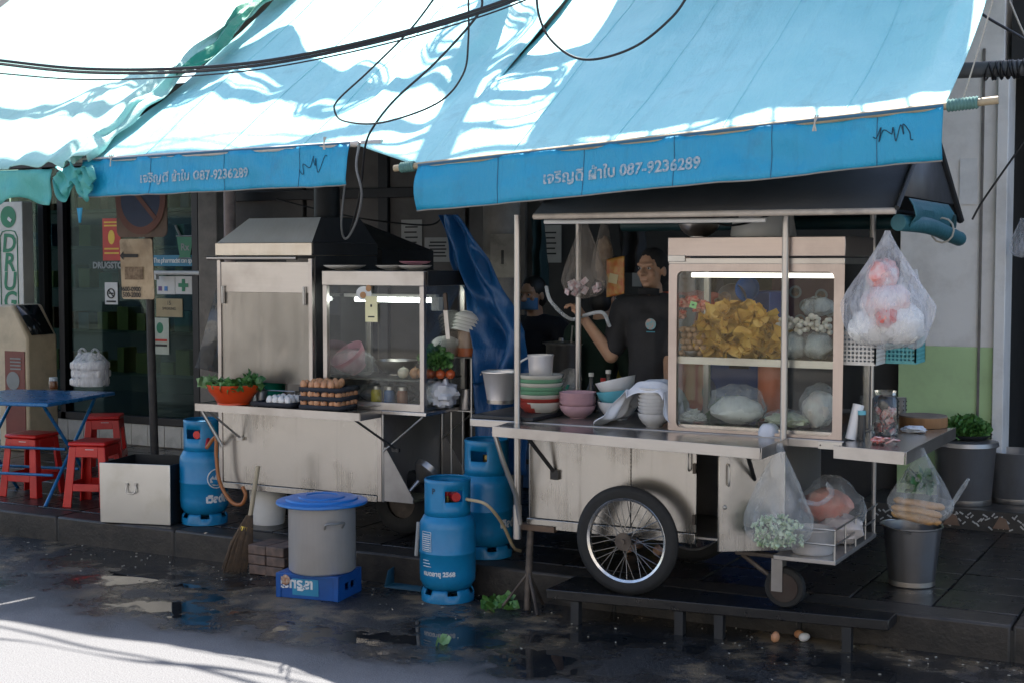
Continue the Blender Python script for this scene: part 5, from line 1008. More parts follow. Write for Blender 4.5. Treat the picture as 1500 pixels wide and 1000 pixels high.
# inside the small case
PINK = M('pink_plastic', (.55, .25, .31), .4, scale=5); CLEARB = film('clear_bag_film', (.8, .84, .86), .22, .12, 22, .72, .18)
ks = KS + .013; q = Vector((P(515, 482, Y=7.18).x, 7.2, ks + .07))
pk = thing('pink_basket', 'pink plastic basket in a clear bag on the case shelf', 'basket', q)
mb = MB(); mb.lathe(bowl_prof(.115, .13, .5), (0, 0, -.05), 30, close='bottom'); mb.xf(0, rotm(R(35), R(-20), 0))
for i in range(len(mb.v)): mb.v[i] += q
mb.build('basket', PINK, pk, sharp=50)
mb = MB(); mb.grid(lambda u, v: q + Vector((.15 * math.cos(u * 6.283) * math.sin(.15 + v * 2.85), .12 * math.sin(u * 6.283) * math.sin(.15 + v * 2.85), .085 * -math.cos(.15 + v * 2.85))) * 1.0 + Vector((.03 * nz((u * 6, v * 5, 3)), 0, .02 * nz((u * 8, v * 6, 8)))), 36, 16); mb.build('film', CLEARB, pk)
def fruit(p, r, mat, name, label, cat, group=None, sq=.92):
    mb = MB(); mb.lathe([(.004, 0), (r * .55, r * .1), (r * .9, r * .5), (r, r * sq), (r * .88, r * 1.42), (r * .5, r * 1.75), (r * .14, r * 1.84), (r * .05, r * 2.05)], p, 18); return single(mb, name, mat, label, cat, p, group, sharp=80)
fruit(Vector((P(591, 510, Y=7.1).x, 7.1, ks)), .036, M('onion_white', (.68, .6, .46), .35, stretch=(1, 1, 1), scale=14, sss=.1), 'onion', 'pale white onion on the case shelf', 'onion')
for k, x in enumerate((607, 619)): fruit(Vector((P(x, 508, Y=7.1).x, 7.11, ks)), .036, M('onion_brown', (.45, .22, .1), .35, scale=14), 'onion', 'brown onion beside the pale onion on the case shelf', 'onion', 'brown onions')
for k, x in enumerate((630, 641, 652)): fruit(Vector((P(x, 505, Y=7.14).x, 7.14 + .03 * k, ks)), .03, M('tomato', (.42, .06, .02), .2, col2=(.5, .12, .03), scale=9), 'tomato', 'red tomato under the lettuce in the case', 'tomato', 'tomatoes in the case', .85)
leafy(Vector((P(638, 480, Y=7.2).x, 7.2, ks + .06)), .085, .13, 360, LEAF, 'lettuce', 'bunch of curly green lettuce in the case corner', 'lettuce', 6, .03)
q = Vector((P(580, 500, Y=7.3).x, 7.3, ks)); bowl(q, .13, .09, STEEL, 'steel_bowl', 'steel mixing bowl on the case shelf behind the onions')
q = Vector((P(648, 470, Y=7.4).x, 7.38, ks + .08))
for k in range(4): bowl(q + Vector((.012 * k, 0, .022 * k)), .09, .05, WHITEP, 'white_dish', 'white dish stacked askew at the back of the case', 'dish', 'white dishes in the case', tilt=(R(-35), R(-20), 0))
mb = MB(); q = Vector((P(651, 450, Y=7.06).x, 7.08, P(651, 440, Y=7.06).z)); mb.box(q + Vector((.004, 0, -.14)), (.028, .003, .17), ry=R(-6)); kn = thing('knife', 'kitchen knife hanging at the case side', 'knife', q); mb.build('blade', STEEL, kn); mb = MB(); mb.box(q + Vector((-.004, 0, -.01)), (.024, .014, .1), ry=R(-6)); mb.build('handle', M('knife_handle', (.06, .035, .02), .5), kn, bev=.004)
# lower level of the small case: bagged goods, jars
cz = .976
def lump(p, rx_, ry_, rz_, mat, name, label, cat, seed, parent=None, nv=14, nu=26, wob=.2, group=None):
    """a slumped bag: rounded lump flattened on the ground with uneven folds"""
    p = Vector(p); mb = MB()
    def f(u, v):
        t = .05 + v * 3.0; a = u * 6.283; d = Vector((math.cos(a) * math.sin(t), math.sin(a) * math.sin(t), -math.cos(t))); k = 1 + wob * nz((d.x * 2 + seed, d.y * 2, d.z * 2)) + wob * .5 * nz((d.x * 6, d.y * 6 + seed, d.z * 6))
        return p + Vector((rx_ * d.x * k, ry_ * d.y * k, max(rz_ * (1 + d.z * k), 0.001)))
    mb.grid(f, nu, nv)
    if parent is not None: return mb.build(name, mat, parent)
    return single(mb, name, mat, label, cat, p, group)
MEATB = M('bagged_grey', (.32, .27, .26), .5, col2=(.2, .16, .16), scale=12)
q = Vector((P(560, 570, Y=7.2).x, 7.25, cz)); bg_ = thing('meat_bag', 'long clear bag of dark goods under the case shelf', 'bag', q); lump(q, .19, .09, .055, MEATB, 'contents', None, None, 3, bg_); lump(q + Vector((0, 0, -.0)), .21, .1, .07, CLEARB, 'film', None, None, 4, bg_)
for k, (x, c, nm, lb) in enumerate(((550, (.5, .4, .05), 'mustard yellow', 'yellow-labelled jar under the case shelf'), (569, (.03, .1, .25), 'navy', 'blue-labelled jar under the case shelf'), (588, (.25, .1, .05), 'brown', 'brown sauce jar under the case shelf'))):
    q = Vector((P(x, 575, Y=7.12).x, 7.13, cz)); j = thing('jar', lb, 'jar', q); mb = MB(); mb.lathe([(.03, 0), (.033, .008), (.033, .085), (.026, .1)], q, 18); mb.build('body', M('jar_' + nm.split()[0], c, .25), j); mb = MB(); mb.cyl(q + Vector((0, 0, .1)), q + Vector((0, 0, .12)), .029, n=16); mb.build('lid', STEEL, j)
q = Vector((P(548, 594, Y=7.06).x, 7.07, cz)); pt = thing('plate', 'white plate with red pattern at the front of the case floor', 'plate', q); mb = MB(); mb.lathe([(.05, 0), (.06, .004), (.11, .016), (.112, .018), (.06, .009), (0, .008)], q, 32, close='bottom'); mb.build('dish', WHITEP, pt)
mb = MB()
for k in range(6): a = R(60 * k); mb.sphere(q + Vector((.085 * math.cos(a), .085 * math.sin(a), .0145)), (.012, .008, .002), 8, 4)
o = mb.build('pattern', RED, pt); o['kind'] = 'stuff'
TOWEL = M('white_cloth', (.7, .71, .74), .85, col2=(.62, .63, .67), scale=6, bmp=.3, bscale=90)
q = Vector((P(648, 580, Y=7.2).x, 7.2, cz)); lump(q, .085, .1, .08, TOWEL, 'cloth_bundle', 'white cloth bundle slumped in the case right end', 'cloth', 11, wob=.45)
for k, x in enumerate((505, 568, 608)):
    q = Vector((P(x, 392, Y=7.15).x, 7.15 + .05 * (k % 2), KT + .002)); bowl(q, .1 if k else .13, .03, WHITEP, 'plate', ('flat white tray on top of the small case', 'shallow white plate on top of the small case', 'white bowl with pink rim on top of the small case')[k], 'plate')
q = Vector((P(608, 384, Y=7.2).x, 7.2, KT + .034)); bowl(q, .095, .022, PINK, 'pink_plate', 'thin pink plate stacked on the bowl over the small case', 'plate')
# stand right of the small case
q = Vector((P(684, 600, Y=7.45).x, 7.45, ZS)); rk = thing('wire_stand', 'steel wire stand between the two carts', 'stand', q); zt = P(684, 523, Y=7.45).z
for dx_ in (-.07, .07):
    for dy in (-.07, .07): mb = MB(); mb.cyl(q + Vector((dx_, dy, 0)), Vector((q.x + dx_, q.y + dy, zt)), .006, n=6); mb.build('upright', RIVET, rk)
for z in (zt, zt - .32): mb = MB(); mb.span((q.x - .08, q.y - .08, z), (q.x + .08, q.y + .08, z + .006)); mb.build('rack_shelf', RIVET, rk)
jz = zt + .008; j = thing('pickle_jar', 'brown plastic jar with orange base on the wire stand', 'jar', (q.x, q.y, jz)); mb = MB(); mb.lathe([(.055, 0), (.055, .05)], (q.x, q.y, jz), 22); mb.build('orange_base', M('chili_orange', (.45, .12, .04), .4), j); mb = MB(); mb.lathe([(.055, .051), (.055, .15), (.062, .155), (.062, .175), (0, .18)], (q.x, q.y, jz), 22); mb.build('upper', M('jar_tan', (.34, .24, .18), .35), j)
for k in range(5): bowl(Vector((q.x + .0 + .006 * k, q.y, jz + .185 + .02 * k)), .085, .045, WHITEP, 'white_bowl', 'white plastic bowl stacked on the brown jar', 'bowl', 'white bowls on the brown jar', tilt=(R(180 - 14), R(10), 0))
mb = MB(); q2 = Vector((q.x + .01, q.y - .03, zt - .312)); mb.lathe([(.04, 0), (.042, .01), (.045, .12), (.042, .12), (.038, .012), (0, .01)], q2, 20, close='bottom'); single(mb, 'metal_cup', STEEL, 'steel cup on the lower shelf of the wire stand', 'cup', q2)
# funnel on the lower leaf of the frying cart
q = Vector((LX1 + .12, 7.2, .442)); fn_ = thing('funnel', 'steel funnel tilted on the frying cart lower leaf', 'funnel', q); mb = MB(); mb.lathe([(.012, -.08), (.014, 0), (.085, .07), (.088, .105), (.083, .105), (.01, .0)], (0, 0, 0), 26, close=False); mb.xf(0, rotm(R(-40), R(28), 0))
for i in range(len(mb.v)): mb.v[i] += q + Vector((.02, .0, .085))
mb.build('cone', STEEL, fn_)
# small waste on the road
for k, (x, y, m_, lb, c) in enumerate(((1134, 940, EGGB, 'broken brown egg shell under the steel platform', 'egg shell'), (1165, 932, EGGB, 'whole brown egg rolled under the steel platform', 'egg'), (1170, 938, EGGW, 'white egg shell piece under the steel platform', 'egg shell'))):
    o = copy_tree(egg0['egg_brown' if m_ is EGGB else 'egg_white'], P(x, y, Z=0) + Vector((0, 0, .012 if k else 0)), lb); o['category'] = c; o['group'] = 'eggs on the ground'; o.rotation_euler = (1.3 * (k > 0), .2, k)
leafy(P(735, 890, Z=0), .09, .03, 26, LEAF, 'vegetable_scraps', 'green vegetable scraps on the road beside the jack stand', 'leaves', 12, .06)
leafy(P(640, 942, Z=0), .02, .01, 3, LEAFP, 'fallen_leaf', 'single pale green leaf lying on the wet road', 'leaf', 14, .06)
# ================================================================ GOODS: noodle cart
CT = .9945; DK = 1.0015
def on(x, y, z, back=0.0): p = P(x, y, Z=z); d = Vector((p.x, p.y, 0)).normalized(); p = p + d * back; p.z = z; return p
MELG = M('melamine_green', (.2, .42, .26), .3, rv=.05); MELR = M('melamine_red', (.4, .06, .045), .3, rv=.05); MELW = M('melamine_cream', (.7, .66, .58), .3, rv=.05); MELP = M('melamine_pink', (.68, .42, .46), .3, rv=.05); MELB = M('melamine_blue', (.12, .42, .5), .3, rv=.05); MELWH = M('melamine_white', (.74, .73, .72), .3, rv=.05)
def two_tone(p, r, h, m1, m2, name, label, group, split):
    mb = MB(); mb.lathe(bowl_prof(r, h), p, 40, close='bottom'); o = single(mb, name, [m1, m2], label, 'bowl', p, group, sharp=50)
    for pl in o.data.polygons:
        c = pl.center; pl.material_index = 1 if split(c.x, c.y, c.z) else 0
    return o
q = on(792, 612, CT, .09)
two_tone(q, .125, .085, MELR, MELW, 'bowl', 'red and cream bowl at the foot of the tall bowl stack', 'melamine bowls', lambda x, y, z: x > -.02 + (.085 - z) * .9 and z > .012)
cols = (MELR, MELW, MELG, MELG, MELW, MELG, MELW)
for k, m_ in enumerate(cols): bowl(q + Vector((rnd.uniform(-.003, .003), 0, .045 + .021 * k)), .125, .06, m_, 'bowl', '%s bowl in the tall stack under the small pot' % ('cream' if m_ is MELW else 'green' if m_ is MELG else 'red'), 'bowl', 'melamine bowls in the tall stack')
zt = q.z + .045 + .021 * 6 + .062
sp_ = thing('small_pot', 'small steel pot standing on the tall bowl stack', 'pot', Vector((q.x, q.y, zt - .03))); potlathe(Vector((q.x, q.y, zt - .03)), .07, .135, taper=.9, n=32, rim=.004).build('body', POTM, sp_, sharp=50)
mb = MB(); b0 = Vector((q.x - .07, q.y, zt + .09)); mb.tube(smooth_path([b0, b0 + Vector((-.055, 0, -.03)), b0 + Vector((-.075, 0, -.08)), b0 + Vector((-.05, 0, -.13)), b0 + Vector((-.01, 0, -.14))], 5), .006, 7); mb.build('bail_handle', M('handle_white', (.6, .6, .58), .5), sp_)
q = on(846, 615, CT, .08)
for k in range(6): bowl(q + Vector((0, 0, (0 if k == 0 else .035 + .012 * k))), .1, .075 if k == 0 else .05, MELP, 'pink_bowl', 'pink bowl in the short stack on the counter', 'bowl', 'pink bowls')
q = on(905, 618, CT, .12)
for k in range(3): bowl(q + Vector((.004 * k, 0, .06 * k)), .11, .1, (MELWH, MELB, MELWH)[k], 'bowl', ('white bowl under the tilted blue bowl', 'blue bowl between two white bowls', 'white bowl tilted on the blue bowl')[k], 'bowl', 'blue and white bowls', tilt=(0, R(-7 * k), 0))
q = on(958, 628, CT, .07); TQ = q.copy()
for k in range(8): bowl(q + Vector((0, 0, (0 if k == 0 else .028 + .0185 * k))), .085, .075 if k == 0 else .05, MELWH, 'rice_bowl', 'small white bowl in the stack under the cloth', 'bowl', 'white bowls under the cloth')
q2 = on(957, 570, 1.0, .3)
for k in range(9): bowl(Vector((q2.x, q2.y, DK + .02 * k)), .1, .05, MELWH, 'white_bowl', 'white bowl in the stack behind the draped cloth', 'bowl', 'white bowls behind the cloth')
# cloth draped over the white bowls
CP = smooth_path([Vector(q) for q in ((-.31, .004, 0), (-.27, .02, 0), (-.21, .05, 0), (-.165, .14, 0), (-.1, .215, 0), (-.02, .238, 0), (.06, .23, 0), (.105, .16, 0), (.125, .07, 0), (.165, .006, 0))], 6)
def cloth_fn(u, v):
    t = u * (len(CP) - 1); i = min(int(t), len(CP) - 2); c = CP[i].lerp(CP[i + 1], t - i); side = abs(c.x + .03) / .2; low = 1 - c.y / .238
    y = -.085 + .24 * v - .05 * low * (1 - v) * math.sin(u * 9) + .02 * math.sin(u * 21 + v * 2) * low
    z = c.y - (.05 * max(.25 - v, 0) / .25) * (c.y > .19) - .03 * max(v - .75, 0) * 4 * (c.y > .1)
    f = .022 * math.sin(v * 17 + u * 5) * min(low * 1.6, 1) + .02 * nz((u * 6, v * 5, 2)) + .008 * nz((u * 15, v * 12, 4))
    return Vector((TQ.x + c.x + f * (1 if c.x > 0 else -1), TQ.y + y, max(TQ.z + z + .012 * nz((u * 8, v * 6, 9)), CT + .003)))
mb = MB(); mb.grid(cloth_fn, 80, 44); single(mb, 'tea_towel', TOWEL, 'white cloth draped over a stack of bowls on the counter', 'cloth', TQ, solid=.002)
# upturned white cup at the counter end, bucket on the black mat, big pot behind
q = on(1126, 640, CT, .05); mb = MB(); mb.lathe([(.055, 0), (.054, .02), (.045, .045), (.03, .06), (0, .064)], q, 24, fn=lambda t, r, z: (r * (1 + .05 * math.sin(5 * t)), z, 0, 0)); single(mb, 'cloth_wad', TOWEL, 'rounded white cloth wad at the counter end', 'cloth', q)
def bucket(p, r0, r1, h, label, mat=None, group='steel buckets', bail=True, rz=0):
    b = thing('bucket', label, 'bucket', p, group); p = Vector(p); mat = mat or POTM
    mb = MB(); mb.lathe([(r0, 0), (r0 + .002, .02), (r1 - .003, h - .012), (r1 + .006, h - .006), (r1 + .006, h), (r1 - .004, h - .002), (r0 - .003, .02), (0, .014)], p, 40, close='bottom'); mb.build('body', mat, b, sharp=50)
    mb = MB(); mb.lathe([(r0 * .98, .0), (r0 * 1.03, .004), (r0 * 1.03, .028), (r0 * .99, .03)], p, 40, close=False); mb.build('base_band', STEEL, b)
    if bail:
        d = Vector((math.cos(rz), math.sin(rz), 0)); e = Vector((-d.y, d.x, 0)); mb = MB(); mb.tube(smooth_path([p + d * (r1 + .01) + Vector((0, 0, h - .02)), p + d * r1 * .75 + e * r1 * .75 + Vector((0, 0, h - .0)), p + e * (r1 + .012) + Vector((0, 0, h - .0)), p - d * r1 * .75 + e * r1 * .75 + Vector((0, 0, h)), p - d * (r1 + .01) + Vector((0, 0, h - .02))], 6), .004, 6); mb.build('bail_handle', RIVET, b)
    return b
q = on(733, 592, 1.024, .08); bucket(q, .075, .105, .185, 'shiny small steel bucket on the black mat', rz=R(28))
q = on(826, 580, DK, .25); bp_ = thing('soup_pot', 'tall dark steel soup pot behind the bowl stacks', 'pot', q); potlathe(q, .115, .31, n=36).build('body', steel('soup_pot_steel', (.4, .37, .34), .33, (3, 3, 30), .4, 2), bp_, sharp=50)
mb = MB(); mb.lathe([(.12, 0), (.122, .006), (.06, .016), (.02, .018), (.015, .035), (0, .036)], q + Vector((-.02, 0, .312)), 30, close='bottom'); mb.build('lid', STEEL, bp_); mb = MB(); mb.cyl(q + Vector((.06, -.02, .3)), q + Vector((.075, -.03, .43)), .006, n=6); mb.build('ladle_handle', RIVET, bp_)
q = on(820, 590, DK, .1); st_ = thing('strainer', 'green-handled wire strainer leaning on the soup pot', 'strainer', q + Vector((.03, .03, .0))); mb = MB(); mb.lathe([(.0, -.05), (.04, -.04), (.07, 0), (.075, .004)], (0, 0, 0), 24, close=False); mb.xf(0, rotm(R(55), R(25), 0))
for i in range(len(mb.v)): mb.v[i] += q + Vector((.04, .05, .13))
mb.build('bowl', film('strainer_mesh', (.6, .6, .58), .6, .3), st_); mb = MB(); mb.cyl(q + Vector((.0, .02, .0)), q + Vector((.035, .045, .1)), .009, n=8); mb.build('handle', M('green_plastic', (.0, .25, .16), .4), st_)
# condiment bottles and sauce rack in the dark behind the counter
for k, (x, h, c) in enumerate(((868, .2, (.03, .03, .03)), (880, .17, (.5, .5, .48)), (893, .22, (.04, .03, .02)), (905, .15, (.4, .33, .06)), (918, .16, (.3, .06, .03)))):
    q = Vector((P(x, 590, Y=7.2).x, 7.18 + .05 * (k % 2), DK)); b = thing('sauce_bottle', ('black sauce bottle beside the soup pot', 'pale condiment bottle behind the counter bowls', 'tall dark sauce bottle behind the counter bowls', 'yellow sauce bottle behind the counter bowls', 'red sauce bottle nearest the display case')[k], 'bottle', q, 'sauce bottles'); mb = MB(); mb.lathe([(.028, 0), (.03, .01), (.03, h * .6), (.012, h * .8), (.012, h)], q, 16); mb.build('body', M('sauce_%d' % k, c, .25), b); mb = MB(); mb.cyl(q + Vector((0, 0, h)), q + Vector((0, 0, h + .02)), .015, n=10); mb.build('cap', M('cap_%d' % (k % 2), ((.6, .58, .5), (.5, .03, .02))[k % 2], .4), b)
# ---------------------------------------------------------------- display case contents
sh = CZS + .014; fl = CZ0 + .032; cyf = CY + .04
CHIP = M('fried_wrapper', (.55, .3, .05), .5, col2=(.66, .42, .1), scale=14, sss=.1); BALLB = M('meatball_brown', (.3, .16, .08), .4, col2=(.42, .26, .15), scale=12); BALLW = M('fishball_white', (.66, .62, .55), .4, scale=10, sss=.15); RICE = M('rice_noodle', (.7, .7, .66), .5, col2=(.6, .61, .56), scale=30)
x0, x1 = P(1030, 500, Y=CY + .15).x, P(1143, 500, Y=CY + .15).x
rg = random.Random(5); mb = MB()
for i in range(560):
    u = rg.random(); v = rg.random(); X = x0 + (x1 - x0) * u; Yv = cyf + .02 + .3 * v; hm = .27 * (math.sin(math.pi * (.08 + .84 * u)) ** .5) * (1 - .35 * v); Z = sh + .01 + hm * rg.random() ** .7; s_ = rg.uniform(.028, .05); m3 = rotm(rg.uniform(-1.2, 1.2), rg.uniform(-1.2, 1.2), rg.uniform(0, 6)); bend = rg.uniform(-.5, .5); c_ = Vector((X, Yv, Z))
    q4 = (-1, -.4, .3, 1); mb.add([c_ + m3 @ Vector(((a + .18 * math.sin(3 * b + i)) * s_, (b + .18 * math.sin(3 * a + 2 * i)) * s_, 1.4 * bend * s_ * (a * a - .6 * b * b + .5 * a * b) + .2 * s_ * math.sin(a * 4 + b * 3 + i))) for b in q4 for a in q4], [(4 * r_ + k_, 4 * r_ + k_ + 1, 4 * r_ + k_ + 5, 4 * r_ + k_ + 4) for r_ in range(3) for k_ in range(3)])
o = single(mb, 'fried_wrappers', CHIP, 'heaped golden fried wonton skins on the case shelf', 'fried snack', ((x0 + x1) / 2, cyf + .15, sh)); o['kind'] = 'stuff'
ball0 = {}
def ball(p, r, mat, name, label, cat, group):
    if name not in ball0: mb = MB(); mb.sphere((0, 0, 0), 1, 14, 10); o = single(mb, name, mat, label, cat, (0, 0, 0), group, sharp=180); ball0[name] = o
    else: o = copy_tree(ball0[name], p, label)
    o.location = p; o.scale = (r, r, r * rnd.uniform(.85, 1)); return o
bx0, bx1 = P(996, 500, Y=CY + .1).x, P(1036, 500, Y=CY + .1).x
for lay in range(5):
    for i in range(4):
        for j in range(2): ball((bx0 + .025 + .032 * i + rnd.uniform(-.004, .004) + .012 * (lay % 2), cyf + .03 + .034 * j, sh + .017 + .029 * lay), rnd.uniform(.015, .0185), BALLB, 'meatball', 'brown meatball piled at the left end of the case shelf', 'meatball', 'brown meatballs on the case shelf')
fx0, fx1 = P(1140, 470, Y=CY + .1).x, P(1216, 470, Y=CY + .1).x
for lay in range(3):
    for i in range(10):
        for j in range(2):
            if rnd.random() < .12: continue
            ball((fx0 + .012 + (fx1 - fx0 - .02) * i / 9 + rnd.uniform(-.004, .004), cyf + .04 + .033 * j + rnd.uniform(-.012, .012), sh + .15 + .022 * lay + rnd.uniform(-.009, .009) + .012 * math.sin(i * 1.3)), rnd.uniform(.0125, .016), BALLW, 'fish_ball', 'white fish ball heaped over the bags on the case shelf', 'fish ball', 'white fish balls on the case shelf')
for k, x in enumerate((1160, 1197)): q = Vector((P(x, 520, Y=CY + .12).x, CY + .14, sh)); b = thing('fish_ball_bag', ('tied clear bag of fish balls beside the fried skins', 'tied clear bag of fish balls at the case right end')[k], 'bag', q, 'bags of fish balls'); lump(q, .068, .07, .065, M('bag_fill', (.32, .36, .36), .4, col2=(.5, .5, .47), scale=30), 'contents', None, None, k + 1, b); lump(q, .075, .078, .073, CLEARB, 'film', None, None, k + 4, b)
q = Vector((P(1195, 430, Y=CY + .25).x, CY + .3, sh + .2)); lump(q, .085, .06, .05, film('blue_bag_film', (.55, .62, .68), .6, .2, 16), 'folded_bag', 'pale bluish bag behind the white fish balls', 'bag', 9)
q = Vector((P(1012, 523, Y=CY + .06).x, CY + .07, sh)); bowl(q, .042, .03, STEEL, 'small_dish', 'small steel dish in front of the meatballs', 'dish')
for k, (x, y) in enumerate(((1002, 445), (1014, 440), (1022, 452), (996, 462), (1030, 448))): q = Vector((P(x, y, Y=CY + .12).x, CY + .13, P(x, y, Y=CY + .12).z - .02)); lump(q, .03, .035, .022, M('pack_red', (.6, .06, .04), .35, col2=(.7, .45, .35), scale=40), 'snack_packet', 'red snack packet lying on the brown meatballs', 'packet', k + 30, wob=.5, group='red snack packets')
q = Vector((P(1015, 447, Y=CY + .05).x, CY + .055, P(1015, 447, Y=CY + .05).z)); mb = MB(); mb.box(q, (.035, .004, .032), ry=.25); pc_ = single(mb, 'price_card', M('lime_card', (.35, .75, .3), .5), 'lime green card stuck among the red packets', 'card', q); mb = MB(); mb.box(q + Vector((0, -.003, 0)), (.012, .001, .006)); mb.build('print', BLK, pc_)
# lower level: noodles
q = Vector((P(1078, 615, Y=CY + .12).x, CY + .14, fl)); nb = thing('noodle_bag', 'large clear bag of white rice noodles in the case bottom', 'bag', q); lump(q, .135, .085, .07, RICE, 'noodles', None, None, 40, nb, wob=.12); lump(q, .145, .09, .1, CLEARB, 'film', None, None, 41, nb, wob=.2)
q = Vector((P(1014, 612, Y=CY + .1).x, CY + .11, fl)); rg = random.Random(9); mb = MB()
for i in range(160):
    a = rg.uniform(0, 6.283); rr = .055 * rg.random() ** .5; c_ = q + Vector((rr * math.cos(a), rr * math.sin(a), .01 + .06 * rg.random() * (1 - rr / .08))); pts = [c_ + Vector((.018 * math.cos(a + t * 1.4), .018 * math.sin(a + t * 1.4), .006 * math.sin(t * 2))) for t in range(5)]; mb.tube(pts, .0028, 4)
o = single(mb, 'noodle_heap', RICE, 'loose heap of white noodles at the case left end', 'noodles', q); o['kind'] = 'stuff'
q = Vector((P(1150, 615, Y=CY + .1).x, CY + .12, fl)); nb = thing('noodle_bag', 'flat clear bag of bean sprouts beside the pole', 'bag', q); lump(q, .1, .07, .035, M('sprouts', (.55, .56, .4), .5, col2=(.4, .45, .28), scale=40), 'sprouts', None, None, 43, nb, wob=.35); lump(q, .108, .075, .045, CLEARB, 'film', None, None, 44, nb)
q = Vector((P(1197, 600, Y=CY + .16).x, CY + .18, fl)); nb = thing('noodle_bag', 'full clear bag of pale noodles at the case right end', 'bag', q); lump(q, .075, .08, .09, M('pale_pink_fill', (.6, .5, .44), .5, col2=(.68, .66, .6), scale=18), 'noodles', None, None, 46, nb); lump(q, .085, .088, .11, CLEARB, 'film', None, None, 47, nb)
for x, lb in ((1105, 'dark green vegetables packed behind the noodle bag'), (1060, 'green leaves behind the big noodle bag')): leafy(Vector((P(x, 600, Y=CY + .3).x, CY + .32, fl)), .07, .12, 40, LEAFD, 'greens', lb, 'vegetables', x, .05)
q = Vector((P(1128, 560, Y=CY + .35).x, CY + .36, fl)); mb = MB(); mb.lathe([(.06, 0), (.065, .01), (.065, .3), (.055, .31)], q, 24); single(mb, 'chili_jar', M('chili_sauce', (.5, .11, .03), .3), 'tall orange chili jar at the back of the case', 'jar', q)
# things on top of the case and under the roof
q = Vector((P(1024, 345, Y=6.9).x, 6.9, CZT + .001)); bowl(q, .105, .07, STEEL, 'steel_basin', 'steel basin on top of the display case', 'basin')
q = Vector((P(1118, 345, Y=6.95).x, 6.95, CZT + .001)); wbk = thing('white_bucket', 'white plastic bucket upside down on top of the display case', 'bucket', q); mb = MB(); mb.lathe([(.16, 0), (.165, .012), (.15, .11), (.145, .115), (0, .117)], q, 36); mb.build('body', WHITEP, wbk)
mb = MB(); mb.tube(smooth_path([P(1035, 318, Y=6.75), P(1060, 330, Y=6.75), P(1090, 328, Y=6.75), P(1120, 318, Y=6.7), P(1148, 308, Y=6.6)], 6), .006, 6); single(mb, 'lamp_wire', CABLE, 'black lamp wire drooping over the white bucket', 'wire', P(1090, 328, Y=6.75))
ta, tb2 = P(1312, 328, Y=6.6), P(1392, 338, Y=7.5); rt = thing('rolled_tarp', 'rolled teal tarpaulin tied under the cart roof end', 'tarpaulin', ta); TEAL = cloth_mat('teal_tarp', (.015, .09, .12), (.025, .13, .16))
mb = MB(); mb.tube(smooth_path([Vector((rx1 - .02, 6.5, EZ - .06)), Vector((rx1 + .05, 6.8, EZ - .07)), Vector((rx1 + .06, 7.2, EZ - .1)), Vector((rx1 + .05, 7.55, EZ - .12))], 6), .038, 14); mb.build('roll', TEAL, rt)
mb = MB(); mb.grid(lambda u, v: Vector((rx1 + .02 + .03 * math.sin(v * 3) + .01 * nz((u * 5, v * 4, 1)), 6.52 + .9 * u, EZ + .05 - .13 * v)), 24, 8); mb.build('loose_flap', TEAL, rt, solid=.003)
mb = MB(); mb.tube([Vector((rx1 + .055 + .055 * math.cos(k * R(30)), 7.1, EZ - .085 + .06 * math.sin(k * R(30)))) for k in range(13)], .005, 5); mb.build('tie_rope', STRING, rt)
# hanging bags
def hang_bag(top, bottom_z, rx_, ry_, film_m, name, label, seed, neck=.012, pleat=7, ears=None, maxat=.68):
    top = Vector(top); H = top.z - bottom_z; b = thing(name, label, 'bag', (top.x, top.y, bottom_z), 'hanging plastic bags')
    def prof(t): # t 0 top..1 bottom
        if t < maxat: s = t / maxat; return neck / rx_ + (1 - neck / rx_) * (s ** 1.25) * (1.25 - .25 * s)
        s = (t - maxat) / (1 - maxat); return max((1 - s ** 2.6), 0) ** .55
    def f(u, v):
        a = u * 6.2832; k = prof(v); pl_ = 1 + (.10 * (1 - v) + .03) * math.sin(pleat * a + seed + 2 * nz((v * 3, seed, 0))) * min(v * 4, 1) + .12 * nz((math.cos(a) * 1.6 + seed, math.sin(a) * 1.6, v * 3)) * min(v * 2, 1)
        return Vector((top.x + rx_ * k * pl_ * math.cos(a), top.y + ry_ * k * pl_ * math.sin(a), top.z - H * v))
    mb = MB(); mb.grid(f, 56, 30); mb.build('film', film_m, b)
    if ears:
        for e in ears: mb = MB(); e = [Vector(p) for p in e]; mb.tube(smooth_path(e, 5), [.02 + .012 * math.sin(3.14 * i / ((len(e) - 1) * 5)) for i in range((len(e) - 1) * 5 + 1)], 9, flat=.35); mb.build('bag_ear', film_m, b)
    return b
WFILM = film('milky_film', (.85, .86, .9), .38, .2, 20, .72, .25)
t_ = P(1300, 338, Y=6.45); bz = P(1300, 513, Y=6.45).z; hb1 = hang_bag(t_, bz, .2, .13, WFILM, 'hanging_bag', 'big milky plastic bag stuffed with white packs hanging at the roof corner', 2.0, pleat=9, maxat=.62)
cb = Vector((t_.x, t_.y, bz))
for k, (dx_, dy, dz, rx_, rz_, m_) in enumerate(((-.07, 0, .02, .1, .08, WHITEP), (.06, 0, .03, .1, .09, WHITEP), (0, -.02, .14, .11, .08, M('pack_pink', (.72, .5, .48), .5, col2=(.75, .7, .68), scale=14)), (-.02, 0, .27, .07, .07, M('pack_rw', (.7, .2, .16), .45, col2=(.75, .68, .66), scale=16)), (.02, -.05, .1, .05, .05, M('pack_red2', (.62, .05, .03), .4, col2=(.7, .4, .35), scale=30)))): lump(cb + Vector((dx_, dy, dz)), rx_, .09, rz_, m_, 'packs', None, None, 60 + k, hb1)
t2 = P(1352, 420, Y=6.5); b2 = hang_bag(P(1340, 395, Y=6.52), P(1350, 512, Y=6.52).z, .07, .07, WFILM, 'hanging_bag', 'smaller milky bag hanging against the big white bag', 5.0, pleat=5)
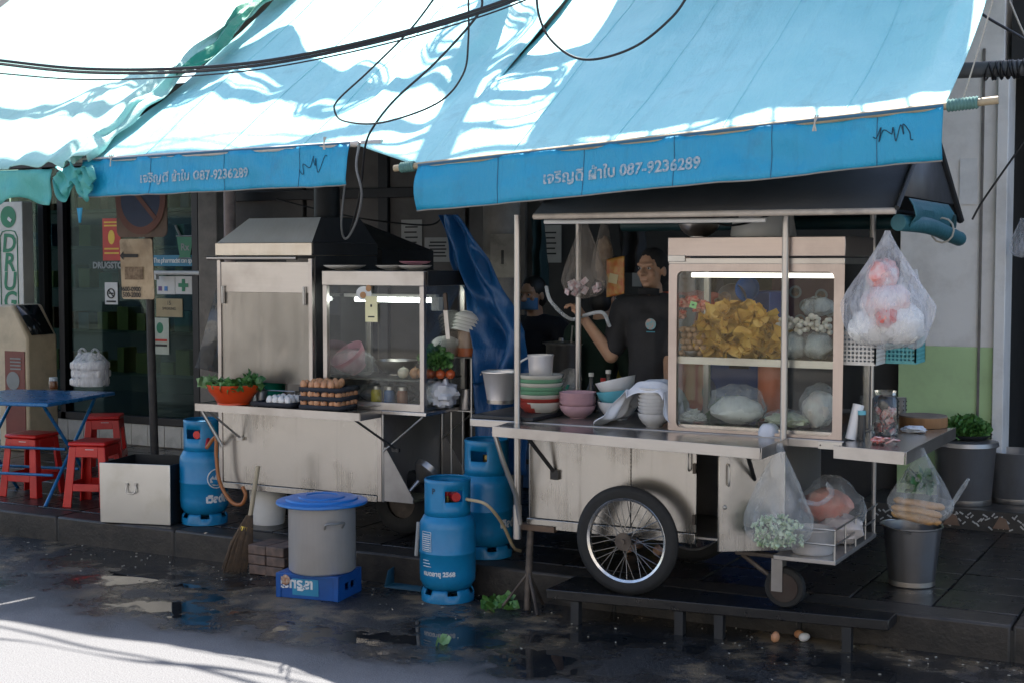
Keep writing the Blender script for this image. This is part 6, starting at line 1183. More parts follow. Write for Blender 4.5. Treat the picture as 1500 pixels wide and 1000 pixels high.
t_ = P(1142, 648, Y=6.42); bz = P(1155, 808, Y=6.42).z; hb2 = hang_bag(t_, bz, .165, .12, CLEARB, 'hanging_bag', 'clear bag of chopped cabbage hanging from the counter corner', 8.0, maxat=.66, ears=([t_ + Vector((.1, 0, -.26)), t_ + Vector((.19, -.01, -.27)), t_ + Vector((.25, 0, -.22)), t_ + Vector((.22, .02, -.18))],))
rg = random.Random(3); mb = MB()
for i in range(200):
    a = rg.uniform(0, 6.283); q_ = rg.random() ** .5; h = rg.random(); c_ = Vector((t_.x, t_.y, bz + .03)) + Vector((.125 * q_ * math.cos(a), .085 * q_ * math.sin(a), .17 * h * (1 - .4 * q_))); mb.box(c_, (rg.uniform(.012, .03), rg.uniform(.008, .02), rg.uniform(.004, .01)), rg.uniform(0, 3), rg.uniform(0, 3), rg.uniform(0, 3))
o = mb.build('chopped_cabbage', M('cabbage', (.6, .66, .5), .5, col2=(.25, .38, .18), scale=22), hb2); o['kind'] = 'stuff'
t_ = P(1350, 655, Y=6.62); bz = P(1350, 768, Y=6.62).z; hb3 = hang_bag(t_, bz, .15, .1, CLEARB, 'hanging_bag', 'clear bag of brown sausages hanging under the side leaf', 12.0, maxat=.7, ears=([t_ + Vector((.13, 0, -.27)), t_ + Vector((.17, 0, -.2)), t_ + Vector((.21, 0, -.13))],))
SAUS = M('sausage', (.42, .25, .1), .4, col2=(.34, .18, .07), scale=10)
for k in range(6): mb = MB(); c_ = Vector((t_.x - .03 + .03 * (k % 2), t_.y - .03 + .03 * (k // 2), bz + .035 + .028 * (k // 2))); d_ = Vector((.1, .02 * (k % 3 - 1), -.012)); mb.tube([c_ - d_, c_ - d_ * .85, c_, c_ + d_ * .85, c_ + d_], [.006, .017, .019, .017, .006], 10); mb.build('sausage', SAUS, hb3)
leafy(Vector((t_.x, t_.y, bz + .15)), .05, .1, 24, LEAFD, 'herbs', None, None, 31, .06, hb3)
t_ = P(856, 318, Y=6.85); bz = P(856, 438, Y=6.85).z; hb4 = hang_bag(t_, bz, .13, .08, film('brown_film', (.3, .26, .22), .3, .15, 20), 'hanging_bag', 'smoky clear bag of silver sachets hanging inside the noodle cart', 15.0, maxat=.75)
rg = random.Random(8)
SIL = M('sachet_silver', (.6, .57, .57), .35, col2=(.45, .2, .2), scale=45)
for i in range(16): mb = MB(); c_ = Vector((t_.x, t_.y, bz + .03)) + Vector((rg.uniform(-.1, .1), rg.uniform(-.05, .03), rg.uniform(0, .07))); mb.box(c_, (.045, .01, .03), rg.uniform(-1, 1), rg.uniform(-1, 1), rg.uniform(0, 3)); mb.build('sachet', SIL, hb4, bev=.004)
q = P(902, 378, Y=6.95); mb = MB(); mb.grid(lambda u, v: q + Vector(((u - .5) * .1, -.02 * math.sin(3.14 * u) * math.sin(3.14 * v) + .004 * nz((u * 9, v * 9, 1)), -.2 * v + .02 * (u - .5))), 14, 16); sk_ = single(mb, 'snack_pack', M('pack_orange', (.3, .07, .012), .4, col2=(.3, .2, .04), scale=30), 'orange snack pack hanging beside the smoky bag', 'packet', q, solid=.012); mb = MB(); mb.box(q + Vector((.0, -.032, -.11)), (.05, .002, .05), ry=.2); mb.build('print_patch', M('pack_yellow', (.35, .3, .16), .4), sk_)
# baskets hung at the case end
def basket(p, w_, d_, h_, mat, label, name='basket'):
    b = thing(name, label, 'basket', p, 'hanging plastic baskets'); p = Vector(p)
    for nm, ax, o_ in (('front_wall', (1, 0, 0), Vector((0, 0, 0))), ('back_wall', (1, 0, 0), Vector((0, d_, 0))), ('end_wall', (0, 1, 0), Vector((w_, 0, 0))), ('end_wall', (0, 1, 0), Vector((0, 0, 0)))):
        ax = Vector(ax); L = w_ if ax.x else d_; mb = MB(); nx = int(L / .018); nzv = int(h_ / .018)
        for i in range(nx + 1): mb.box(p + o_ + ax * (L * i / nx) + Vector((0, 0, h_ / 2)), (.0075, .0075, h_))
        for j in range(nzv + 1): c_ = p + o_ + ax * (L / 2) + Vector((0, 0, h_ * j / nzv)); mb.box(c_, (L * ax.x + .006, L * ax.y + .006, .0085 if 0 < j < nzv else .016))
        mb.build(nm, mat, b)
    mb = MB(); mb.box(p + Vector((w_ / 2, d_ / 2, .003)), (w_, d_, .005)); mb.build('bottom', mat, b); return b
basket(P(1229, 531, Y=6.66) + Vector((0, 0, 0)), .17, .2, .14, M('basket_white', (.7, .67, .62), .45), 'white plastic basket hung at the display case end')
basket(P(1288, 529, Y=6.85), .17, .2, .14, M('basket_teal', (.12, .42, .42), .45), 'teal plastic basket hung behind the big white bag')
# ---------------------------------------------------------------- side leaf goods
q = on(1352, 628, DK, .13); cbd = thing('chopping_block', 'round wooden chopping block on the side leaf', 'chopping board', q); WOODS = M('block_side', (.3, .15, .06), .6, stretch=(8, 8, 1), scale=4, bmp=.4); mb = MB(); mb.lathe([(.118, 0), (.12, .006), (.12, .052)], q, 44, close='bottom'); mb.build('rim', WOODS, cbd); mb = MB(); mb.lathe([(.12, .052), (.117, .058), (.0, .055)], q, 44, close=False); mb.build('cutting_face', M('block_top', (.2, .16, .12), .7, col2=(.13, .1, .075), scale=16), cbd)
q = on(1296, 640, DK, .1); jr = thing('sachet_jar', 'large clear jar of red sachets on the side leaf', 'jar', q); mb = MB(); mb.lathe([(.06, .003), (.062, .01), (.062, .175), (.052, .19), (.054, .215)], q, 30, close=False); mb.build('glass', glass('jar_glass', (.9, .93, .92), .12, 6), jr)
SACR = M('sachet_red', (.6, .05, .03), .35, col2=(.72, .62, .58), scale=45); rg = random.Random(2)
for i in range(20): mb = MB(); a = rg.uniform(0, 6.28); c_ = q + Vector((.035 * math.cos(a), .035 * math.sin(a), .015 + .11 * rg.random())); mb.box(c_, (.04, .008, .028), rg.uniform(-1, 1), rg.uniform(-1, 1), rg.uniform(0, 3)); mb.build('sachet', SACR, jr, bev=.003)
q = on(1298, 650, DK, .0); 
for i in range(14): mb = MB(); c_ = q + Vector((rg.uniform(-.05, .05), rg.uniform(-.035, .035), .008 + .022 * rg.random())); mb.box((0, 0, 0), (.042, .028, .007), rg.uniform(-.5, .5), rg.uniform(-.5, .5), rg.uniform(0, 3)); mb.v = [v + c_ for v in mb.v]; single(mb, 'sachet', SACR, 'loose red and white sachet heaped before the jar', 'sachet', c_, 'loose sachets on the side leaf', bev=.002)
q = on(1338, 634, DK, .04); lump(q, .06, .035, .016, M('cloth_blue', (.55, .6, .68), .85, col2=(.7, .72, .74), scale=20), 'dish_cloth', 'crumpled pale blue dish cloth before the chopping block', 'cloth', 81, wob=.5)
q = on(1318, 622, DK, .12); mb = MB(); mb.lathe([(.03, 0), (.032, .13), (.033, .132), (.028, .132), (.027, .01), (0, .01)], q, 24, close='bottom'); cd = single(mb, 'cutlery_holder', steel('holder_steel', (.55, .54, .52), .3), 'perforated steel cutlery holder beside the chopping block', 'holder', q)
mb = MB()
for a in range(8):
    for z in range(5): t = a * .785; mb.sphere(q + Vector((.0318 * math.cos(t), .0318 * math.sin(t), .025 + .022 * z)), .004, 6, 4)
o = mb.build('holes', BLK, cd); o['kind'] = 'stuff'
q = on(1268, 620, DK, .2); ch = thing('chopstick_holder', 'narrow steel holder of wooden chopsticks behind the sachet jar', 'holder', q); mb = MB(); mb.lathe([(.02, 0), (.02, .11)], q, 16); mb.build('cup', STEEL, ch)
for k in range(5): mb = MB(); mb.cyl(q + Vector((.008 * math.cos(k), .008 * math.sin(k), .05)), q + Vector((.014 * math.cos(k), .014 * math.sin(k), .23)), .0035, n=6); mb.build('chopstick', M('chopstick', (.5, .33, .15), .6), ch)
q = on(1246, 645, DK, .05); mb = MB(); mb.lathe([(.0, 0), (.027, .002), (.027, .17), (0, .172)], (0, 0, 0), 18); mb.xf(0, rotm(R(-8), R(10), 0)); mb.v = [v + q for v in mb.v]; single(mb, 'straw_pack', M('pack_white_red', (.72, .7, .68), .4, col2=(.6, .2, .15), scale=5, lo=.6, hi=.75), 'white and red paper pack leaning at the case corner', 'packet', q)
q = on(1262, 646, DK, .05); b = thing('sauce_bottle', 'small black bottle with blue cap at the side leaf edge', 'bottle', q); mb = MB(); mb.cyl(q, q + Vector((0, 0, .12)), .018, n=14); mb.build('body', M('sauce_0', (.03, .03, .03), .25), b); mb = MB(); mb.cyl(q + Vector((0, 0, .121)), q + Vector((0, 0, .14)), .019, n=14); mb.build('cap', MELB, b)
# ---------------------------------------------------------------- end tray, floor bucket, pots on the step
q = Vector(((tx0 + tx1) / 2, tyf + .14, TZ + .001)); mb = potlathe(q, .105, .12, n=36, taper=.95); single(mb, 'saucepan', POTM, 'wide steel pan on the cart end tray', 'pan', q, sharp=50)
q = Vector(((tx0 + tx1) / 2 + .0, tyf + .47, TZ + .001)); mbg = thing('meat_bag', 'clear bag of raw pink meat propped on the cart end tray', 'bag', q); MEAT = M('raw_meat', (.6, .2, .15), .4, col2=(.66, .38, .3), scale=8, sss=.1); lump(q + Vector((-.03, 0, .08)), .12, .09, .09, MEAT, 'meat', None, None, 90, mbg); lump(q + Vector((.06, -.05, 0)), .11, .09, .07, M('fat_white', (.7, .62, .58), .4, scale=8), 'fat', None, None, 91, mbg); lump(q, .16, .12, .16, CLEARB, 'film', None, None, 92, mbg)
q = on(1335, 858, ZS, .06); bucket(q, .115, .15, .31, 'tall dented steel bucket on the wet pavement', steel('bucket_steel', (.24, .24, .25), .27, (30, 30, 3), .3, 2, metal=.85), rz=R(100))
def big_pot(p, r, h, label, lid):
    t = thing('large_pot', label, 'pot', p, 'large pots on the doorstep'); potlathe(p, r, h, n=44, taper=.86).build('body', steel('dark_pot', (.36, .36, .37), .3, (30, 30, 3), .3, 2, metal=.7), t, sharp=50); mb = MB(); mb.lathe([(r * .87, 0), (r * .88, .003), (r * .88, .035), (r * .865, .037)], p, 44, close=False); mb.build('base_band', STEEL, t)
    if lid: mb = MB(); mb.lathe([(r + .014, h), (r + .018, h + .004), (r + .012, h + .03), (r * .8, h + .04), (0, h + .045)], p, 44, close='bottom'); mb.build('lid', DSTEEL, t)
    return t
q = on(1412, 742, .296, .17); big_pot(q, .19, .37, 'large lidded pot with a tray of greens on the doorstep', True)
qz = q.z + .37 + .046; mb = MB(); mb.lathe([(.13, 0), (.16, .02), (.165, .03), (.155, .028), (.12, .008), (0, .008)], Vector((q.x, q.y, qz)), 34, close='bottom'); single(mb, 'tray', BLACKM, 'round black tray on the lidded pot', 'tray', (q.x, q.y, qz)); leafy(Vector((q.x, q.y, qz + .015)), .14, .13, 700, LEAF, 'leafy_greens', 'heap of bright green herbs on the lidded pot', 'vegetables', 21, .032)
q = on(1485, 740, .296, .17); big_pot(q, .18, .33, 'large open pot beside the doorway', False)
q = P(1492, 365, Y=9.4); hang_bag(P(1497, 320, Y=9.5), P(1492, 378, Y=9.5).z, .07, .05, WFILM, 'hanging_bag', 'small clear bag hanging in the dark doorway', 22.0)
# menu board and clutter on the back wall
q = P(1185, 440, Y=9.6); mbd = thing('menu_board', 'dark maroon menu board with round dish pictures on the back wall', 'board', q); mb = MB(); a = P(1130, 500, Y=9.62); b2 = P(1235, 385, Y=9.62); mb.span((a.x, 9.62, a.z), (b2.x, 9.66, b2.z)); mb.build('panel', M('board_maroon', (.1, .04, .05), .5), mbd)
for k, (x, y) in enumerate(((1203, 433), (1180, 448), (1165, 428), (1172, 470), (1215, 455))):
    c_ = P(x, y, Y=9.61); mb = MB(); mb.lathe([(.001, 0), (.045, 0)], n=18, close=False); mb.xf(0, Matrix.Rotation(R(90), 3, 'X')); mb.v = [v + c_ for v in mb.v]; d_ = mb.build('dish_picture', GREYT, mbd); mb = MB(); mb.sphere(c_ + Vector((0, -.002, 0)), (.03, .003, .03), 12, 6); mb.build('picture_food', M('dish_dark', (.05, .06, .05), .5, col2=(.25, .12, .06), scale=30), d_)
for k, (x0_, y0_, x1_, y1_, lb) in enumerate(((787, 330, 822, 385, 'white notice paper on the wall behind the sachet bag'), (588, 322, 618, 376, 'printed notice on the grey shutters'), (622, 348, 662, 384, 'wide printed menu sheet on the grey shutters'), (926, 340, 940, 420, 'narrow white paper strip behind the vendor'), (1405, 232, 1432, 300, 'pale notice sheet on the white wall'))):
    Yp = 9.63 if k not in (4, 1, 2) else (9.57 if k == 4 else 9.64); a = P(x0_, y1_, Y=Yp); b2 = P(x1_, y0_, Y=Yp); mb = MB(); mb.span((a.x, Yp, a.z), (b2.x, Yp + .005, b2.z)); pp_ = single(mb, 'notice_sheet', M('paper_dim', (.4, .39, .37), .8) if k != 4 else M('paper_bright', (.85, .85, .84), .7), lb, 'notice', ((a.x + b2.x) / 2, Yp, a.z), 'paper notices on the walls')
    if k in (0, 1, 2):
        for j in range(5): mb = MB(); mb.box(((a.x + b2.x) / 2 - .01 * (j % 2), Yp - .0015, b2.z - (b2.z - a.z) * (.2 + .14 * j)), ((b2.x - a.x) * .6, .001, .012)); mb.build('print_line', BLK, pp_)
# blue tarpaulin curtain hung between the carts
top = P(660, 312, Y=7.4); cu = thing('tarp_curtain', 'blue tarpaulin curtain gathered between the two carts', 'curtain', (top.x, 7.4, ZS + .3)); CURT = cloth_mat('curtain_blue', (.004, .055, .17), (.005, .075, .22), .4)
def curt(u, v):
    y = 315 + 245 * v; xl = 642 + (703 - 642) * min(v / .8, 1) ** 1.15 - 6 * max(v - .75, 0) * 4; xr = 672 + (768 - 672) * min(v / .7, 1) ** .9 + 14 * max(v - .7, 0)
    p = P(xl + (xr - xl) * u + 3 * nz((v * 5, u * 3, 6)), y, Y=7.42); p.y += .05 * math.sin(u * 11 + v * 4 + 3 * nz((v * 2, u, 4))) * (.3 + .7 * v) + .09 * nz((u * 3, v * 4, 3)) + .03 * nz((u * 5, v * 6, 5)); return p
mb = MB(); mb.grid(curt, 70, 90); mb.build('sheet', CURT, cu, solid=.003)
mb = MB(); mb.grid(lambda u, v: curt(u, 1) + Vector((.02 * nz((u * 5, v * 3, 1)), .04 * math.sin(u * 9 + v * 2), -.55 * v)), 40, 16); mb.build('lower_sheet', CURT, cu, solid=.003)
# more dim clutter hanging and standing behind the noodle cart
t_ = P(885, 318, Y=7.1); hb5 = hang_bag(t_, P(885, 415, Y=7.1).z, .075, .06, film('brown_film', (.3, .26, .22), .3, .15, 20), 'hanging_bag', 'narrow smoky bag of brown packs hanging beside the sachets', 31.0, maxat=.75); lump(Vector((t_.x, t_.y, P(885, 413, Y=7.1).z)), .05, .04, .12, M('pack_brown', (.16, .1, .06), .5, col2=(.3, .22, .15), scale=25), 'packs', None, None, 55, hb5)
for k, (x, y, r_) in enumerate(((1075, 440, .1), (1098, 425, .08))):
    q = P(x, y, Y=8.6); mb = MB(); mb.lathe(bowl_prof(r_, .05, .5), (0, 0, 0), 26, close='bottom'); mb.xf(0, rotm(R(80), 0, 0)); mb.v = [v + q for v in mb.v]; single(mb, 'hanging_pan', (DSTEEL, LIDB)[k], ('dull steel pan hanging at the back of the noodle stall', 'blue basin hanging at the back of the noodle stall')[k], 'pan', q)
for k, (x0_, x1_, y0_, y1_, c, lb) in enumerate(((778, 800, 320, 440, (.02, .05, .055), 'dark teal cloth hanging behind the cart pole'), (905, 945, 325, 400, (.03, .03, .032), 'black cloth hanging behind the orange snack pack'), (1005, 1060, 392, 470, (.045, .03, .03), 'dark brown cloth hung behind the display case'))):
    Yc = 8.9; mb = MB(); mb.grid(lambda u, v: P(x0_ + (x1_ - x0_) * u, y0_ + (y1_ - y0_) * v, Y=Yc) + Vector((0, .05 * math.sin(u * 12 + v * 2) + .03 * nz((u * 3, v * 4, k)), 0)), 24, 20); single(mb, 'hanging_cloth', M('cloth_dim%d' % k, c, .85), lb, 'cloth', P(x0_, y1_, Y=Yc), solid=.003)
# specks of litter along the gutter
rg = random.Random(44); mb = MB()
for i in range(150):
    x = rg.uniform(-7.2, -.9); y = YK - abs(rg.gauss(0, .35)) - .02; s_ = rg.uniform(.004, .013); mb.box((x, y, .003), (s_, s_ * rg.uniform(.4, 1), .003), 0, 0, rg.uniform(0, 3))
o = single(mb, 'litter', M('litter_pale', (.5, .48, .42), .8, col2=(.2, .16, .1), scale=30), 'pale specks of litter scattered along the wet gutter', 'litter', (-4, 6.5, 0)); o['kind'] = 'stuff'
# ================================================================ PEOPLE
SKIN = M('skin', (.52, .31, .2), .5, col2=(.44, .25, .16), scale=9, sss=.15); HAIR = M('hair_black', (.012, .01, .009), .55, scale=30)
def remesh(mb, name, mat, parent, voxel, smooth=4):
    ob = mb.build('tmp', mat, None, loc=(0, 0, 0)); q = ob.modifiers.new('r', 'REMESH'); q.mode = 'VOXEL'; q.voxel_size = voxel
    s = ob.modifiers.new('s', 'SMOOTH'); s.iterations = smooth; s.factor = .5
    dg = bpy.context.evaluated_depsgraph_get(); me = bpy.data.meshes.new_from_object(ob.evaluated_get(dg)); bpy.data.objects.remove(ob)
    o = ORG[parent]; me.transform(Matrix.Translation(-o)); me.name = name
    for p in me.polygons: p.use_smooth = True
    me.materials.clear(); me.materials.append(mat); r = bpy.data.objects.new(name, me); SC.collection.objects.link(r); r.parent = parent; ORG[r] = o; return r
def limb(mb, pts, rs, n=14):
    pts = [Vector(p) for p in pts]
    for (a, b, ra, rb) in zip(pts[:-1], pts[1:], rs[:-1], rs[1:]): mb.tube([a, a.lerp(b, .33), a.lerp(b, .66), b], [ra, ra + (rb - ra) * .33, ra + (rb - ra) * .66, rb], n)
    for p, r in zip(pts, rs): mb.sphere(p, r, n, 10)
def human(label, base, face, shirt, trousers, seat=0.0, lhand=None, rhand=None, hair='cap', mask=None, lean=0.0, curl=.6, emblem=False, aim=(0, 0), out=.35):
    """base: point on the ground below the pelvis; face: heading; lhand/rhand: world targets; seat: seat height or 0 when standing"""
    b = Vector(base); pe = thing('person', label, 'person', b); f = Vector((math.cos(face), math.sin(face), 0)); r = Vector((f.y, -f.x, 0)); up = Vector((0, 0, 1))
    hip = b + up * (seat + .1 if seat else .90); chest = hip + up * .38 + f * lean; neck = hip + up * .56 + f * lean * 1.35; head = neck + up * .155 + f * (.025 + lean * .25)
    body = MB(); limb(body, [hip, hip + up * .2 + f * lean * .5, chest, neck - up * .05], [.135, .125, .14, .085])
    for s in (-1, 1): limb(body, [chest + up * .1 + r * s * .05, chest + up * .115 + r * s * .165], [.1, .068])
    limb(body, [neck - up * .06, neck + up * .07 + f * .01], [.062, .054])
    # legs
    feet = []
    for s in (-1, 1):
        h = hip + r * s * .09 - up * .04
        if seat: kn = h + f * .42 + up * .02; an = Vector((kn.x, kn.y, b.z + .08)) + f * .02
        else: kn = h - up * .42 + f * .01; an = Vector((h.x, h.y, b.z + .08))
        limb(body, [h, kn, an], [.088, .058, .04]); limb(body, [an - up * .045, an + f * .15 - up * .05], [.038, .03]); feet.append((h, kn, an))
    # arms: two-bone reach to the hand target
    arms = []
    for s, tgt in ((-1, lhand), (1, rhand)):
        sh = chest + up * .11 + r * s * .185
        if tgt is None: tgt = sh + r * s * .1 - up * .5 + f * .12
        tgt = Vector(tgt); d = tgt - sh; L1, L2 = .285, .26; D = min(d.length, L1 + L2 - .01); d = d.normalized(); tgt = sh + d * D
        x = (L1 * L1 - L2 * L2 + D * D) / (2 * D); h = math.sqrt(max(L1 * L1 - x * x, 0)); pole = (-up * 1.0 + r * s * out - f * .3); pole = (pole - d * pole.dot(d)).normalized(); el = sh + d * x + pole * h
        limb(body, [sh, el, tgt], [.058, .043, .029]); arms.append((sh, el, tgt, s))
        # hand: palm, four fingers, thumb
        hd = (tgt - el).normalized(); sd = hd.cross(up); sd = sd.normalized() if sd.length > .1 else r; nn = sd.cross(hd).normalized(); palm = tgt + hd * .05
        limb(body, [tgt + hd * .015, palm + hd * .03], [.028, .03], 10)
        for k in range(-1, 2): limb(body, [tgt + hd * .02 + sd * k * .018, palm + hd * .035 + sd * k * .022], [.018, .016], 8)
        for k, L in enumerate((.068, .078, .072, .056)):
            o = palm + hd * .035 + sd * (k - 1.5) * .0195; c1 = (hd * math.cos(curl * .5) - nn * math.sin(curl * .5)); c2 = (hd * math.cos(curl * 1.5) - nn * math.sin(curl * 1.5)); c3 = (hd * math.cos(curl * 2.5) - nn * math.sin(curl * 2.5))
            limb(body, [o, o + c1 * L * .45, o + c1 * L * .45 + c2 * L * .32, o + c1 * L * .45 + c2 * L * .32 + c3 * L * .25], [.0095, .009, .008, .007], 8)
        o = tgt + hd * .03 - sd * .028 * s; limb(body, [o, o - sd * s * .025 + hd * .03 - nn * .015, o - sd * s * .022 + hd * .058 - nn * .03], [.012, .0105, .009], 8)
    # head
    m3 = Matrix.Rotation(aim[0], 3, 'Z') @ Matrix.Rotation(aim[1], 3, r); hf = m3 @ f; hr = m3 @ r
    def at(x, y, z): return head + hr * x + hf * y + up * z
    def ell(c, rx_, ry_, rz_, n=16, mb=body):
        k = mb.mark(); mb.sphere((0, 0, 0), (rx_, ry_, rz_), n, 12)
        for i in range(k, len(mb.v)): v = mb.v[i]; mb.v[i] = c + hr * v.x + hf * v.y + up * v.z
    ell(at(0, -.012, .035), .075, .092, .088); ell(at(0, .018, -.03), .06, .068, .082); ell(at(0, .05, -.085), .03, .026, .02)
    limb(body, [at(0, .083, .012), at(0, .108, -.028)], [.008, .014], 8); limb(body, [at(-.013, .094, -.03), at(.013, .094, -.03)], [.01, .01], 8)
    limb(body, [at(-.045, .068, .028), at(-.012, .083, .024), at(.012, .083, .024), at(.045, .068, .028)], [.011, .011, .011, .011], 8)
    limb(body, [at(-.02, .082, -.062), at(.02, .082, -.062)], [.008, .008], 8)
    for s in (-1, 1): ell(at(s * .077, -.012, -.005), .01, .02, .03, 10); ell(at(s * .04, .056, -.022), .022, .02, .02, 10)
    bo = remesh(body, 'body', SKIN, pe, .0065, 3)
    for s in (-1, 1):
        mb = MB(); ell(at(s * .03, .074, .006), .0125, .008, .0075, 10, mb); ey = mb.build('eye', M('eye_white', (.55, .52, .48), .3), bo); mb = MB(); ell(at(s * .03, .0805, .005), .0055, .004, .006, 8, mb); mb.build('iris', BLK, ey)
    # clothes
    sm = MB(); limb(sm, [hip - up * .1, hip + up * .2 + f * lean * .5, chest, neck - up * .055], [.152, .142, .156, .096])
    for s in (-1, 1): limb(sm, [chest + up * .1 + r * s * .05, chest + up * .118 + r * s * .165], [.112, .08])
    for sh, el, tg, s in arms: limb(sm, [sh, sh.lerp(el, .8)], [.075, .068])
    so_ = remesh(sm, 'shirt', shirt, pe, .009, 5)
    tm = MB()
    for h, kn, an in feet: limb(tm, [h, kn, an + up * .02], [.105, .072, .06])
    limb(tm, [hip - up * .04, hip + up * .04], [.145, .14]); remesh(tm, 'trousers', trousers, pe, .012, 4)
    hm = MB(); ell(at(0, -.022, .045), .083, .096, .092, 18, hm); ell(at(0, -.05, -.01), .078, .065, .085, 16, hm)
    ho = remesh(hm, 'cap' if hair == 'cap' else 'hair', BLACKCAP if hair == 'cap' else HAIR, pe, .007, 3)
    if hair == 'peak': mb = MB(); mb.grid(lambda u, v: at((u - .5) * .13 * (1 - .25 * v * v), .055 + .075 * v * (1 - (2 * u - 1) ** 2 * .45), .062 - .012 * v - .01 * (2 * u - 1) ** 2), 10, 6); mb.build('cap_peak', BLACKCAP, ho, solid=.004)
    if mask:
        mb = MB(); zc = -.055 if mask[1] == 'face' else -.125; mb.grid(lambda u, v: at(math.sin((u - .5) * 2.5) * .073, -.004 + math.cos((u - .5) * 2.5) * (.098 - .02 * abs(v - .4)), zc + (.04 - .08 * v) * (1 if mask[1] == 'face' else .5)), 14, 6); mb.build('face_mask', mask[0], pe, solid=.002)
    if emblem:
        mb = MB(); c = chest + f * .158 + up * .035 - r * emblem; mb.lathe([(.001, 0), (.032, 0)], n=22, close=False); vs = [(v.x, v.y) for v in mb.v]; mb.v = [c + r * x + up * y + f * .004 for x, y in vs]; eo = mb.build('chest_emblem', M('emblem_teal', (.12, .42, .5), .6, col2=(.6, .3, .2), scale=60), so_)
        mb = MB(); mb.v = []; mb.add([c + r * x + up * y + f * .004 for x, y in ((-.026, -.046), (.026, -.046), (.026, -.04), (-.026, -.04))], [(0, 1, 2, 3)]); mb.build('chest_print', M('emblem_blue', (.05, .25, .35), .6), so_)
    return pe, arms
VSHIRT = M('vendor_shirt', (.022, .022, .025), .8, col2=(.032, .032, .035), scale=6, bmp=.5, bscale=22); BLACKCAP = M('black_cloth', (.012, .012, .013), .85, col2=(.02, .02, .021), scale=10, bmp=.3, bscale=120); DGREEN = M('dark_green_cloth_shirt', (.015, .035, .022), .85, scale=10, bmp=.3); ORSH = M('coral_cloth', (.6, .09, .045), .8, col2=(.66, .14, .08), scale=5, bmp=.3); NAVY = M('navy_cloth', (.015, .018, .03), .85, scale=8)
vx = P(957, 430, Y=7.6); vb = Vector((vx.x, 7.6, ZS)); hand = P(856, 468, Y=7.4)
van, varm = human('person in black T-shirt and cap reaching out with a clear plastic tube', vb, R(-88), VSHIRT, NAVY, rhand=hand, lhand=vb + Vector((.2, -.25, .95)), mask=(BLACKCAP, 'chin'), curl=.75, emblem=.045, aim=(R(-14), R(6)), out=-.55)
tg = varm[1][2]
mb = MB(); mb.tube(smooth_path([P(800, 420, Y=7.35), P(806, 440, Y=7.33), P(824, 460, Y=7.33), tg + Vector((-.06, -.03, 0)), tg + Vector((.0, -.035, .02)), P(882, 458, Y=7.36), P(893, 478, Y=7.42)], 8), .011, 9); single(mb, 'plastic_tube', film('tube_film', (.75, .8, .84), .6, .15, 10), 'clear plastic tube held by the person in black', 'tube', tg)
ob_ = P(1016, 420, Y=8.35); human('person in coral shirt added behind the display case in place of a reflection in its glass', Vector((ob_.x - .05, 8.35, ZS)), R(-70), ORSH, NAVY, lhand=P(1062, 442, Y=7.95), rhand=None, hair='hair', curl=.35)  # this figure replaces a customer's reflection in the case glass
mq = P(795, 470, Y=8.7); human('seated person in dark shirt with blue face mask behind the noodle cart', Vector((mq.x, 8.7, ZS)), R(-100), NAVY, NAVY, seat=.62, hair='hair', mask=(M('mask_blue', (.08, .22, .45), .7), 'face'), lean=.06)
gq = P(866, 470, Y=8.4); human('seated person in dark green shirt turned away behind the soup pot', Vector((gq.x, 8.4, ZS)), R(80), DGREEN, NAVY, seat=.6, hair='hair', lean=.08)
q = P(463, 430, Y=8.0); human('person in black standing behind the frying cart', Vector((q.x, 8.0, ZS)), R(-105), BLACKCAP, NAVY, hair='hair')
for (px_, Y_, lb) in ((795, 8.7, 'dark stool under the masked person'), (866, 8.4, 'dark stool under the person in green')):
    q = P(px_, 470, Y=Y_); s_ = thing('stool', lb, 'stool', (q.x, Y_, ZS), 'dark stools behind the noodle cart'); h_ = .62 if Y_ == 8.7 else .6; mb = MB(); mb.box((q.x, Y_, ZS + h_ - .075), (.3, .3, .03)); mb.build('seat', BLACKM, s_, bev=.008)
    for dx_ in (-.12, .12):
        for dy in (-.12, .12): mb = MB(); mb.cyl((q.x + dx_, Y_ + dy, ZS), (q.x + dx_ * .9, Y_ + dy * .9, ZS + h_ - .09), .014, n=8); mb.build('leg', BLACKM, s_)
# crates and dim clutter at the back
for k, (x, y, c, lb) in enumerate(((925, 520, (.4, .28, .03), 'yellow plastic crate standing at the back wall'), (780, 560, (.02, .08, .2), 'blue plastic crate at the back wall'), (1095, 470, (.01, .06, .22), 'dark blue bundle stacked high at the back wall'))):
    q = P(x, y, Y=9.35); zt_ = P(x, y - 45, Y=9.35).z; c_ = thing('storage_crate', lb, 'crate', (q.x, 9.35, ZS), 'storage crates'); mm = M('crate_c%d' % k, c, .5); n_ = max(int((zt_ - ZS) / .3), 1); hh = (zt_ - ZS) / n_
    for j in range(n_):
        mb = MB(); mb.box((q.x, 9.35, ZS + hh * (j + .5)), (.42, .32, hh - .012)); t_ = mb.build('tier', mm, c_, bev=.01); 
        mb = MB(); mb.box((q.x, 9.185, ZS + hh * (j + .62)), (.14, .012, .035)); mb.build('grip', BLACKM, t_)
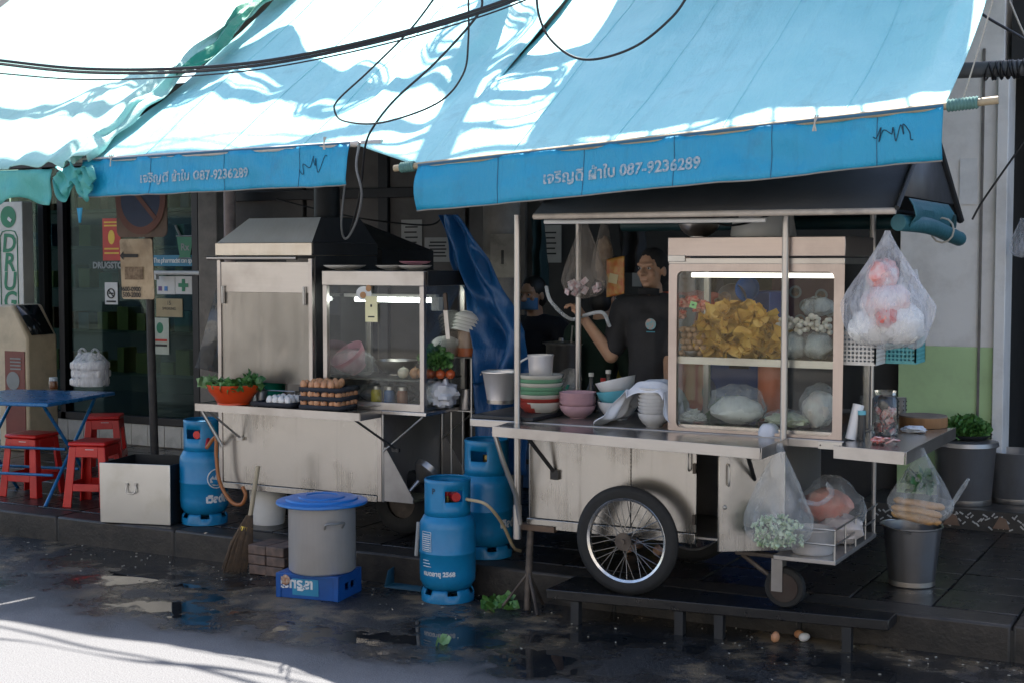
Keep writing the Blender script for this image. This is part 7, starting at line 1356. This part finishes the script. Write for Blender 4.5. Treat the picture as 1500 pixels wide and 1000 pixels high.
# tangle of overhead cables above the awnings (they throw the streaks of shade)
rg = random.Random(17)
for k in range(10):
    Y0 = 7.5 + .085 * k + rg.uniform(-.06, .06); z0 = 4.5 + rg.uniform(0, .6); pts = []; ph = rg.uniform(0, 50)
    for i in range(44): x = -13 + i * .36; pts.append(Vector((x, Y0 + .3 * nz((x * .35, ph, 0)) + .10 * nz((x * 1.3, ph, 5)) + .04 * nz((x * 3.1, ph, 8)), z0 + .2 * nz((x * .5, ph, 9)) + .07 * nz((x * 1.9, ph, 4)) + .002 * (x + 5) ** 2)))
    mb = MB(); sp = smooth_path(pts, 3); r0_ = rg.choice((.007, .012, .02, .034)); mb.tube(sp, [r0_ * (.35 + 2.2 * max(nz((p.x * .9, ph, 2)) + .15, 0)) for p in sp], 6); single(mb, 'overhead_cable', CABLE, 'black overhead cable in the tangle strung along the shop fronts', 'cable', pts[20], 'tangle of overhead cables')
for k, (x, Y_, z_, r_) in enumerate(((-5.3, 8.2, 4.9, .28), (-4.6, 8.6, 5.1, .34), (-7.2, 8.3, 4.9, .25), (-4.0, 8.1, 5.0, .22))):
    mb = MB()
    for j in range(7): a0 = rg.uniform(0, 6); rr = r_ * rg.uniform(.75, 1.1); tl = rg.uniform(-.3, .3); mb.tube([Vector((x + rr * math.cos(t * .33 + a0), Y_ + rr * .55 * math.sin(t * .33 + a0), z_ + tl * rr * math.sin(t * .33) + .02 * j)) for t in range(20)], .009, 5)
    single(mb, 'added_shade_coil', CABLE, 'unseen coil of black cable added to the overhead tangle to dapple the awnings', 'cable', (x, Y_, z_), 'added shade coils')  # out-of-view coils added to break up the sun on the awnings
# unseen cloth banner added overhead to cast an uneven patch of shade
bn = thing('added_shade_banner', 'ragged pale cloth banner added out of view to shade the frying cart awning', 'banner', (-6.0, 8.35, 4.4))
mb = MB(); mb.grid(lambda u, v: Vector((-6.9 + 1.75 * u, 8.35 + .12 * math.sin(u * 5) + .1 * nz((u * 3, v * 2, 1)), 5.15 - (.5 + .22 * nz((u * 3.5, 0, 4)) + .1 * nz((u * 9, 1, 4))) * v + .1 * math.sin(u * 3.14) * -1)), 60, 12); mb.build('cloth', TOWEL, bn, solid=.003)
mb = MB(); mb.tube([(-7.6, 8.3, 5.25), (-6.9, 8.35, 5.16), (-5.15, 8.25, 5.16), (-4.4, 8.3, 5.25)], .005, 5); mb.build('rope', STRING, bn)
